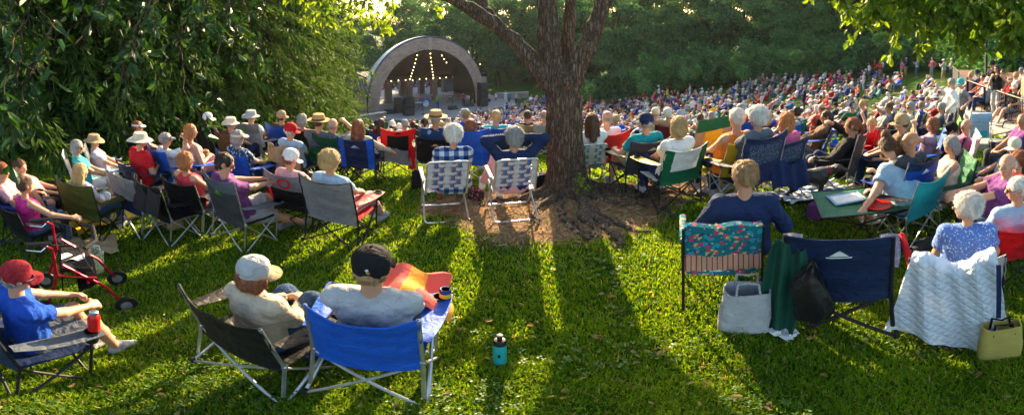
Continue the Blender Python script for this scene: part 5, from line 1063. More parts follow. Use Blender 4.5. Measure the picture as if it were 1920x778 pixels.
P(471,218,F(hat='boonie',hatc='lgrey',brimw=.08,hair='short',hairc='grey',shirt='white',sleeve='short',turn=-10,size=1.05),F(fab='lgrey',band='grey',bandh=.3,seat='grey',frame=STEEL,w=.54,hb=.95,logo=('lime','tri'),logov=.85),'man in a light grey boonie hat and white shirt','tall light grey camp chair with a small logo under the boonie hat',-6)
P(446,258,F(hat='visor',hatc='cream',hair='bob',hairc='grey',female=1,shirt='zigzag',sleeve='short',turn=-20,size=1.02),F(fab='blue',frame=BLKM,w=.54,hb=.80,side='royal'),'grey haired woman in a dark zigzag blouse and visor','blue camp chair under the woman in the zigzag blouse',-18,8)
P(528,219,F(hat='cap',hatc='tan',hair='short',hairc='brown',shirt='brown',sleeve='short',turn=-6),F(fab='blue',w=.52),'man in a tan cap and brown tee','blue camp chair under the man in the tan cap',-8)
P(545,245,F(hat='cap',hatc='red',hair='short',hairc='white',shirt='lblue',sleeve='short',turn=-30,nod=8),F(fab='tan',seat='tan',w=.52,hb=.72,arms=False),'white haired man in a bright red cap and light blue shirt','tan chair of the man in the bright red cap',-14)
P(567,233,F(hair='bob',hairc='grey',female=1,shirt='coral',sleeve='none',turn=-10),F(fab='black',w=.48,hb=.84,arms=False),'grey haired woman in a coral tank top behind a narrow black chair','narrow black camp chair under the woman in the coral top',-10,far=8.0)
P(545,298,F(hat='cap',hatc='white',hair='short',hairc='auburn',female=1,shirt='lpink',sleeve='short',pants='shorts',pc='denim',turn=-20,nod=15,size=.98),F(fab='black',band='grey',bandh=.42,side='red',sidew=.14,seat='red',armc='red',frame=BLKM,w=.54,hb=.84,logo=('red','ring'),logov=.84,cupc='red'),'person in a white cap and pale pink tee in the grey and red chair','grey, black and red camp chair with a red ring emblem',-14,6)
P(598,228,F(hat='straw',hair='short',hairc='brown',shirt='slate',sleeve='short',turn=-8,fat=.5,size=1.08),F(fab='green',w=.52,hb=.7,arms=False),'broad man in a straw hat and slate blue tee','green web chair under the broad man in the straw hat',-8)
P(620,302,F(hair='fluffy',hairc='blond',female=1,shirt='lblue',sleeve='short',pants='long',pc='plaid_red',arms='lap',turn=-12,footL=(-.02,.72,.1),footR=(.12,.68,.12),size=1.02),F(fab='grey',seat='red',side=None,armc='red',cupc='black',frame=BLKM,w=.56,hb=.86,top='concave',pipe='black'),'pale curly haired woman with plaid trousers in the grey and red chair','grey backed camp chair with red armrests and seat',-20,8)
P(624,235,F(hair='fringe',hairc='grey',shirt='grey',sleeve='short',arms='brow',turn=-18,glasses='sun'),F(fab='dgreen',w=.52),'balding man in sunglasses and grey tee shading his brow','dark green camp chair under the balding man in sunglasses',-12)
P(672,237,F(hair='long',hairc='auburn',female=1,shirt='beige',sleeve='long',arms='out',turn=0,handR=(.5,.25,.12)),F(fab='navy',side='royal',frame=BLKM,w=.54,hb=.84,logo=('lblue','tri')),'woman with long auburn hair in a beige top stretching out her arm','dark and royal blue camp chair under the woman with long auburn hair',-4)
P(708,234,F(hat='cap',hatc='navy',hair='short',hairc='grey',shirt='slate',sleeve='short',size=.95),F(fab='navy',w=.48),'person in a navy cap facing the stage beside the brick leg','navy chair of the person in the navy cap',0,far=9.8)
P(759,233,F(hat='cap',hatc='lgrey',hair='short',hairc='grey',shirt='white',sleeve='short'),F(fab='lgrey',w=.5,side='beige'),'person in a light grey cap and white tee beyond the red chair','light grey camp chair beyond the red one',0,far=9.8)
P(775,236,F(hair='short',hairc='dark',shirt='purple'),F(fab='black',w=.5),'dark haired person in purple next to the light grey cap','black chair of the dark haired person in purple',0,far=9.8)
P(786,244,F(hair='bob',hairc='brown',female=1,shirt='teal',sleeve='short',size=.9),F(fab='blue',w=.5,hb=.7),'brown haired child in teal in a low blue chair','low blue chair next to the red and black one',0,far=9.8)
P(797,229,F(hair='pony',hairc='brown',female=1,shirt='dgrey'),F(fab='slate',w=.5),'woman with a brown ponytail beyond the straw hat','slate chair of the woman with a ponytail',0,far=9.8)
P(735,243,F(hat='cap',hatc='white',hair='short',hairc='dark',shirt='blue'),F(fab='navy',w=.5),'person in a white cap and blue tee beyond the long haired woman','small navy chair beyond the arm of the long haired woman',0,far=9.8)
P(817,221,F(hat='straw',band='brown',hatc='tan',hair='short',hairc='grey',shirt='tiedye',sleeve='short',skin=2,size=1.06),F(fab='black',frame=STEEL,w=.56,hb=.78,logo=('tan','tri')),'man in a brown banded straw hat and blue tie dye shirt','black camp chair with a small tan logo under the tie dye shirt',0)
Dn(747,322,F(fab='black',side='red',sidew=.2,band='red',bandh=.16,seat='grey',armc='red',cupc='red',frame=BLKM,w=.54,hb=.88,logo=('black','tri'),logov=.92),'empty red and black camp chair with a grey cloth hung over its seat',6)
P(850,252,F(hair='fluffy',hairc='white',female=1,fat=.5,shirt='plaid',sleeve='short',pants='skirt',pc='plaid',arms='lap',shoes='brown',lean=10,size=1.0),F(web=('grey_web','orange','blue_web','navy'),size=.94),'white haired woman in a blue and white plaid dress','woven red, white and blue lawn chair under the woman in plaid',4,4,-.10)
P(964,258,F(hair='fluffy',hairc='grey',female=1,shirt='navy',sleeve='long',pants='long',pc='lpink',arms='head',lean=20,footL=(-.28,.50,.24),footR=(-.05,.55,.09),shoes='white'),F(web=('grey_web','orange','blue_web','navy'),size=.94),'curly grey haired woman in a navy jacket with hands behind her head','woven red, white and blue lawn chair next to the big tree trunk',0,2)
P(883,236,F(hair='long',hairc='auburn',female=1,shirt='white',sleeve='short',pants='long',pc='denim',size=.95,lean=22),F(fab='royal',frame=STEEL,w=.54,hb=.92,side='blue'),'auburn haired woman in white seen past a royal blue chair','tall royal blue camp chair beyond the plaid dress',-8)
P(930,219,F(hair='short',hairc='blond',shirt='aqua',sleeve='short',size=1.0),F(fab='navy',band='blue',bandh=.35,side='beige',sidew=.14,frame=STEEL,w=.56,hb=.86,logo=('white','text')),'blond boy in a teal tee in the blue and beige chair','blue and beige camp chair with a white logo under the blond boy',0)
P(989,226,F(hair='short',hairc='brown',shirt='dgrey'),F(fab='navy',side='tan',band='tan',bandh=.3,w=.52,frame=STEEL),'short haired person in the tan and navy chair','tan and navy camp chair nearer the blond boy',0,far=8.0)
P(1020,229,F(hair='fringe',hairc='grey',shirt='lpink'),F(fab='navy',band='lgrey',bandh=.4,w=.52,frame=STEEL),'balding person in the grey and navy chair against the tree','grey and navy camp chair against the tree trunk',0,far=8.0)
# ---- right of the tree
P(1109,232,F(hair='long',hairc='brown',female=1,shirt='white',sleeve='long',pants='shorts',pc='grey',arms='lap'),F(web=('cream','lpink','aqua','aqua'),size=.85),'woman with long brown hair beside the tree trunk','pale pink and aqua woven lawn chair beside the trunk',-6,-4,far=5.9)
P(1138,222,F(hair='fringe',hairc='grey',shirt='white',arms='lap'),F(fab='red',frame=BLKM,w=.56,hb=.82,armc='red',cupc='red'),'balding man in white in the all red chair','all red camp chair to one side of the trunk',6)
P(1211,229,F(hat='cap',hatc='navy',hair='short',hairc='grey',shirt='teal',sleeve='short',pants='shorts',pc='tan',arms='rest',fat=.4,legs='wide'),F(fab='black',band='dgrey',bandh=.4,side='dgrey',seat='dgrey',low='dgrey',frame=BLKM,w=.58,hb=.80,armc='tan',logo=('lgrey','tri')),'man in a navy cap and teal tee in the charcoal chair','charcoal camp chair with tan armrests and a pale logo',0)
P(1229,217,F(hat='cap',hatc='cream',hair='short',hairc='grey',shirt='grey',sleeve='short'),F(fab='cream',w=.5,hb=.8,arms=False),'man in a cream cap just behind the navy cap','cream chair of the man in the cream cap',0,far=8.0)
P(1272,236,F(hair='bob',hairc='blond',female=1,shirt='white',sleeve='short'),F(fab='white',side='green',w=.52,hb=.78,armc='yellow',low='green'),'blond woman in white beside the tall green chair','white and green lawn chair under the blond woman',0)
P(1312,226,F(hair='bob',hairc='brown',shirt='tan',size=.98),F(fab='tan',w=.5,hb=.7),'brown haired person seen just over the tall green chair','tan chair beyond the tall green and yellow one',0,far=9.8)
Dn(1311,340,F(fab='yellow',band='green',bandh=.26,side='tan',sidew=.22,seat='dgreen',frame=STEEL,w=.58,hb=1.0,ln=.08,top='straight',armc='dgreen',bsag=.02,r=.011),'tall empty green topped camp chair with a yellow panel',0)
P(1381,222,F(hair='short',hairc='white',shirt='orange',sleeve='none',arms='out',turn=-4,fat=.5,size=1.05),F(fab='yellow',frame=STEEL,w=.52,hb=.80,logo=('brown','text')),'white haired person with bare shoulders in the yellow chair','bright yellow camp chair with brown lettering',0)
P(1420,235,F(hair='fluffy',hairc='white',female=1,shirt='slate',sleeve='short',size=1.05,hz=.46),F(fab='navy',hole=1,frame=STEEL,w=.60,hb=.92,top='concave',armc='navy'),'woman with a round mop of white curls in a navy mesh chair','wide navy camp chair with a mesh window under the white curls',2,-4,far=4.8)
P(1474,232,F(hair='bob',hairc='orange',female=1,shirt='pink',sleeve='long',pants='long',pc='jean',arms='lap',turn=-16,size=1.05),F(fab='navy',hole=1,frame=STEEL,w=.58,hb=.84,low='navy'),'red haired woman in a rose pink sweater','navy camp chair with a mesh window draped in a navy jacket',-2,-14,-.08,far=5.3)
P(1548,242,F(hair='short',hairc='dark',skin=2,shirt='brown',sleeve='long',pants='shorts',pc='grey',turn=25,lean=24,size=.95),F(fab='blue',w=.48,hb=.74),'dark haired boy in a brown top leaning back with bare legs','small bright blue camp chair of the dark haired boy',26,far=7.4)
P(1597,237,F(hair='pony',hairc='auburn',female=1,shirt='black',sleeve='long',arms='brow',turn=16,fat=.4,size=1.04,hz=.36),F(fab='dgrey',w=.5,hb=.92,frame=STEEL,logo=('white','tri')),'auburn haired woman in a black top shading her eyes','narrow charcoal camp chair under the woman in black',12)
P(1634,232,F(hair='short',hairc='blond',shirt='red',size=.85,hz=.46),F(fab='red',w=.44,hb=.84,armc='red'),'blond child peeping over a small red chair','small red camp chair of the blond child',6)
P(1666,232,F(hair='short',hairc='brown',skin=2,shirt='grey',sleeve='short',arms='brow',turn=24,fat=.4),F(fab='slate',w=.5),'brown haired man in a grey tee holding a hand to his forehead','slate chair of the man with his hand to his forehead',16,far=9.8)
P(1690,230,F(hat='cap',hatc='tan',hair='short',hairc='brown',shirt='brown',sleeve='short',turn=26,glasses='sun',fat=.3,size=1.05),F(fab='brown',w=.5),'man in a tan cap, sunglasses and brown tee facing the stage','brown chair of the man in sunglasses and a brown tee',16)
P(1706,222,F(hair='fluffy',hairc='grey',female=1,shirt='cream',turn=40,glasses='sun'),F(fab='tan',w=.5),'grey curly haired woman in round sunglasses and cream top','tan chair of the woman in round sunglasses',20,far=9.8)
P(1748,234,F(hair='bob',hairc='auburn',female=1,shirt='mauve',sleeve='short',arms='brow',handL=(-.10,.14,.66),handR=(.1,.3,.2),turn=16),F(fab='royal',w=.52,hb=.84,logo=('lblue','swoosh')),'auburn haired woman in mauve lifting a hand to her hair','royal blue camp chair under the woman in mauve',22)
P(1765,224,F(hair='short',hairc='grey',shirt='slate'),F(fab='navy',w=.5),'grey haired man in slate blue in front of the white shirt','navy chair of the grey haired man in slate blue',14,far=9.8)
P(1785,243,F(hat='cap',hatc='black',hair='short',hairc='dark',shirt='navy',nod=20,size=.95),F(fab='dgreen',w=.5),'person in a black cap bowed forward beside a green chair','dark green camp chair of the person in the black cap',14)
P(1812,237,F(hair='fringe',hairc='grey',shirt='pink',sleeve='short',turn=24),F(fab='white',w=.52,hb=.86,arms=False,frame=ALU),'balding man in a raspberry pink tee beside the stroller','white plastic lawn chair beside the stroller',20)
Dn(1764,300,F(fab='lime',seat='lime',w=.54,hb=.84,ln=.2,frame=BLKM,logo=('dgreen','text')),'empty lime green camp chair between the blue one and the white shirt',14)
Dn(1738,318,F(fab='royal',w=.5,hb=.80,hs=.36,frame=BLKM),'empty royal blue camp chair behind the bald man in grey',20)
# standing people of the near rows
def ST(hx, hy, S, label, yaw=0, base=None, d0=2, Spx=None, grp='people standing among the chairs'):
    S['stand'] = 1; S.setdefault('arms', 'down'); loc, rz, d = seat_at(hx, hy, S, yaw, d0=d0, base=base); return person(loc, rz, S, FP/d, label, grp)[0]
ST(1784,206,F(hair='short',hairc='grey',shirt='white',sleeve='long',pants='long',pc='navy',nod=25,hz=.92,fat=.5),'grey haired man in a loose white shirt standing with his back turned',10,None,11)
ST(1801,178,F(hat='cap',hatc='aqua',hair='short',hairc='dark',shirt='grey',sleeve='short',pants='long',pc='dgrey',turn=20),'man in a teal cap and grey tee standing below the fence',40,None,12)
ST(1617,195,F(hair='pony',hairc='blond',female=1,shirt='navy',sleeve='none',pants='skirt',pc='navy',size=.72,turn=20),'small girl with a blond ponytail standing in a navy dress',20,None,8)
# people on the terrace
TG = 'people on the stone terrace'
def TE(hx, hy, S, d, label, stand=False, yaw=30, ch=None):
    if stand: S['stand'] = 1; S.setdefault('arms', 'down')
    a = azpx(hx); hc = joints(S)['hc']*S.get('size', 1); h = at(hx, hy, d); rz = face_stage(h, yaw); l = h-Matrix.Rotation(rz, 3, 'Z') @ hc; l.z = TZ if d > 12 else tz(l.x, l.y); person(l, rz, S, FP/d, label, TG)
    if ch: c = copy_tree(TCH, None, l, rz); c['label'] = ch
TCH = empty('terrace_chair', (0, 0, -50), 0, 'black metal terrace chair', 'chair', 'black metal chairs on the terrace')
m = MB(); m.grid(lambda u, v: ((u-.5)*.5, -.25+.45*v, .33), 2, 2, .02); m.build('seat', BLKM, TCH)
m = MB()
for k in range(7): m.tube([(-.23+.077*k, -.25, .34), (-.23+.077*k, -.33, .85)], .009, 4)
m.tube([(-.25, -.25, .34), (-.25, -.34, .87), (.25, -.34, .87), (.25, -.25, .34)], .013, 5); m.build('backrest', BLKM, TCH)
for sx in (-1, 1):
    for sy in (-1, 1): m = MB(); m.tube([(sx*.22, sy*.2-.02, .33), (sx*.25, sy*.24-.02, 0)], .012, 5); m.build('leg', BLKM, TCH)
TE(1820,149,F(hair='bun',hairc='blond',female=1,shirt='stripes_pink',sleeve='none',pants='long',pc='denim',arms='out',turn=10),16.2,'woman in a pink striped tank top with her arm along the fence',False,-10,'black metal terrace chair of the woman in pink stripes')
TE(1832,150,F(hat='cap',hatc='navy',hair='short',hairc='brown',shirt='slate',turn=20),16.9,'person in a navy cap next to the pink striped top',False,30,'black metal terrace chair of the navy cap')
TE(1843,162,F(hair='short',hairc='dark',shirt='coral',turn=20,arms='lap'),15.4,'person in coral sitting behind the terrace railing posts',False,20,'black metal terrace chair of the person in coral')
TE(1852,165,F(hat='cap',hatc='white',hair='short',hairc='grey',shirt='lblue',turn=10,fat=.4),14.6,'person in a white cap and light blue shirt behind the railing',False,30,'black metal terrace chair of the light blue shirt')
TE(1869,138,F(hair='bob',hairc='dark',female=1,shirt='black',sleeve='none',pants='long',pc='lgrey',glasses='sun',arms='down'),13.6,'tall woman in a black tank top standing on the terrace',True,60)
TE(1860,144,F(hat='cap',hatc='black',hair='short',hairc='dark',shirt='black',sleeve='short',pants='long',pc='black'),15.0,'person in a black cap and black tee standing on the terrace',True,40)
TE(1880,152,F(hair='short',hairc='brown',shirt='brown'),17,'person in brown farther back on the terrace',False,30,'black metal terrace chair of the person in brown')
TE(1893,165,F(hat='bucket',hatc='tan',hair='short',hairc='grey',shirt='red',arms='out'),14.6,'person in a tan hat and red top on the terrace',False,40,'black metal terrace chair of the red top')
TE(1902,178,F(hat='cap',hatc='cream',hair='short',hairc='grey',shirt='black',legs='out',arms='rest',pants='shorts',pc='grey',shoes='white'),13.2,'person in a cream cap stretched out in black behind the railing',False,44,'black metal terrace chair of the stretched out person')
TE(1904,162,F(hair='fluffy',hairc='blond',female=1,shirt='lpink'),16,'blond curly haired person on the terrace',False,30,'black metal terrace chair of the blond curls')
TE(1915,158,F(hat='cap',hatc='grey',hair='short',hairc='grey',shirt='grey'),17.5,'person in a grey cap at the far end of the terrace',False,30,'black metal terrace chair of the grey cap')
TE(1925,148,F(hair='short',hairc='brown',shirt='tan',pants='shorts',pc='grey',shoes='white'),12.8,'person in tan and grey shorts standing at the end of the terrace',True,30)
# ------------------------------------------------------------------ things lying, standing and hanging about
def shine(n, c, r=.3, me=0): return mat(n, c, r, me, 0, 0)
def G(px, py, h=0): p = on_ground(px, py); p.z += h; return p
def one(mb, name, mats, loc, label, cat, rz=0, smooth=True, group=None): o = mb.build(name, mats, None, smooth, loc, rz); return tag(o, label, cat, group)
# teal bottle
p = G(937, 684, .02); r = empty('water_bottle', p, 0, 'scuffed teal steel bottle with a black lid standing in the grass', 'bottle')
m = MB(); m.lathe([(.034, 0), (.037, .006), (.037, .15), (.036, .17), (.030, .185)], 24); m.build('body', mat('teal_enamel', (.02, .38, .42), .35, .2, 0, 0, 60, .25, 40), r)
m = MB(); m.lathe([(.031, .178), (.036, .182), (.036, .215), (.030, .225), (.014, .228), (.013, .25), (.017, .252), (.017, .268), (.006, .27)], 20); m.build('lid', PLAS, r)
m = MB(); m.grid(lambda u, v: (sin(-PI+.35*(u-.3))*.0375+0, cos(-PI+.35*(u-.3))*.0375, .08+.03*v), 3, 2, .0005); m.build('sticker', cloth('black'), r)
# can in the blue chair's arm, red tumbler in the dark blue chair's arm
def arm_of(c, side):                              # world point of a chair's cup holder
    bpy.context.view_layer.update(); return c
CH = {o['label']: o for o in COL.objects if o.name.startswith(('camp_chair', 'lawn_chair')) and 'label' in o}
def chair_pt(key, loc):
    c = next(o for k, o in CH.items() if key in k); M = Matrix.Translation(c.location) @ c.rotation_euler.to_matrix().to_4x4() @ Matrix.Diagonal((*c.scale, 1)); return M @ Vector(loc), c.rotation_euler[2]
q, rz = chair_pt('bright blue camp chair with steel', (.32, .22, .585)); r = empty('drink_can', q, rz, 'yellow and blue drink can in the cup holder of the bright blue chair', 'can')
m = MB(); m.lathe([(.024, -.02), (.033, -.01), (.033, .085), (.027, .1)], 24, m=0); m.build('body', patterned('can_print', hstripe_((.75, .5, .03), (.02, .06, .25), 14, 2, .55)), r); m = MB(); m.lathe([(.027, .1), (.028, .104), (.024, .1), (.002, .098)], 20); m.build('lid', ALU, r)
q, rz = chair_pt('dark blue camp chair with a red', (.33, .24, .57)); r = empty('tumbler', q, rz, 'red steel tumbler with a silver rim in the armrest of the dark blue chair', 'tumbler')
m = MB(); m.lathe([(.028, -.06), (.036, .0), (.038, .12), (.036, .145), (.024, .16)], 24); m.build('body', shine('red_enamel', (.6, .015, .015), .25), r); m = MB(); m.lathe([(.024, .158), (.027, .165), (.026, .185), (.02, .19)], 20); m.build('lid', ALU, r)
# towel over the boy's knees
def drape(name, fn, mt_, label, cat, nu=24, nv=20, th=.008):
    m = MB(); m.grid(fn, nu, nv, th); return one(m, name, mt_, (0, 0, 0), label, cat)
bp = next(o for o in NPEOPLE if 'boy in a' in o['label']); BMt = Matrix.Translation(bp.location) @ Matrix.Rotation(bp.rotation_euler[2], 4, 'Z')
def recenter(o):
    c = Vector(np.array([v.co for v in o.data.vertices]).mean(0)); c.z = min(v.co.z for v in o.data.vertices)
    for v in o.data.vertices: v.co -= c
    o.location = c; return o
recenter(drape('towel', lambda u, v: BMt @ Vector((-.2+.55*u+.02*sin(v*9), .14+.42*v, .60+.09*sin(u*PI*1.0)+.03*sin(u*11+v*4)-.25*max(0, v-.8)+.07*exp_(u, v))), cloth('towel'), 'orange and red beach towel bunched over the lap of the boy', 'towel')) if False else None
def tw(u, v): return BMt @ Vector((-.16+.52*u+.02*sin(v*9), .10+.5*v, .55+.10*sin(u*PI)+.035*sin(u*11+v*4)+.03*sin(v*8)-.5*max(0, v-.85)))
recenter(drape('towel', tw, cloth('towel'), 'orange and red beach towel bunched over the lap of the boy', 'towel'))
# bags --------------------------------------------------------------
def bag(loc, size, mt_, label, rz=0, handles=None, name='bag', top='open', slump=.1, parent_names=None):
    sx, sy, sz = size; root = empty(name, loc, rz, label, 'bag'); m = MB(); n = 28; prof = []
    rows = [(0, .96), (.03, 1), (.35, 1.03), (.7, .97), (1, .92)]; vs = []
    for z, k in rows:
        for j in range(n):
            t = 2*PI*j/n; e = .45; x = abs(cos(t))**e*(1 if cos(t) > 0 else -1); y = abs(sin(t))**e*(1 if sin(t) > 0 else -1)
            wob = 1+.03*sin(3*t+z*6)*z; vs.append((x*sx/2*k*wob+slump*sx*z*.3, y*sy/2*k*wob*(1-.35*z if top != 'open' else 1), z*sz+.02*sz*sin(4*t)*z))
    L5 = len(rows); fs = [(i*n+j, i*n+(j+1) % n, (i+1)*n+(j+1) % n, (i+1)*n+j) for i in range(L5-1) for j in range(n)]+[tuple(range(n))[::-1]]
    fs.append(tuple(range((L5-1)*n, L5*n))) if top != 'open' else None
    if top == 'open':
        b = len(vs)
        for z, k in ((1, .88), (.4, .9)):
            for j in range(n): q = vs[(L5-1)*n+j] if z == 1 else vs[2*n+j]; vs.append((q[0]*.94, q[1]*.94, q[2]))
        fs += [((L5-1)*n+j, (L5-1)*n+(j+1) % n, b+(j+1) % n, b+j) for j in range(n)]+[(b+j, b+(j+1) % n, b+n+(j+1) % n, b+n+j) for j in range(n)]+[tuple(range(b+n, b+2*n))]
    m.add(vs, fs); m.build('body', mt_, root)
    if handles:
        hc, hh = handles
        for s in (-1, 1):
            q = MB(); q.tube([(-sx*.25+slump*sx*.3, s*sy*.42, sz*.8), (-sx*.2+slump*sx*.3, s*sy*.35, sz+hh*.8), (0+slump*sx*.3, s*sy*.25-.03, sz+hh), (sx*.2+slump*sx*.3, s*sy*.35, sz+hh*.8), (sx*.25+slump*sx*.3, s*sy*.42, sz*.8)], .008, 6); q.build('handle', hc, root)
    return root
bag(G(1392, 612), (.30, .20, .36), cloth('lgrey'), 'grey fabric tote bag with long handles standing by the navy chair', -.5, (cloth('lgrey'), .10), slump=.35)
bag(G(1795, 640), (.36, .24, .30), cloth('camo'), 'dark bag with a brown patchwork print behind the quilted jacket', -.7, (cloth('black'), .08))
q = bag(G(1872, 668), (.26, .12, .34), mat('yellow_paper', (.55, .45, .12), .5, 0, .25, .5, 20), 'shiny yellow paper carrier bag beside the patchwork bag', -.9, (cloth('black'), .05), slump=.3)
bag(G(1530, 408), (.26, .18, .20), cloth('purple'), 'slumped dark purple bag under the green folding table', .3, (cloth('black'), .04), top='closed')
bag(G(1562, 402), (.2, .16, .18), cloth('beige'), 'peach coloured bag next to the purple one', .1, None, top='closed')
bag(G(1655, 405), (.34, .16, .12), cloth('lav'), 'fluffy lilac bag lying by the table legs', .2, None, top='closed')
bag(G(601, 668), (.22, .15, .28), cloth('print_bag'), 'small dark printed bag with orange spots between the front chairs', .2, (cloth('black'), .05))
bag(G(892, 376), (.20, .15, .16), patterned('roses', spots_((.05, .03, .04), [((.5, .05, .12), .33), ((.2, .35, .2), .25)], 18)), 'floral handbag lying beside the woven chairs', .4, (cloth('maroon'), .05), top='closed')
bag(G(782, 354), (.16, .14, .30), cloth('black'), 'small black bag standing beside the woven chair of the plaid dress', 0, None, top='closed')
bag(G(1003, 362), (.42, .26, .30), cloth('black'), 'bulky black backpack lying against the tree trunk side chair', .2, (cloth('black'), .03), 'backpack', top='closed', slump=.2)
bag(G(1166, 318), (.30, .22, .13), cloth('black'), 'black bag with a white label under the charcoal chair', .2, None, top='closed')
bag(G(170, 508), (.26, .18, .30), patterned('flower_bag', spots_((.5, .6, .45), [((.6, .35, .05), .3), ((.1, .3, .1), .22)], 14)), 'flowered plastic shopping bag beneath the rollator', .2, (cloth('white'), .06))
bag(G(113, 452), (.28, .22, .30), mat('clear_plastic', (.55, .58, .6), .25, 0, .5), 'crumpled clear plastic bag beside the magenta top', .3, None, top='closed')
bag(G(322, 424), (.34, .24, .26), cloth('tan'), 'square tan cooler bag beneath the red lace woman\'s chair', -.3, None, top='closed', slump=0)
bag(G(1700, 400), (.15, .12, .16), cloth('red'), 'small red bag by the feet of the bald man in grey', .1, None, top='closed')
# blankets
def blanket(corners, mt_, label, nu=26, nv=18, h=.07, wr=.018, cat='blanket', name='blanket'):
    c = [on_ground(*q) for q in corners]
    def fn(u, v):
        p = (c[0]*(1-u)+c[1]*u)*(1-v)+(c[3]*(1-u)+c[2]*u)*v; p = Vector((p.x+.02*sin(v*17+u*3), p.y+.02*sin(u*15), 0)); p.z = float(gz(p.x, p.y))+h+wr*(sin(u*14+v*5)+sin(v*17-u*7)+.6*sin(u*31+v*23))*.5; return p
    m = MB(); m.grid(fn, nu, nv, .008); return recenter(one(m, name, mt_, (0, 0, 0), label, cat))
blanket([(95, 402), (225, 374), (262, 408), (150, 446)], cloth('yellow'), 'crumpled mustard yellow blanket spread under the olive chair', 34, 26, .08, .04)
blanket([(1437, 372), (1540, 338), (1590, 362), (1485, 392)], patterned('blanket_stripe', hstripe_((.62, .64, .68), (.05, .12, .25), 6.5, 1, .5)), 'blue and white striped blanket under the black dog', 30, 20, .075, .02)
blanket([(1462, 614), (1500, 640), (1478, 652), (1440, 632)], cloth('white'), 'crumpled white paper lying beside the grey tote bag', 8, 6, .06, .02, 'paper', 'paper')
blanket([(1680, 392), (1706, 392), (1716, 404), (1690, 406)], cloth('lgrey'), 'white paper food tray lying on the grass by the table', 6, 6, .07, .01, 'paper tray', 'paper_tray')
blanket([(130, 458), (215, 448), (220, 478), (140, 486)], cloth('tan'), 'tan cloth lying on the grass behind the rollator', 12, 8, .07, .03, 'cloth', 'cloth')
# green folding table with tray and plate
tp0 = on_ground(1612, 437); trz = -azpx(1612)+.25; tb = empty('folding_table', tp0, trz, 'low green fabric folding table on crossed black legs', 'table'); th_ = .42; tw_, td_ = .46, .36
m = MB(); m.grid(lambda u, v: ((u-.5)*2*tw_, (v-.5)*2*td_, th_-.02*4*u*(1-u)*4*v*(1-v)), 10, 10, .006); m.build('tabletop', nylon('green'), tb)
m = MB(); m.tube([(-tw_, -td_, th_), (tw_, -td_, th_), (tw_, td_, th_), (-tw_, td_, th_), (-tw_, -td_, th_)], .009, 6); m.build('rim', BLKM, tb)
for a, b in (((-1, -1), (.35, .5)), ((1, -1), (-.35, .5)), ((1, 1), (-.35, -.5)), ((-1, 1), (.35, -.5))): m = MB(); m.tube([(a[0]*tw_*.95, a[1]*td_*.95, th_-.01), (b[0]*.4, b[1]*.3, 0)], .009, 6); m.build('leg', BLKM, tb)
TMt = Matrix.Translation(tp0) @ Matrix.Rotation(trz, 4, 'Z')
m = MB(); m.rbox((0, 0, .008), (.36, .27, .012), .005); m.grid(lambda u, v: ((u-.5)*.30, (v-.5)*.21, .016), 2, 2, .001, 1); m.tube([(-.18, -.135, .016), (.18, -.135, .016), (.18, .135, .016), (-.18, .135, .016), (-.18, -.135, .016)], .009, 6)
one(m, 'tray', [cloth('lblue'), cloth('white')], TMt @ Vector((-.12, .10, th_-.012)), 'pale blue rectangular tray on the green folding table', 'tray', trz+.2)
m = MB(); m.lathe([(.0, .012), (.10, .012), (.12, .022), (.15, .026), (.152, .02), (.11, .004), (0, .002)], 32); one(m, 'plate', shine('red_plastic', (.65, .01, .01), .3), TMt @ Vector((.14, -.17, th_-.008)), 'red round plastic plate on the green folding table', 'plate')
m = MB(); m.lathe([(.0, 0), (.13, 0), (.13, .012), (0, .02)], 24); 
for k in range(8): m.tube([(.0, 0, .024), (.12*cos(k*PI/4), .12*sin(k*PI/4), .016)], .003, 4, 1)
one(m, 'fan_disc', [cloth('white'), cloth('grey')], G(1632, 420, .06), 'white ribbed disc leaning below the folding table', 'frisbee', 0)
# floral cushion chair
sp_ = next(o for o in NPEOPLE if 'navy fleece' in o['label']); rz = sp_.rotation_euler[2]+.05; c = empty('cushion_chair', sp_.location+Matrix.Rotation(rz, 3, 'Z') @ Vector((-.17, -.04, 0)), rz, 'folding chair with a tropical print cushion back and red striped seat valance', 'chair', 'folding chairs on the near lawn'); c.scale = (.92,)*3
m = MB(); m.grid(lambda u, v: ((u-.5)*.53, -.30-.07*v-.02*sin(u*PI)-.006*sin(u*9), .56+.29*v+.01*sin(u*12)), 16, 10, .05); m.build('backrest', cloth('floral'), c)
m = MB(); m.grid(lambda u, v: ((u-.5)*.50, -.26+.48*v, .40-.03*sin(u*PI)), 8, 8, .04); m.build('seat', cloth('floral'), c)
m = MB(); m.grid(lambda u, v: ((u-.5)*.52, -.30-.01*sin(u*40), 42*.01-.01+.15*v), 40, 4, .01); m.build('valance', patterned('red_stripe', hstripe_((.28, .02, .025), (.5, .3, .2), 28, 0, .8)), c)
for s in (-1, 1):
    m = MB(); m.tube([(s*.27, -.30, .0), (s*.27, -.29, .5), (s*.27, -.37, .83)], .011, 8); m.build('back_pole', BLKM, c)
    m = MB(); m.tube([(s*.27, .26, 0), (s*.27, .22, .62), (s*.27, -.29, .64)], .011, 8); m.build('arm_frame', BLKM, c)
    m = MB(); m.rbox((s*.27, -.02, .66), (.05, .48, .03), .012); m.build('armrest', cloth('floral'), c)
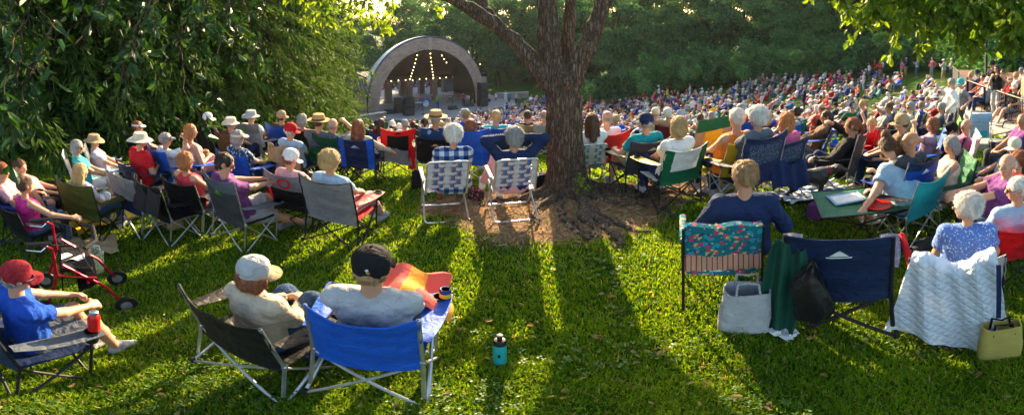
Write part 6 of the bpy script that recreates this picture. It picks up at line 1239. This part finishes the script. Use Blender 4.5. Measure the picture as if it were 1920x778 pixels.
# big empty navy chair with a sack and green cloth on it
Dn(1576, 596, F(fab='navy', seat='navy', frame=BLKM, w=.53, hb=.86, hs=.40, ln=.10, armc='navy', r=.013, top='straight', logo=('white', 'tri'), logov=.8, cup=False), 'wide empty navy camp chair with a small white logo', -56, 1.1)
CH = {o['label']: o for o in COL.objects if o.name.startswith(('camp_chair', 'lawn_chair')) and 'label' in o}
def drape_on(key, fn, mt_, name, label, cat, nu=36, nv=26, th=.008):
    c = next(o for k, o in CH.items() if key in k); M = Matrix.Translation(c.location) @ Matrix.Rotation(c.rotation_euler[2], 4, 'Z'); m = MB(); m.grid(lambda u, v: Vector(fn(u, v)), nu, nv, th); return one(m, name, mt_, c.location, label, cat, c.rotation_euler[2])
K1 = 'wide empty navy camp chair'
drape_on(K1, lambda u, v: (-.33+.10*(v-.5)+.20*(u-.5)*(1+.25*sin(v*3)), -.42-.03*sin(u*14+v*3)+.02*v, .12+.82*v+.03*sin(u*6)), mat('dark_green_cloth', (.008, .07, .045), .8, 0, .1, .6, 20), 'cloth', 'dark green cloth hanging from one pole of the wide navy chair', 'cloth')
drape_on(K1, lambda u, v: (-.16+(.115*sin(PI*(.25+.75*v))+.008*sin(u*38+v*9)+.006*sin(u*63))*cos(u*2*PI)+.02*sin(v*7), -.46+(.07*sin(PI*(.2+.8*v)))*sin(u*2*PI)-.01*sin(u*25), .36+.5*v), mat('black_nylon', (.012, .012, .014), .35, 0, .1, .9, 18), 'stuff_sack', 'black nylon sack hanging from the back of the wide navy chair', 'sack')
m = MB(); m.rbox((0, 0, 0), (.05, .36, .03), .012, (.45, 0, .1)); q, rz = chair_pt(K1, (.42, .12, .52)); one(m, 'armrest_pad', cloth('red'), q, 'bright red padded bar beside the wide navy chair', 'pad', rz)
m = MB(); m.lathe([(.14, 0), (.17, .02), (.18, .2), (.15, .23), (0, .235)], 20); q = G(1690, 600, .0); one(m, 'cushion', cloth('brown'), q, 'round brown cushion beside the wide navy chair', 'cushion') if False else None
# quilted jacket, navy jackets
QM = mat('quilted_white', (.6, .66, .74), .7, 0, .2)
def quilt():
    m, t, o = nt('quilted_cotton'); L = t.links.new; tc = N(t, 'ShaderNodeTexCoord'); uv = tc.outputs['Object']; mp = N(t, 'ShaderNodeMapping', Rotation=(0, .78, 0)); L(uv, mp.inputs[0]); s = N(t, 'ShaderNodeSeparateXYZ'); L(mp.outputs[0], s.inputs[0]); hs_ = []
    for k in (0, 2): a = N(t, 'ShaderNodeMath', _operation='MULTIPLY', i1=62.0); L(s.outputs[k], a.inputs[0]); b = N(t, 'ShaderNodeMath', _operation='SINE'); L(a.outputs[0], b.inputs[0]); c = N(t, 'ShaderNodeMath', _operation='ABSOLUTE'); L(b.outputs[0], c.inputs[0]); hs_.append(c)
    mn = N(t, 'ShaderNodeMath', _operation='MINIMUM'); L(hs_[0].outputs[0], mn.inputs[0]); L(hs_[1].outputs[0], mn.inputs[1]); b = N(t, 'ShaderNodeBump', Strength=.9, Distance=.009); L(mn.outputs[0], b.inputs['Height'])
    p = N(t, 'ShaderNodeBsdfPrincipled', Roughness=.75, i0=(.62, .68, .76, 1)); L(b.outputs[0], p.inputs['Normal']); tb = N(t, 'ShaderNodeBsdfTranslucent', Color=(.7, .7, .72, 1)); mx = N(t, 'ShaderNodeMixShader', i0=.15); L(p.outputs[0], mx.inputs[1]); L(tb.outputs[0], mx.inputs[2]); L(mx.outputs[0], o.inputs[0]); return m
K2 = 'grey camp chair hidden under'
drape_on(K2, lambda u, v: ((u-.5)*(.50+.27*(1-v))-.05*(1-v)-.02, -.47+.035*sin(u*13+2*v)*(1.1-v)+.012*sin(u*31+v*9)-.04*(1-v)+(.10*max(0, v-.85)/.15), .16+.14*sin(u*5+1)*(1-v)*.8+(.80-.07*4*u*(1-u)+.03*sin(u*9))*min(v, .9)/.9), quilt(), 'quilted_jacket', 'white quilted jacket hung over the chair back behind the blue blouse', 'jacket', 34, 26, .012)
m = MB(); m.grid(lambda u, v: (.22+.03*u, -.53-.02*sin(v*3), .42+.5*v), 2, 10, .006); q, rz = chair_pt(K2, (0, 0, 0)); one(m, 'strap', cloth('navy'), q, 'navy webbing strap hanging across the white quilted jacket', 'strap', rz)
K3 = 'draped in a navy jacket'
drape_on(K3, lambda u, v: (-.02+(u-.5)*(.5), -.42+.03*sin(u*19)-.08*(1-v), .30+.32*v+.05*sin(u*7)), cloth('navy'), 'jacket', 'navy jacket draped over the chair of the rose pink sweater', 'jacket')
K4 = 'empty red and black camp chair'
drape_on(K4, lambda u, v: (-.08+(u-.5)*.62, -.30-.10*(1-v)+.02*sin(u*16), .30+.24*v+.04*sin(u*5)), cloth('grey'), 'grey_cloth', 'grey cloth hanging from the seat of the red and black chair', 'cloth')
drape_on(K4, lambda u, v: (.26+(u-.5)*.16, -.36+.03*sin(u*12), .18+.38*v), cloth('red'), 'red_sleeve', 'red chair bag hanging beside the red and black chair', 'bag')
drape_on('tan chair of the man in the bright red cap', lambda u, v: ((u-.5)*.62, -.38+.04*sin(u*15), .36+.46*v-.05*sin(u*PI*2)**2), cloth('tan'), 'tan_jacket', 'tan jacket slung over a chair back beside the white cap', 'jacket')
drape_on('bright blue camp chair of the dark haired boy' if False else 'small bright blue camp chair', lambda u, v: ((u-.5)*.6, -.36-.22*(1-v)+.03*sin(u*13), .10+.42*v+.03*sin(u*8)), cloth('royal'), 'blue_cloth', 'royal blue jacket spread behind the dark haired boy', 'jacket')
c_ = Dn(266, 428, F(fab='grey', low='navy', seat='navy', frame=STEEL, w=.56, hb=.86, hs=.42, ln=.12, top='straight', arms=False, r=.012), 'grey and navy chair with thick steel legs next to the black jacket', -8)
c2_ = Dn(322, 440, F(fab='black', frame=STEEL, w=.54, hb=.82, ln=.14), 'empty black camp chair with a black jacket thrown over its back', -14)
CH = {o['label']: o for o in COL.objects if o.name.startswith(('camp_chair', 'lawn_chair')) and 'label' in o}
drape_on('empty black camp chair with a black jacket', lambda u, v: ((u-.5)*.7, -.37-.05*(1-v)+.03*sin(u*17), .52+.36*v-.06*sin(u*PI)+.02*sin(u*11)), mat('black_jacket', (.014, .014, .016), .6, 0, .05, .6, 20), 'black_jacket', 'black jacket thrown over a chair back next to the red lace top', 'jacket')
Dn(90, 470, F(fab='dgrey', frame=BLKM, w=.5, hb=.5, hs=.28), 'low empty charcoal chair turned away behind the rollator', 60) if False else None
# rollator ----------------------------------------------------------
rp = on_ground(150, 563); ro = empty('rollator', rp, -.5, 'dark red walking frame with black seat and wheels parked on the grass', 'rollator'); RM = shine('red_metal', (.4, .01, .03), .25, .4)
for s in (-1, 1):
    m = MB(); m.tube([(s*.25, -.28, .10), (s*.25, -.20, .50), (s*.25, -.24, .80), (s*.25, -.33, .84)], .014, 8); m.build('rear_post', RM, ro)
    m = MB(); m.tube([(s*.25, -.16, .62), (s*.25, .18, .36), (s*.24, .34, .12)], .014, 8); m.build('front_post', RM, ro)
    m = MB(); m.tube([(s*.25, -.20, .50), (s*.25, .12, .46)], .012, 8); m.build('side_bar', RM, ro)
    m = MB(); m.tube([(s*.25, -.25, .86), (s*.25, -.45, .84)], .02, 8); gr = m.build('grip', PLAS, ro)
    m = MB(); m.tube([(s*.25, -.27, .84), (s*.25, -.33, .77), (s*.25, -.45, .78)], .008, 6); m.build('brake_lever', shine('chrome', (.6, .6, .6), .2, 1), gr)
    m = MB(); m.tube([(s*.25, -.24, .84), (s*.18, -.05, .80), (s*.22, .1, .5)], .005, 5); m.build('brake_cable', PLAS, ro)
    for y in (-.30, .36):
        m = MB(); m.lathe([(.06, -.018), (.095, -.014), (.098, 0), (.095, .014), (.06, .018)], 22, (s*.25, y, .098), 0, 1, 1, Matrix.Rotation(PI/2, 3, 'Y')); wv = m.build('wheel', PLAS, ro)
        m = MB(); m.lathe([(.0, -.02), (.05, -.02), (.05, .02), (0, .02)], 12, (s*.25, y, .098), 0, 1, 1, Matrix.Rotation(PI/2, 3, 'Y')); m.build('hub', cloth('grey'), wv)
m = MB(); m.tube([(-.25, -.22, .40), (.25, -.22, .40)], .011, 8); m.tube([(-.25, .05, .40), (.25, .05, .40)], .011, 8); m.build('cross_bar', RM, ro)
m = MB(); m.rbox((0, -.04, .53), (.44, .28, .05), .018); m.build('seat', cloth('black'), ro)
m = MB(); m.grid(lambda u, v: ((u-.5)*.40, -.02+.16*sin(v*PI), .50-.24*v), 6, 8, .01); m.grid(lambda u, v: ((u-.5)*.40, -.16, .28+.2*v), 4, 4, .01); m.build('basket', cloth('black'), ro)
m = MB(); m.tube([(-.25, .02, .80), (-.15, .12, .82), (.15, .12, .82), (.25, .02, .80)], .022, 8); m.build('back_bar', PLAS, ro)
m = MB(); m.grid(lambda u, v: (-.04+.12*u, -.16+.2*v, .562+.02*sin(u*5+v*7)), 6, 8, .004); o_ = one(m, 'paper_towel', cloth('white'), rp, 'crumpled white paper on the black seat of the red walking frame', 'paper', -.5)
hp = G(108, 405, .02); m = MB(); m.ell((0, 0, .10), (.14, .12, .10), 0, 20); m.ell((.02, -.05, .13), (.08, .08, .05), 1, 12); one(m, 'helmet', [cloth('white'), cloth('black')], hp, 'white and black cycle helmet beside the olive chair', 'helmet')
# folded wooden poles beside the plaid dress
um = empty('folded_umbrella', G(880, 372, 0), -.1, 'folded parasol on wooden poles leaning on the woven chair', 'umbrella')
m = MB(); m.tube([(0, 0, .02), (-.06, -.12, .62)], .014, 8); m.build('pole', mat('pale_wood', (.5, .33, .14), .5), um); m = MB(); m.tube([(.05, .02, .02), (-.0, -.10, .60)], .014, 8); m.build('pole', mat('pale_wood', (.5, .33, .14), .5), um)
m = MB(); m.tube([(.02, 0, .05), (.0, -.04, .2), (-.03, -.1, .45)], [.035, .03, .02], 8); m.build('canopy', cloth('cream'), um)
# dog ---------------------------------------------------------------
dp = on_ground(1514, 378); dh = 1.0; DG = mat('dog_fur', (.012, .011, .012), .42, 0, 0, .6, 120, .2, 30, .5, stretch=(1, .3, 1))
dp_ = [cone((-.22, 0, .47), (-.05, 0, .44), .12, .115), cone((-.05, 0, .44), (.20, 0, .46), .118, .135), elli((.18, 0, .42), (.15, .115, .155)), elli((-.24, 0, .46), (.12, .105, .12)), cone((.24, 0, .50), (.42, 0, .55), .095, .07), elli((.47, 0, .57), (.085, .065, .065)), cone((.50, 0, .55), (.62, 0, .52), .045, .032), cone((-.33, 0, .50), (-.46, .02, .38), .032, .022), cone((-.46, .02, .38), (-.54, .03, .20), .022, .010)]
for s in (-1, 1):
    dp_ += [cone((.20, s*.085, .40), (.19, s*.09, .22), .058, .034), cone((.19, s*.09, .22), (.205, s*.09, .05), .03, .022), cone((.20, s*.09, .03), (.25, s*.09, .025), .03, .024),
            cone((-.25, s*.085, .42), (-.17+.05*s, s*.09, .28), .085, .05), cone((-.17+.05*s, s*.09, .28), (-.30+.05*s, s*.09, .16), .042, .026), cone((-.30+.05*s, s*.09, .16), (-.265+.05*s, s*.09, .04), .024, .02), cone((-.265+.05*s, s*.09, .03), (-.215+.05*s, s*.09, .024), .03, .024),
            elli((.45, s*.068, .57), (.035, .014, .055))]
dg = solid('dog', dp_, DG, .012, .03, folds=.0015); dg.location = dp; dg.scale = (.82,)*3; dg.rotation_euler[2] = -azpx(1512)+.12; tag(dg, 'big black dog standing on the striped blanket beside the bending woman', 'dog')
m = MB(); m.lathe([(.085, -.012), (.088, 0), (.085, .012)], 18, (.34, 0, .53), 0, 1, 1, Matrix.Rotation(PI/2-.3, 3, 'Y')); m.build('collar', cloth('dred'), dg)
bw = next(o for o in NPEOPLE if 'hair bun in a pale blue' in o['label']); a_ = dp+Matrix.Rotation(dg.rotation_euler[2], 3, 'Z') @ Vector((.29, 0, .5)); 
h_ = at(1560, 322, (a_.xy.length+.0)); m = MB(); L0 = [a_, a_.lerp(h_, .5)+Vector((0, 0, -.05)), h_]+[h_+Vector((.05*cos(k), 0, .05*sin(k)-.03)) for k in range(0, 8)]; m.tube([p-a_ for p in L0], .009, 6); one(m, 'dog_lead', cloth('lime'), a_, 'green rope dog lead held by the bending woman', 'lead')
# stroller
sp0 = on_ground(1838, 284); sr = empty('stroller', sp0, -azpx(1838)+.15, 'light blue baby stroller with a black canopy edge below the terrace wall', 'stroller')
m = MB(); m.grid(lambda u, v: ((u-.5)*.42, -.02+.14*v, .35+.5*v), 6, 8, .03); m.build('seat', cloth('lblue'), sr); m = MB(); m.grid(lambda u, v: ((u-.5)*.46, -.05-.30*sin(v*PI*.5)+.1, .70+.24*sin(v*PI*.9)), 8, 8, .01); m.build('canopy', cloth('lblue'), sr)
for s in (-1, 1):
    m = MB(); m.tube([(s*.24, .25, .08), (s*.24, 0, .5), (s*.22, -.22, 1.0)], .012, 6); m.build('frame_bar', ALU, sr); m = MB(); m.tube([(s*.24, -.22, .08), (s*.24, .05, .55)], .012, 6); m.build('leg', ALU, sr)
    for y in (.25, -.22): m = MB(); m.lathe([(.05, -.02), (.085, -.015), (.085, .015), (.05, .02)], 16, (s*.24, y, .085), 0, 1, 1, Matrix.Rotation(PI/2, 3, 'Y')); m.build('wheel', PLAS, sr)
m = MB(); m.box((0, -.05, .42), (.3, .06, .16)); m.build('pocket', cloth('aqua'), sr)
# phones
for key, off, c_ in (('reading' if False else 'looking down at her phone', (.0, .40, .72), 'black'), ('looking at his phone', (.0, .42, .74), 'lblue')):
    o_ = next(o for o in NPEOPLE if key in o['label']); m = MB(); m.rbox((0, 0, 0), (.075, .012, .15), .004, (-.7, 0, 0)); M_ = Matrix.Translation(o_.location) @ Matrix.Rotation(o_.rotation_euler[2], 4, 'Z'); one(m, 'phone', cloth(c_), M_ @ Vector(off), 'phone held by the '+('grey haired woman with a headband' if 'her' in key else 'dark haired man in a purple polo'), 'phone', o_.rotation_euler[2])
# ------------------------------------------------------------------ the crowd on the slope
def crowd_mesh(S, h=.034):
    D = body_parts(S, coarse=True); Vs, Qs, Ms = [], [], []; off = 0
    parts = [(D['body'], 0), (D['shirt'], 1), (D['trousers'], 2)]+([(D['hair'], 3)] if D['hair'] else [])
    for pr, mi in parts:
        Fd, lo, hh = field(pr[0], h if mi != 3 else h*.8, pr[1], pr[2] if len(pr) > 2 else ()); P_, Q_ = surface_nets(Fd, lo, hh); Vs.append(P_); Qs.append(Q_+off); Ms += [mi]*len(Q_); off += len(P_)
    J = D['J']
    if S.get('hat'):
        mb = MB(); M3 = J['HR']; b = .17 if S['hat'] != 'cap' else .10
        mb.lathe([(.10, .02), (.10, .07), (.07, .12), (.01, .135)], 10, J['hc'], 0, 1, 1.1, M3)
        if S['hat'] == 'cap': mb.grid(lambda u, v: J['hc']+M3 @ Vector(((u-.5)*.16, .08+.1*v, .03)), 2, 1, .01)
        else: mb.lathe([(b, .02), (b, .03), (.09, .04)], 12, J['hc'], 0, 1, 1.1, M3)
        f4 = [f for f in mb.f if len(f) == 4]; Vs.append(np.array(mb.v)); Qs.append(np.array(f4)+off); Ms += [4]*len(f4); off += len(mb.v)
    return np.concatenate(Vs), np.concatenate(Qs), np.array(Ms, np.int32), S
VAR = [dict(hair='short', arms='lap'), dict(hair='short', hat='cap', arms='lap'), dict(hair='bob', female=1, arms='lap', sleeve='none'), dict(hair='long', female=1, arms='phone'), dict(hair='fluffy', female=1, arms='cross'), dict(hair='short', hat='boonie', arms='rest', fat=.6),
       dict(hair='fringe', arms='lap', fat=.8, turn=20), dict(hair='bob', female=1, hat='boonie', turn=-25), dict(hair='short', arms='clap', turn=-15), dict(hair='pony', female=1, legs='out', turn=30), dict(hair='short', hat='cap', arms='brow', turn=10), dict(hair='short', legs='wide', arms='rest', lean=24, fat=.4)]
SVAR = [dict(stand=1, hair='short', arms='down', sleeve='short'), dict(stand=1, hair='bob', female=1, arms='down', sleeve='none'), dict(stand=1, hair='short', hat='cap', arms='phone'), dict(stand=1, hair='short', arms='rest', sleeve='long')]
PM = [crowd_mesh(dict(v, hz=v.get('hz', .92 if v.get('stand') else .36))) for v in VAR+SVAR]
SHC = ['white']*11+['navy']*5+['blue']*6+['royal']*3+['lblue']*5+['red']*3+['red']*4+['dred']*2+['coral','pink','pink','teal','aqua','aqua','green','grey','grey','lgrey','lgrey','black','black','purple','lpink','lpink','cream','tan','royal','magenta','yellow','slate','lav','maroon','lime']
PCC = ['denim', 'navy', 'black', 'khaki', 'grey', 'white', 'slate', 'tan', 'jean']; HRC = ['white', 'grey', 'grey', 'dark', 'brown', 'brown', 'blond', 'auburn', 'sandy', 'white']; HTC = ['white', 'white', 'cream', 'tan', 'navy', 'red', 'lgrey', 'black', 'khaki']
FBC = ['navy', 'blue', 'royal', 'black', 'dgrey', 'red', 'green', 'maroon', 'grey', 'navy', 'teal']
WORD = dict(white='white', navy='navy blue', blue='deep blue', lblue='light blue', red='red', dred='dark red', coral='coral', pink='pink', teal='teal', aqua='turquoise', green='green', grey='grey', lgrey='light grey', black='black', purple='purple', lpink='pale pink', cream='cream', tan='tan', royal='royal blue', magenta='magenta', yellow='yellow', slate='slate blue', lav='lavender', maroon='maroon', lime='lime green', khaki='khaki')
rr = random.Random(99); spots = []
grid_ = {}
def free(x, y, r):
    gx, gy = int(x/1.0), int(y/1.0)
    for a in range(gx-1, gx+2):
        for b in range(gy-1, gy+2):
            for (u, v) in grid_.get((a, b), ()):
                if (u-x)**2+(v-y)**2 < r*r: return False
    return True
TOPX = [560, 640, 700, 760, 860, 930, 990, 1040, 1100, 1200, 1300, 1380, 1430, 1500, 1600, 1700, 1745, 1760]; TOPY = [232, 232, 232, 232, 222, 196, 186, 178, 180, 176, 172, 158, 132, 130, 134, 140, 150, 170]
def region(x, y):
    d = math.hypot(x, y); a = math.atan2(x, y); px = 960+FP*a
    if px < 690 or px > 1752: return False
    z = tz(x, y)+1.0; py = YH+FP*math.atan2(CAMZ-z, d)
    if py < np.interp(px, TOPX, TOPY)-5: return False
    if px < 860 and d > 44: return False
    if px < 760 and d < 9: return False
    dmin = 9.2 if px < 1500 else 10.5 if px < 1650 else 12
    if d < dmin: return False
    lx, ly = (BM.inverted() @ Vector((x, y, GZ0))).xy
    if ly > -5.6 and -12 < lx < 12.2: return False
    # grass paths left open
    if 1380 < px < 1640 and abs(py-(185+.10*(px-1500))) < 6+.0*d and rr.random() < .72: return False
    if 1640 < px < 1720 and 205 < py < 235 and rr.random() < .8: return False
    return True
tries = 0
while tries < 120000 and len(spots) < 2300:
    tries += 1; a = rr.uniform(azpx(690), azpx(1752)); d = math.sqrt(rr.uniform(9**2, 66**2)); x, y = d*sin(a), d*cos(a)
    px = 960+FP*a; r = .82 if px < 1380 else 1.0
    if d > 30: r *= .95
    if vnoise(x, y, .55, 77) < (-.42 if px < 1380 else -.34): continue
    if not region(x, y) or not free(x, y, r): continue
    grid_.setdefault((int(x/1.0), int(y/1.0)), []).append((x, y)); spots.append((d, x, y))
spots.sort(); print('SPOTS', len(spots))
CM = crowd_chair_mesh(); cme = None
def slotted(name, V, Q_, mi, n): 
    return mesh_np(name, V, Q_, None, [SKIN]+[cloth('grey')]*(n-1), True, mi)
pmesh = [slotted('crowd_figure', V, Q_, mi, 5) for V, Q_, mi, S in PM]
o0 = CM.build('crowd_chair', [cloth('navy'), BLKM]); cmesh = o0.data; bpy.data.objects.remove(o0)
NI = 205; merged = []; inchair = []
HAIRW = dict(white='white', grey='grey', dark='dark', brown='brown', blond='blond', auburn='auburn', sandy='sandy')
def where(px, d):
    b = 'near' if d < 14 else 'farther'
    if px < 900: return b+', between lawn and stage'
    if px < 1040: return b+', between stage and trunk'
    if px < 1250: return b+', past the red chair'
    if px < 1400: return b+', beyond the yellow chairs'
    if px < 1560: return b+', beyond the rose sweater'
    if px < 1680: return b+', behind the woman in black'
    return b+', below the rock pile'
def who(k, sc, hc, tc):
    S = PM[k][3]; w = 'standing' if S.get('stand') else 'seated'; hat = S.get('hat')
    return f"{w} person in {WORD[sc]}" + (f" with {WORD[tc]} {'cap' if hat == 'cap' else 'sun hat'}" if hat else f" with {HAIRW[hc]} hair" if S.get('hair') != 'fringe' else f" with thinning {HAIRW[hc]} hair")
for n_, (d, x, y) in enumerate(spots):
    px = 960+FP*math.atan2(x, y); stand = rr.random() < (0 if d < 22 else .05); k = rr.randrange(len(VAR)) if not stand else len(VAR)+rr.randrange(4)
    sc, pc, hc, tc, fc = rr.choice(SHC), rr.choice(PCC), rr.choice(HRC), rr.choice(HTC), rr.choice(FBC); p = Vector((x, y, tz(x, y))); rz = face_stage(p, rr.gauss(0, 22)); s = rr.uniform(.84, 1.06)
    if n_ < NI:
        o = link('person', pmesh[k], None, p, rz); o.scale = (s,)*3
        for i_, mm in ((0, SKIN), (1, cloth(sc)), (2, cloth(pc)), (3, hairm(hc)), (4, cloth(tc))): o.material_slots[i_].link = 'OBJECT'; o.material_slots[i_].material = mm
        tag(o, who(k, sc, hc, tc)+' '+where(px, d), 'person', 'people seated and standing down the crowded slope')
        if not PM[k][3].get('stand') and d < 22:
            c = link('low_chair', cmesh, None, p-Vector((0, 0, .02)), rz); c.scale = (s,)*3; c.material_slots[0].link = 'OBJECT'; c.material_slots[0].material = cloth(fc); tag(c, f'low {WORD.get(fc, "dark grey")} chair of the person in {WORD[sc]} '+where(px, d), 'chair', 'low chairs on the crowded slope')
    else: merged.append((p, rz, s, k, sc, pc, hc, tc))
# folk beyond the back edge standing along the top of the slope
for hx, hy, d, sc, k in [(1640,113,41,'red',0),(1650,121,40,'red',14),(1630,124,40,'white',13),(1655,128,41,'white',0),(1691,131,38,'pink',13),(1699,129,38.5,'navy',15),(1720,129,36,'lblue',2+12),(1748,133,34,'pink',13),(1770,134,31,'lblue',14),(1784,136,31,'cream',15),(1382,127,50,'navy',0+12),(1420,129,49,'white',14),(1100,160,62,'navy',12),(1115,158,62,'black',13),(930,182,58,'white',13),(948,180,58,'white',14),(955,178,57,'teal',12),(918,186,57,'lpink',15),(968,184,56,'lblue',13)]:
    k = k if k >= 12 else 12; a = azpx(hx); hc_ = joints(PM[k][3])['hc'].z; x, y = polar(hx, d); z = CAMZ-d*slope(hy)-hc_; g = tz(x, y); rz = face_stage(Vector((x, y, g)), rr.gauss(0, 20)); o = link('person', pmesh[k], None, (x, y, g), rz)
    pc, hc, tc = rr.choice(PCC), rr.choice(HRC), rr.choice(HTC)
    for i_, mm in ((0, SKIN), (1, cloth(sc)), (2, cloth(pc)), (3, hairm(hc)), (4, cloth(tc))): o.material_slots[i_].link = 'OBJECT'; o.material_slots[i_].material = mm
    tag(o, who(k, sc, hc, tc)+(' on the skyline of the slope' if hx > 1300 else ' at the crowd edge near the stage'), 'person', 'people standing along the far edge of the crowd')
# performers
def perf(px, py, k, sc, pc, hc, label, dz=0, s=1.0):
    p = on_stage(px, py); o = link('person', pmesh[k], None, p+Vector((0, 0, dz)), RZ+PI+.1); o.scale = (s,)*3
    for i_, mm in ((0, SKIN2), (1, cloth(sc)), (2, cloth(pc)), (3, hairm(hc)), (4, cloth('lime'))): o.material_slots[i_].link = 'OBJECT'; o.material_slots[i_].material = mm
    tag(o, label, 'person', 'performers on the stage')
perf(820, 205, 14, 'lime', 'blue', 'blond', 'singer in a lime green top and blue trousers at mid stage', s=1.05); perf(869, 198, 15, 'dred', 'black', 'brown', 'guitarist in a dark red top and black trousers'); perf(790, 198, 0, 'magenta', 'navy', 'dark', 'drummer in magenta seated behind the blue drums', .25); perf(775, 209, 13, 'red', 'black', 'brown', 'keyboard player in red beside the tall speaker stack', s=.9)
# the rest of the audience and the folk behind the stage as one mass
for _ in range(90):
    x, y = rr.uniform(-8, 9), rr.uniform(15, 22); w_ = BM @ Vector((x, y, 0)); merged.append((Vector((w_.x, w_.y, tz(w_.x, w_.y)+.15)), rr.uniform(0, 6), 1, rr.randrange(16), rr.choice(SHC), rr.choice(PCC), rr.choice(HRC), rr.choice(HTC)))
lowm = [crowd_mesh(dict(v, hz=v.get('hz', .92 if v.get('stand') else .36)), .055) for v in VAR+SVAR]
pal = []; pidx = {}
def pi(m_):
    if m_.name not in pidx: pidx[m_.name] = len(pal); pal.append(m_)
    return pidx[m_.name]
Vs, Qs, Ms = [], [], []; off = 0
for p, rz, s, k, sc, pc, hc, tc in merged:
    V, Q_, mi, S = lowm[k]; c, sn = cos(rz), sin(rz); V2 = np.stack([V[:, 0]*c-V[:, 1]*sn, V[:, 0]*sn+V[:, 1]*c, V[:, 2]], 1)*s+np.array(p); Vs.append(V2); Qs.append(Q_+off); off += len(V)
    lut = np.array([pi(SKIN), pi(cloth(sc)), pi(cloth(pc)), pi(hairm(hc)), pi(cloth(tc))], np.int32); Ms.append(lut[mi])
tag(link('crowd', mesh_np('crowd', np.concatenate(Vs), np.concatenate(Qs), None, pal, True, np.concatenate(Ms))), 'dense colourful crowd seated all down the far slope', 'crowd', kind='stuff')
HAZE = .00016
# ------------------------------------------------------------------ camera, light, sky
cam = bpy.data.cameras.new('camera'); co = bpy.data.objects.new('camera', cam); COL.objects.link(co); SC.camera = co
co.location = (0, 0, CAMZ); co.rotation_euler = (PI/2, 0, 0); cam.type = 'PANO'; cam.clip_start = .05; cam.clip_end = 2000
try:
    cam.panorama_type = 'EQUIRECTANGULAR'; K = cam
    K.longitude_min = -960/FP; K.longitude_max = 960/FP; K.latitude_max = YH/FP; K.latitude_min = -(778-YH)/FP
except Exception:
    pass
SC.render.engine = 'CYCLES'
cy = cam.cycles if hasattr(cam, 'cycles') else None
if cy is not None and hasattr(cy, 'panorama_type'):
    try:
        cy.panorama_type = 'EQUIRECTANGULAR'; cy.longitude_min = -960/FP; cy.longitude_max = 960/FP; cy.latitude_max = YH/FP; cy.latitude_min = -(778-YH)/FP
    except Exception: pass
SUN_AZ, SUN_EL = math.radians(2.5), math.radians(SUNEL if 'SUNEL' in globals() else 23)
sd = Vector((sin(SUN_AZ)*cos(SUN_EL), cos(SUN_AZ)*cos(SUN_EL), sin(SUN_EL)))
sun = bpy.data.lights.new('sun', 'SUN'); sun.energy = 5; sun.angle = math.radians(.6); sun.color = (1, .75, .44)
so = bpy.data.objects.new('sun', sun); COL.objects.link(so); so.rotation_euler = sd.to_track_quat('Z', 'Y').to_euler(); so.location = (0, 0, 50)
w = bpy.data.worlds.new('World'); SC.world = w; w.use_nodes = True; t = w.node_tree; bg = t.nodes['Background']; sk = t.nodes.new('ShaderNodeTexSky'); sk.sky_type = 'NISHITA'; sk.sun_disc = False
sk.sun_elevation = SUN_EL; sk.sun_rotation = SUN_AZ; sk.air_density = 1.2; sk.dust_density = 3; sk.altitude = 200; bg.inputs[1].default_value = .11; t.links.new(sk.outputs[0], bg.inputs[0])
SC.view_settings.view_transform = 'Standard'; SC.view_settings.look = 'None'; SC.view_settings.exposure = 2.1; SC.view_settings.gamma = 1; SC.view_settings.use_curve_mapping = False
SC.cycles.max_bounces = 7; SC.cycles.diffuse_bounces = 3; SC.cycles.glossy_bounces = 2; SC.cycles.transmission_bounces = 5; SC.cycles.transparent_max_bounces = 8
SC.cycles.use_denoising = True; SC.cycles.sample_clamp_indirect = 6; SC.cycles.use_adaptive_sampling = True; SC.cycles.adaptive_threshold = .015

hz = MB(); hz.box((0, 60, 8), (420, 440, 48)); m, t, o = nt('evening_haze'); pv = N(t, 'ShaderNodeVolumePrincipled', Color=(.92, .95, 1, 1), Density=HAZE); pv.inputs['Anisotropy'].default_value = .2; t.links.new(pv.outputs[0], o.inputs['Volume'])
if HAZE: tag(hz.build('haze', m, None, False), 'thin evening haze hanging over the hollow', kind='stuff')
SC.cycles.volume_bounces = 0
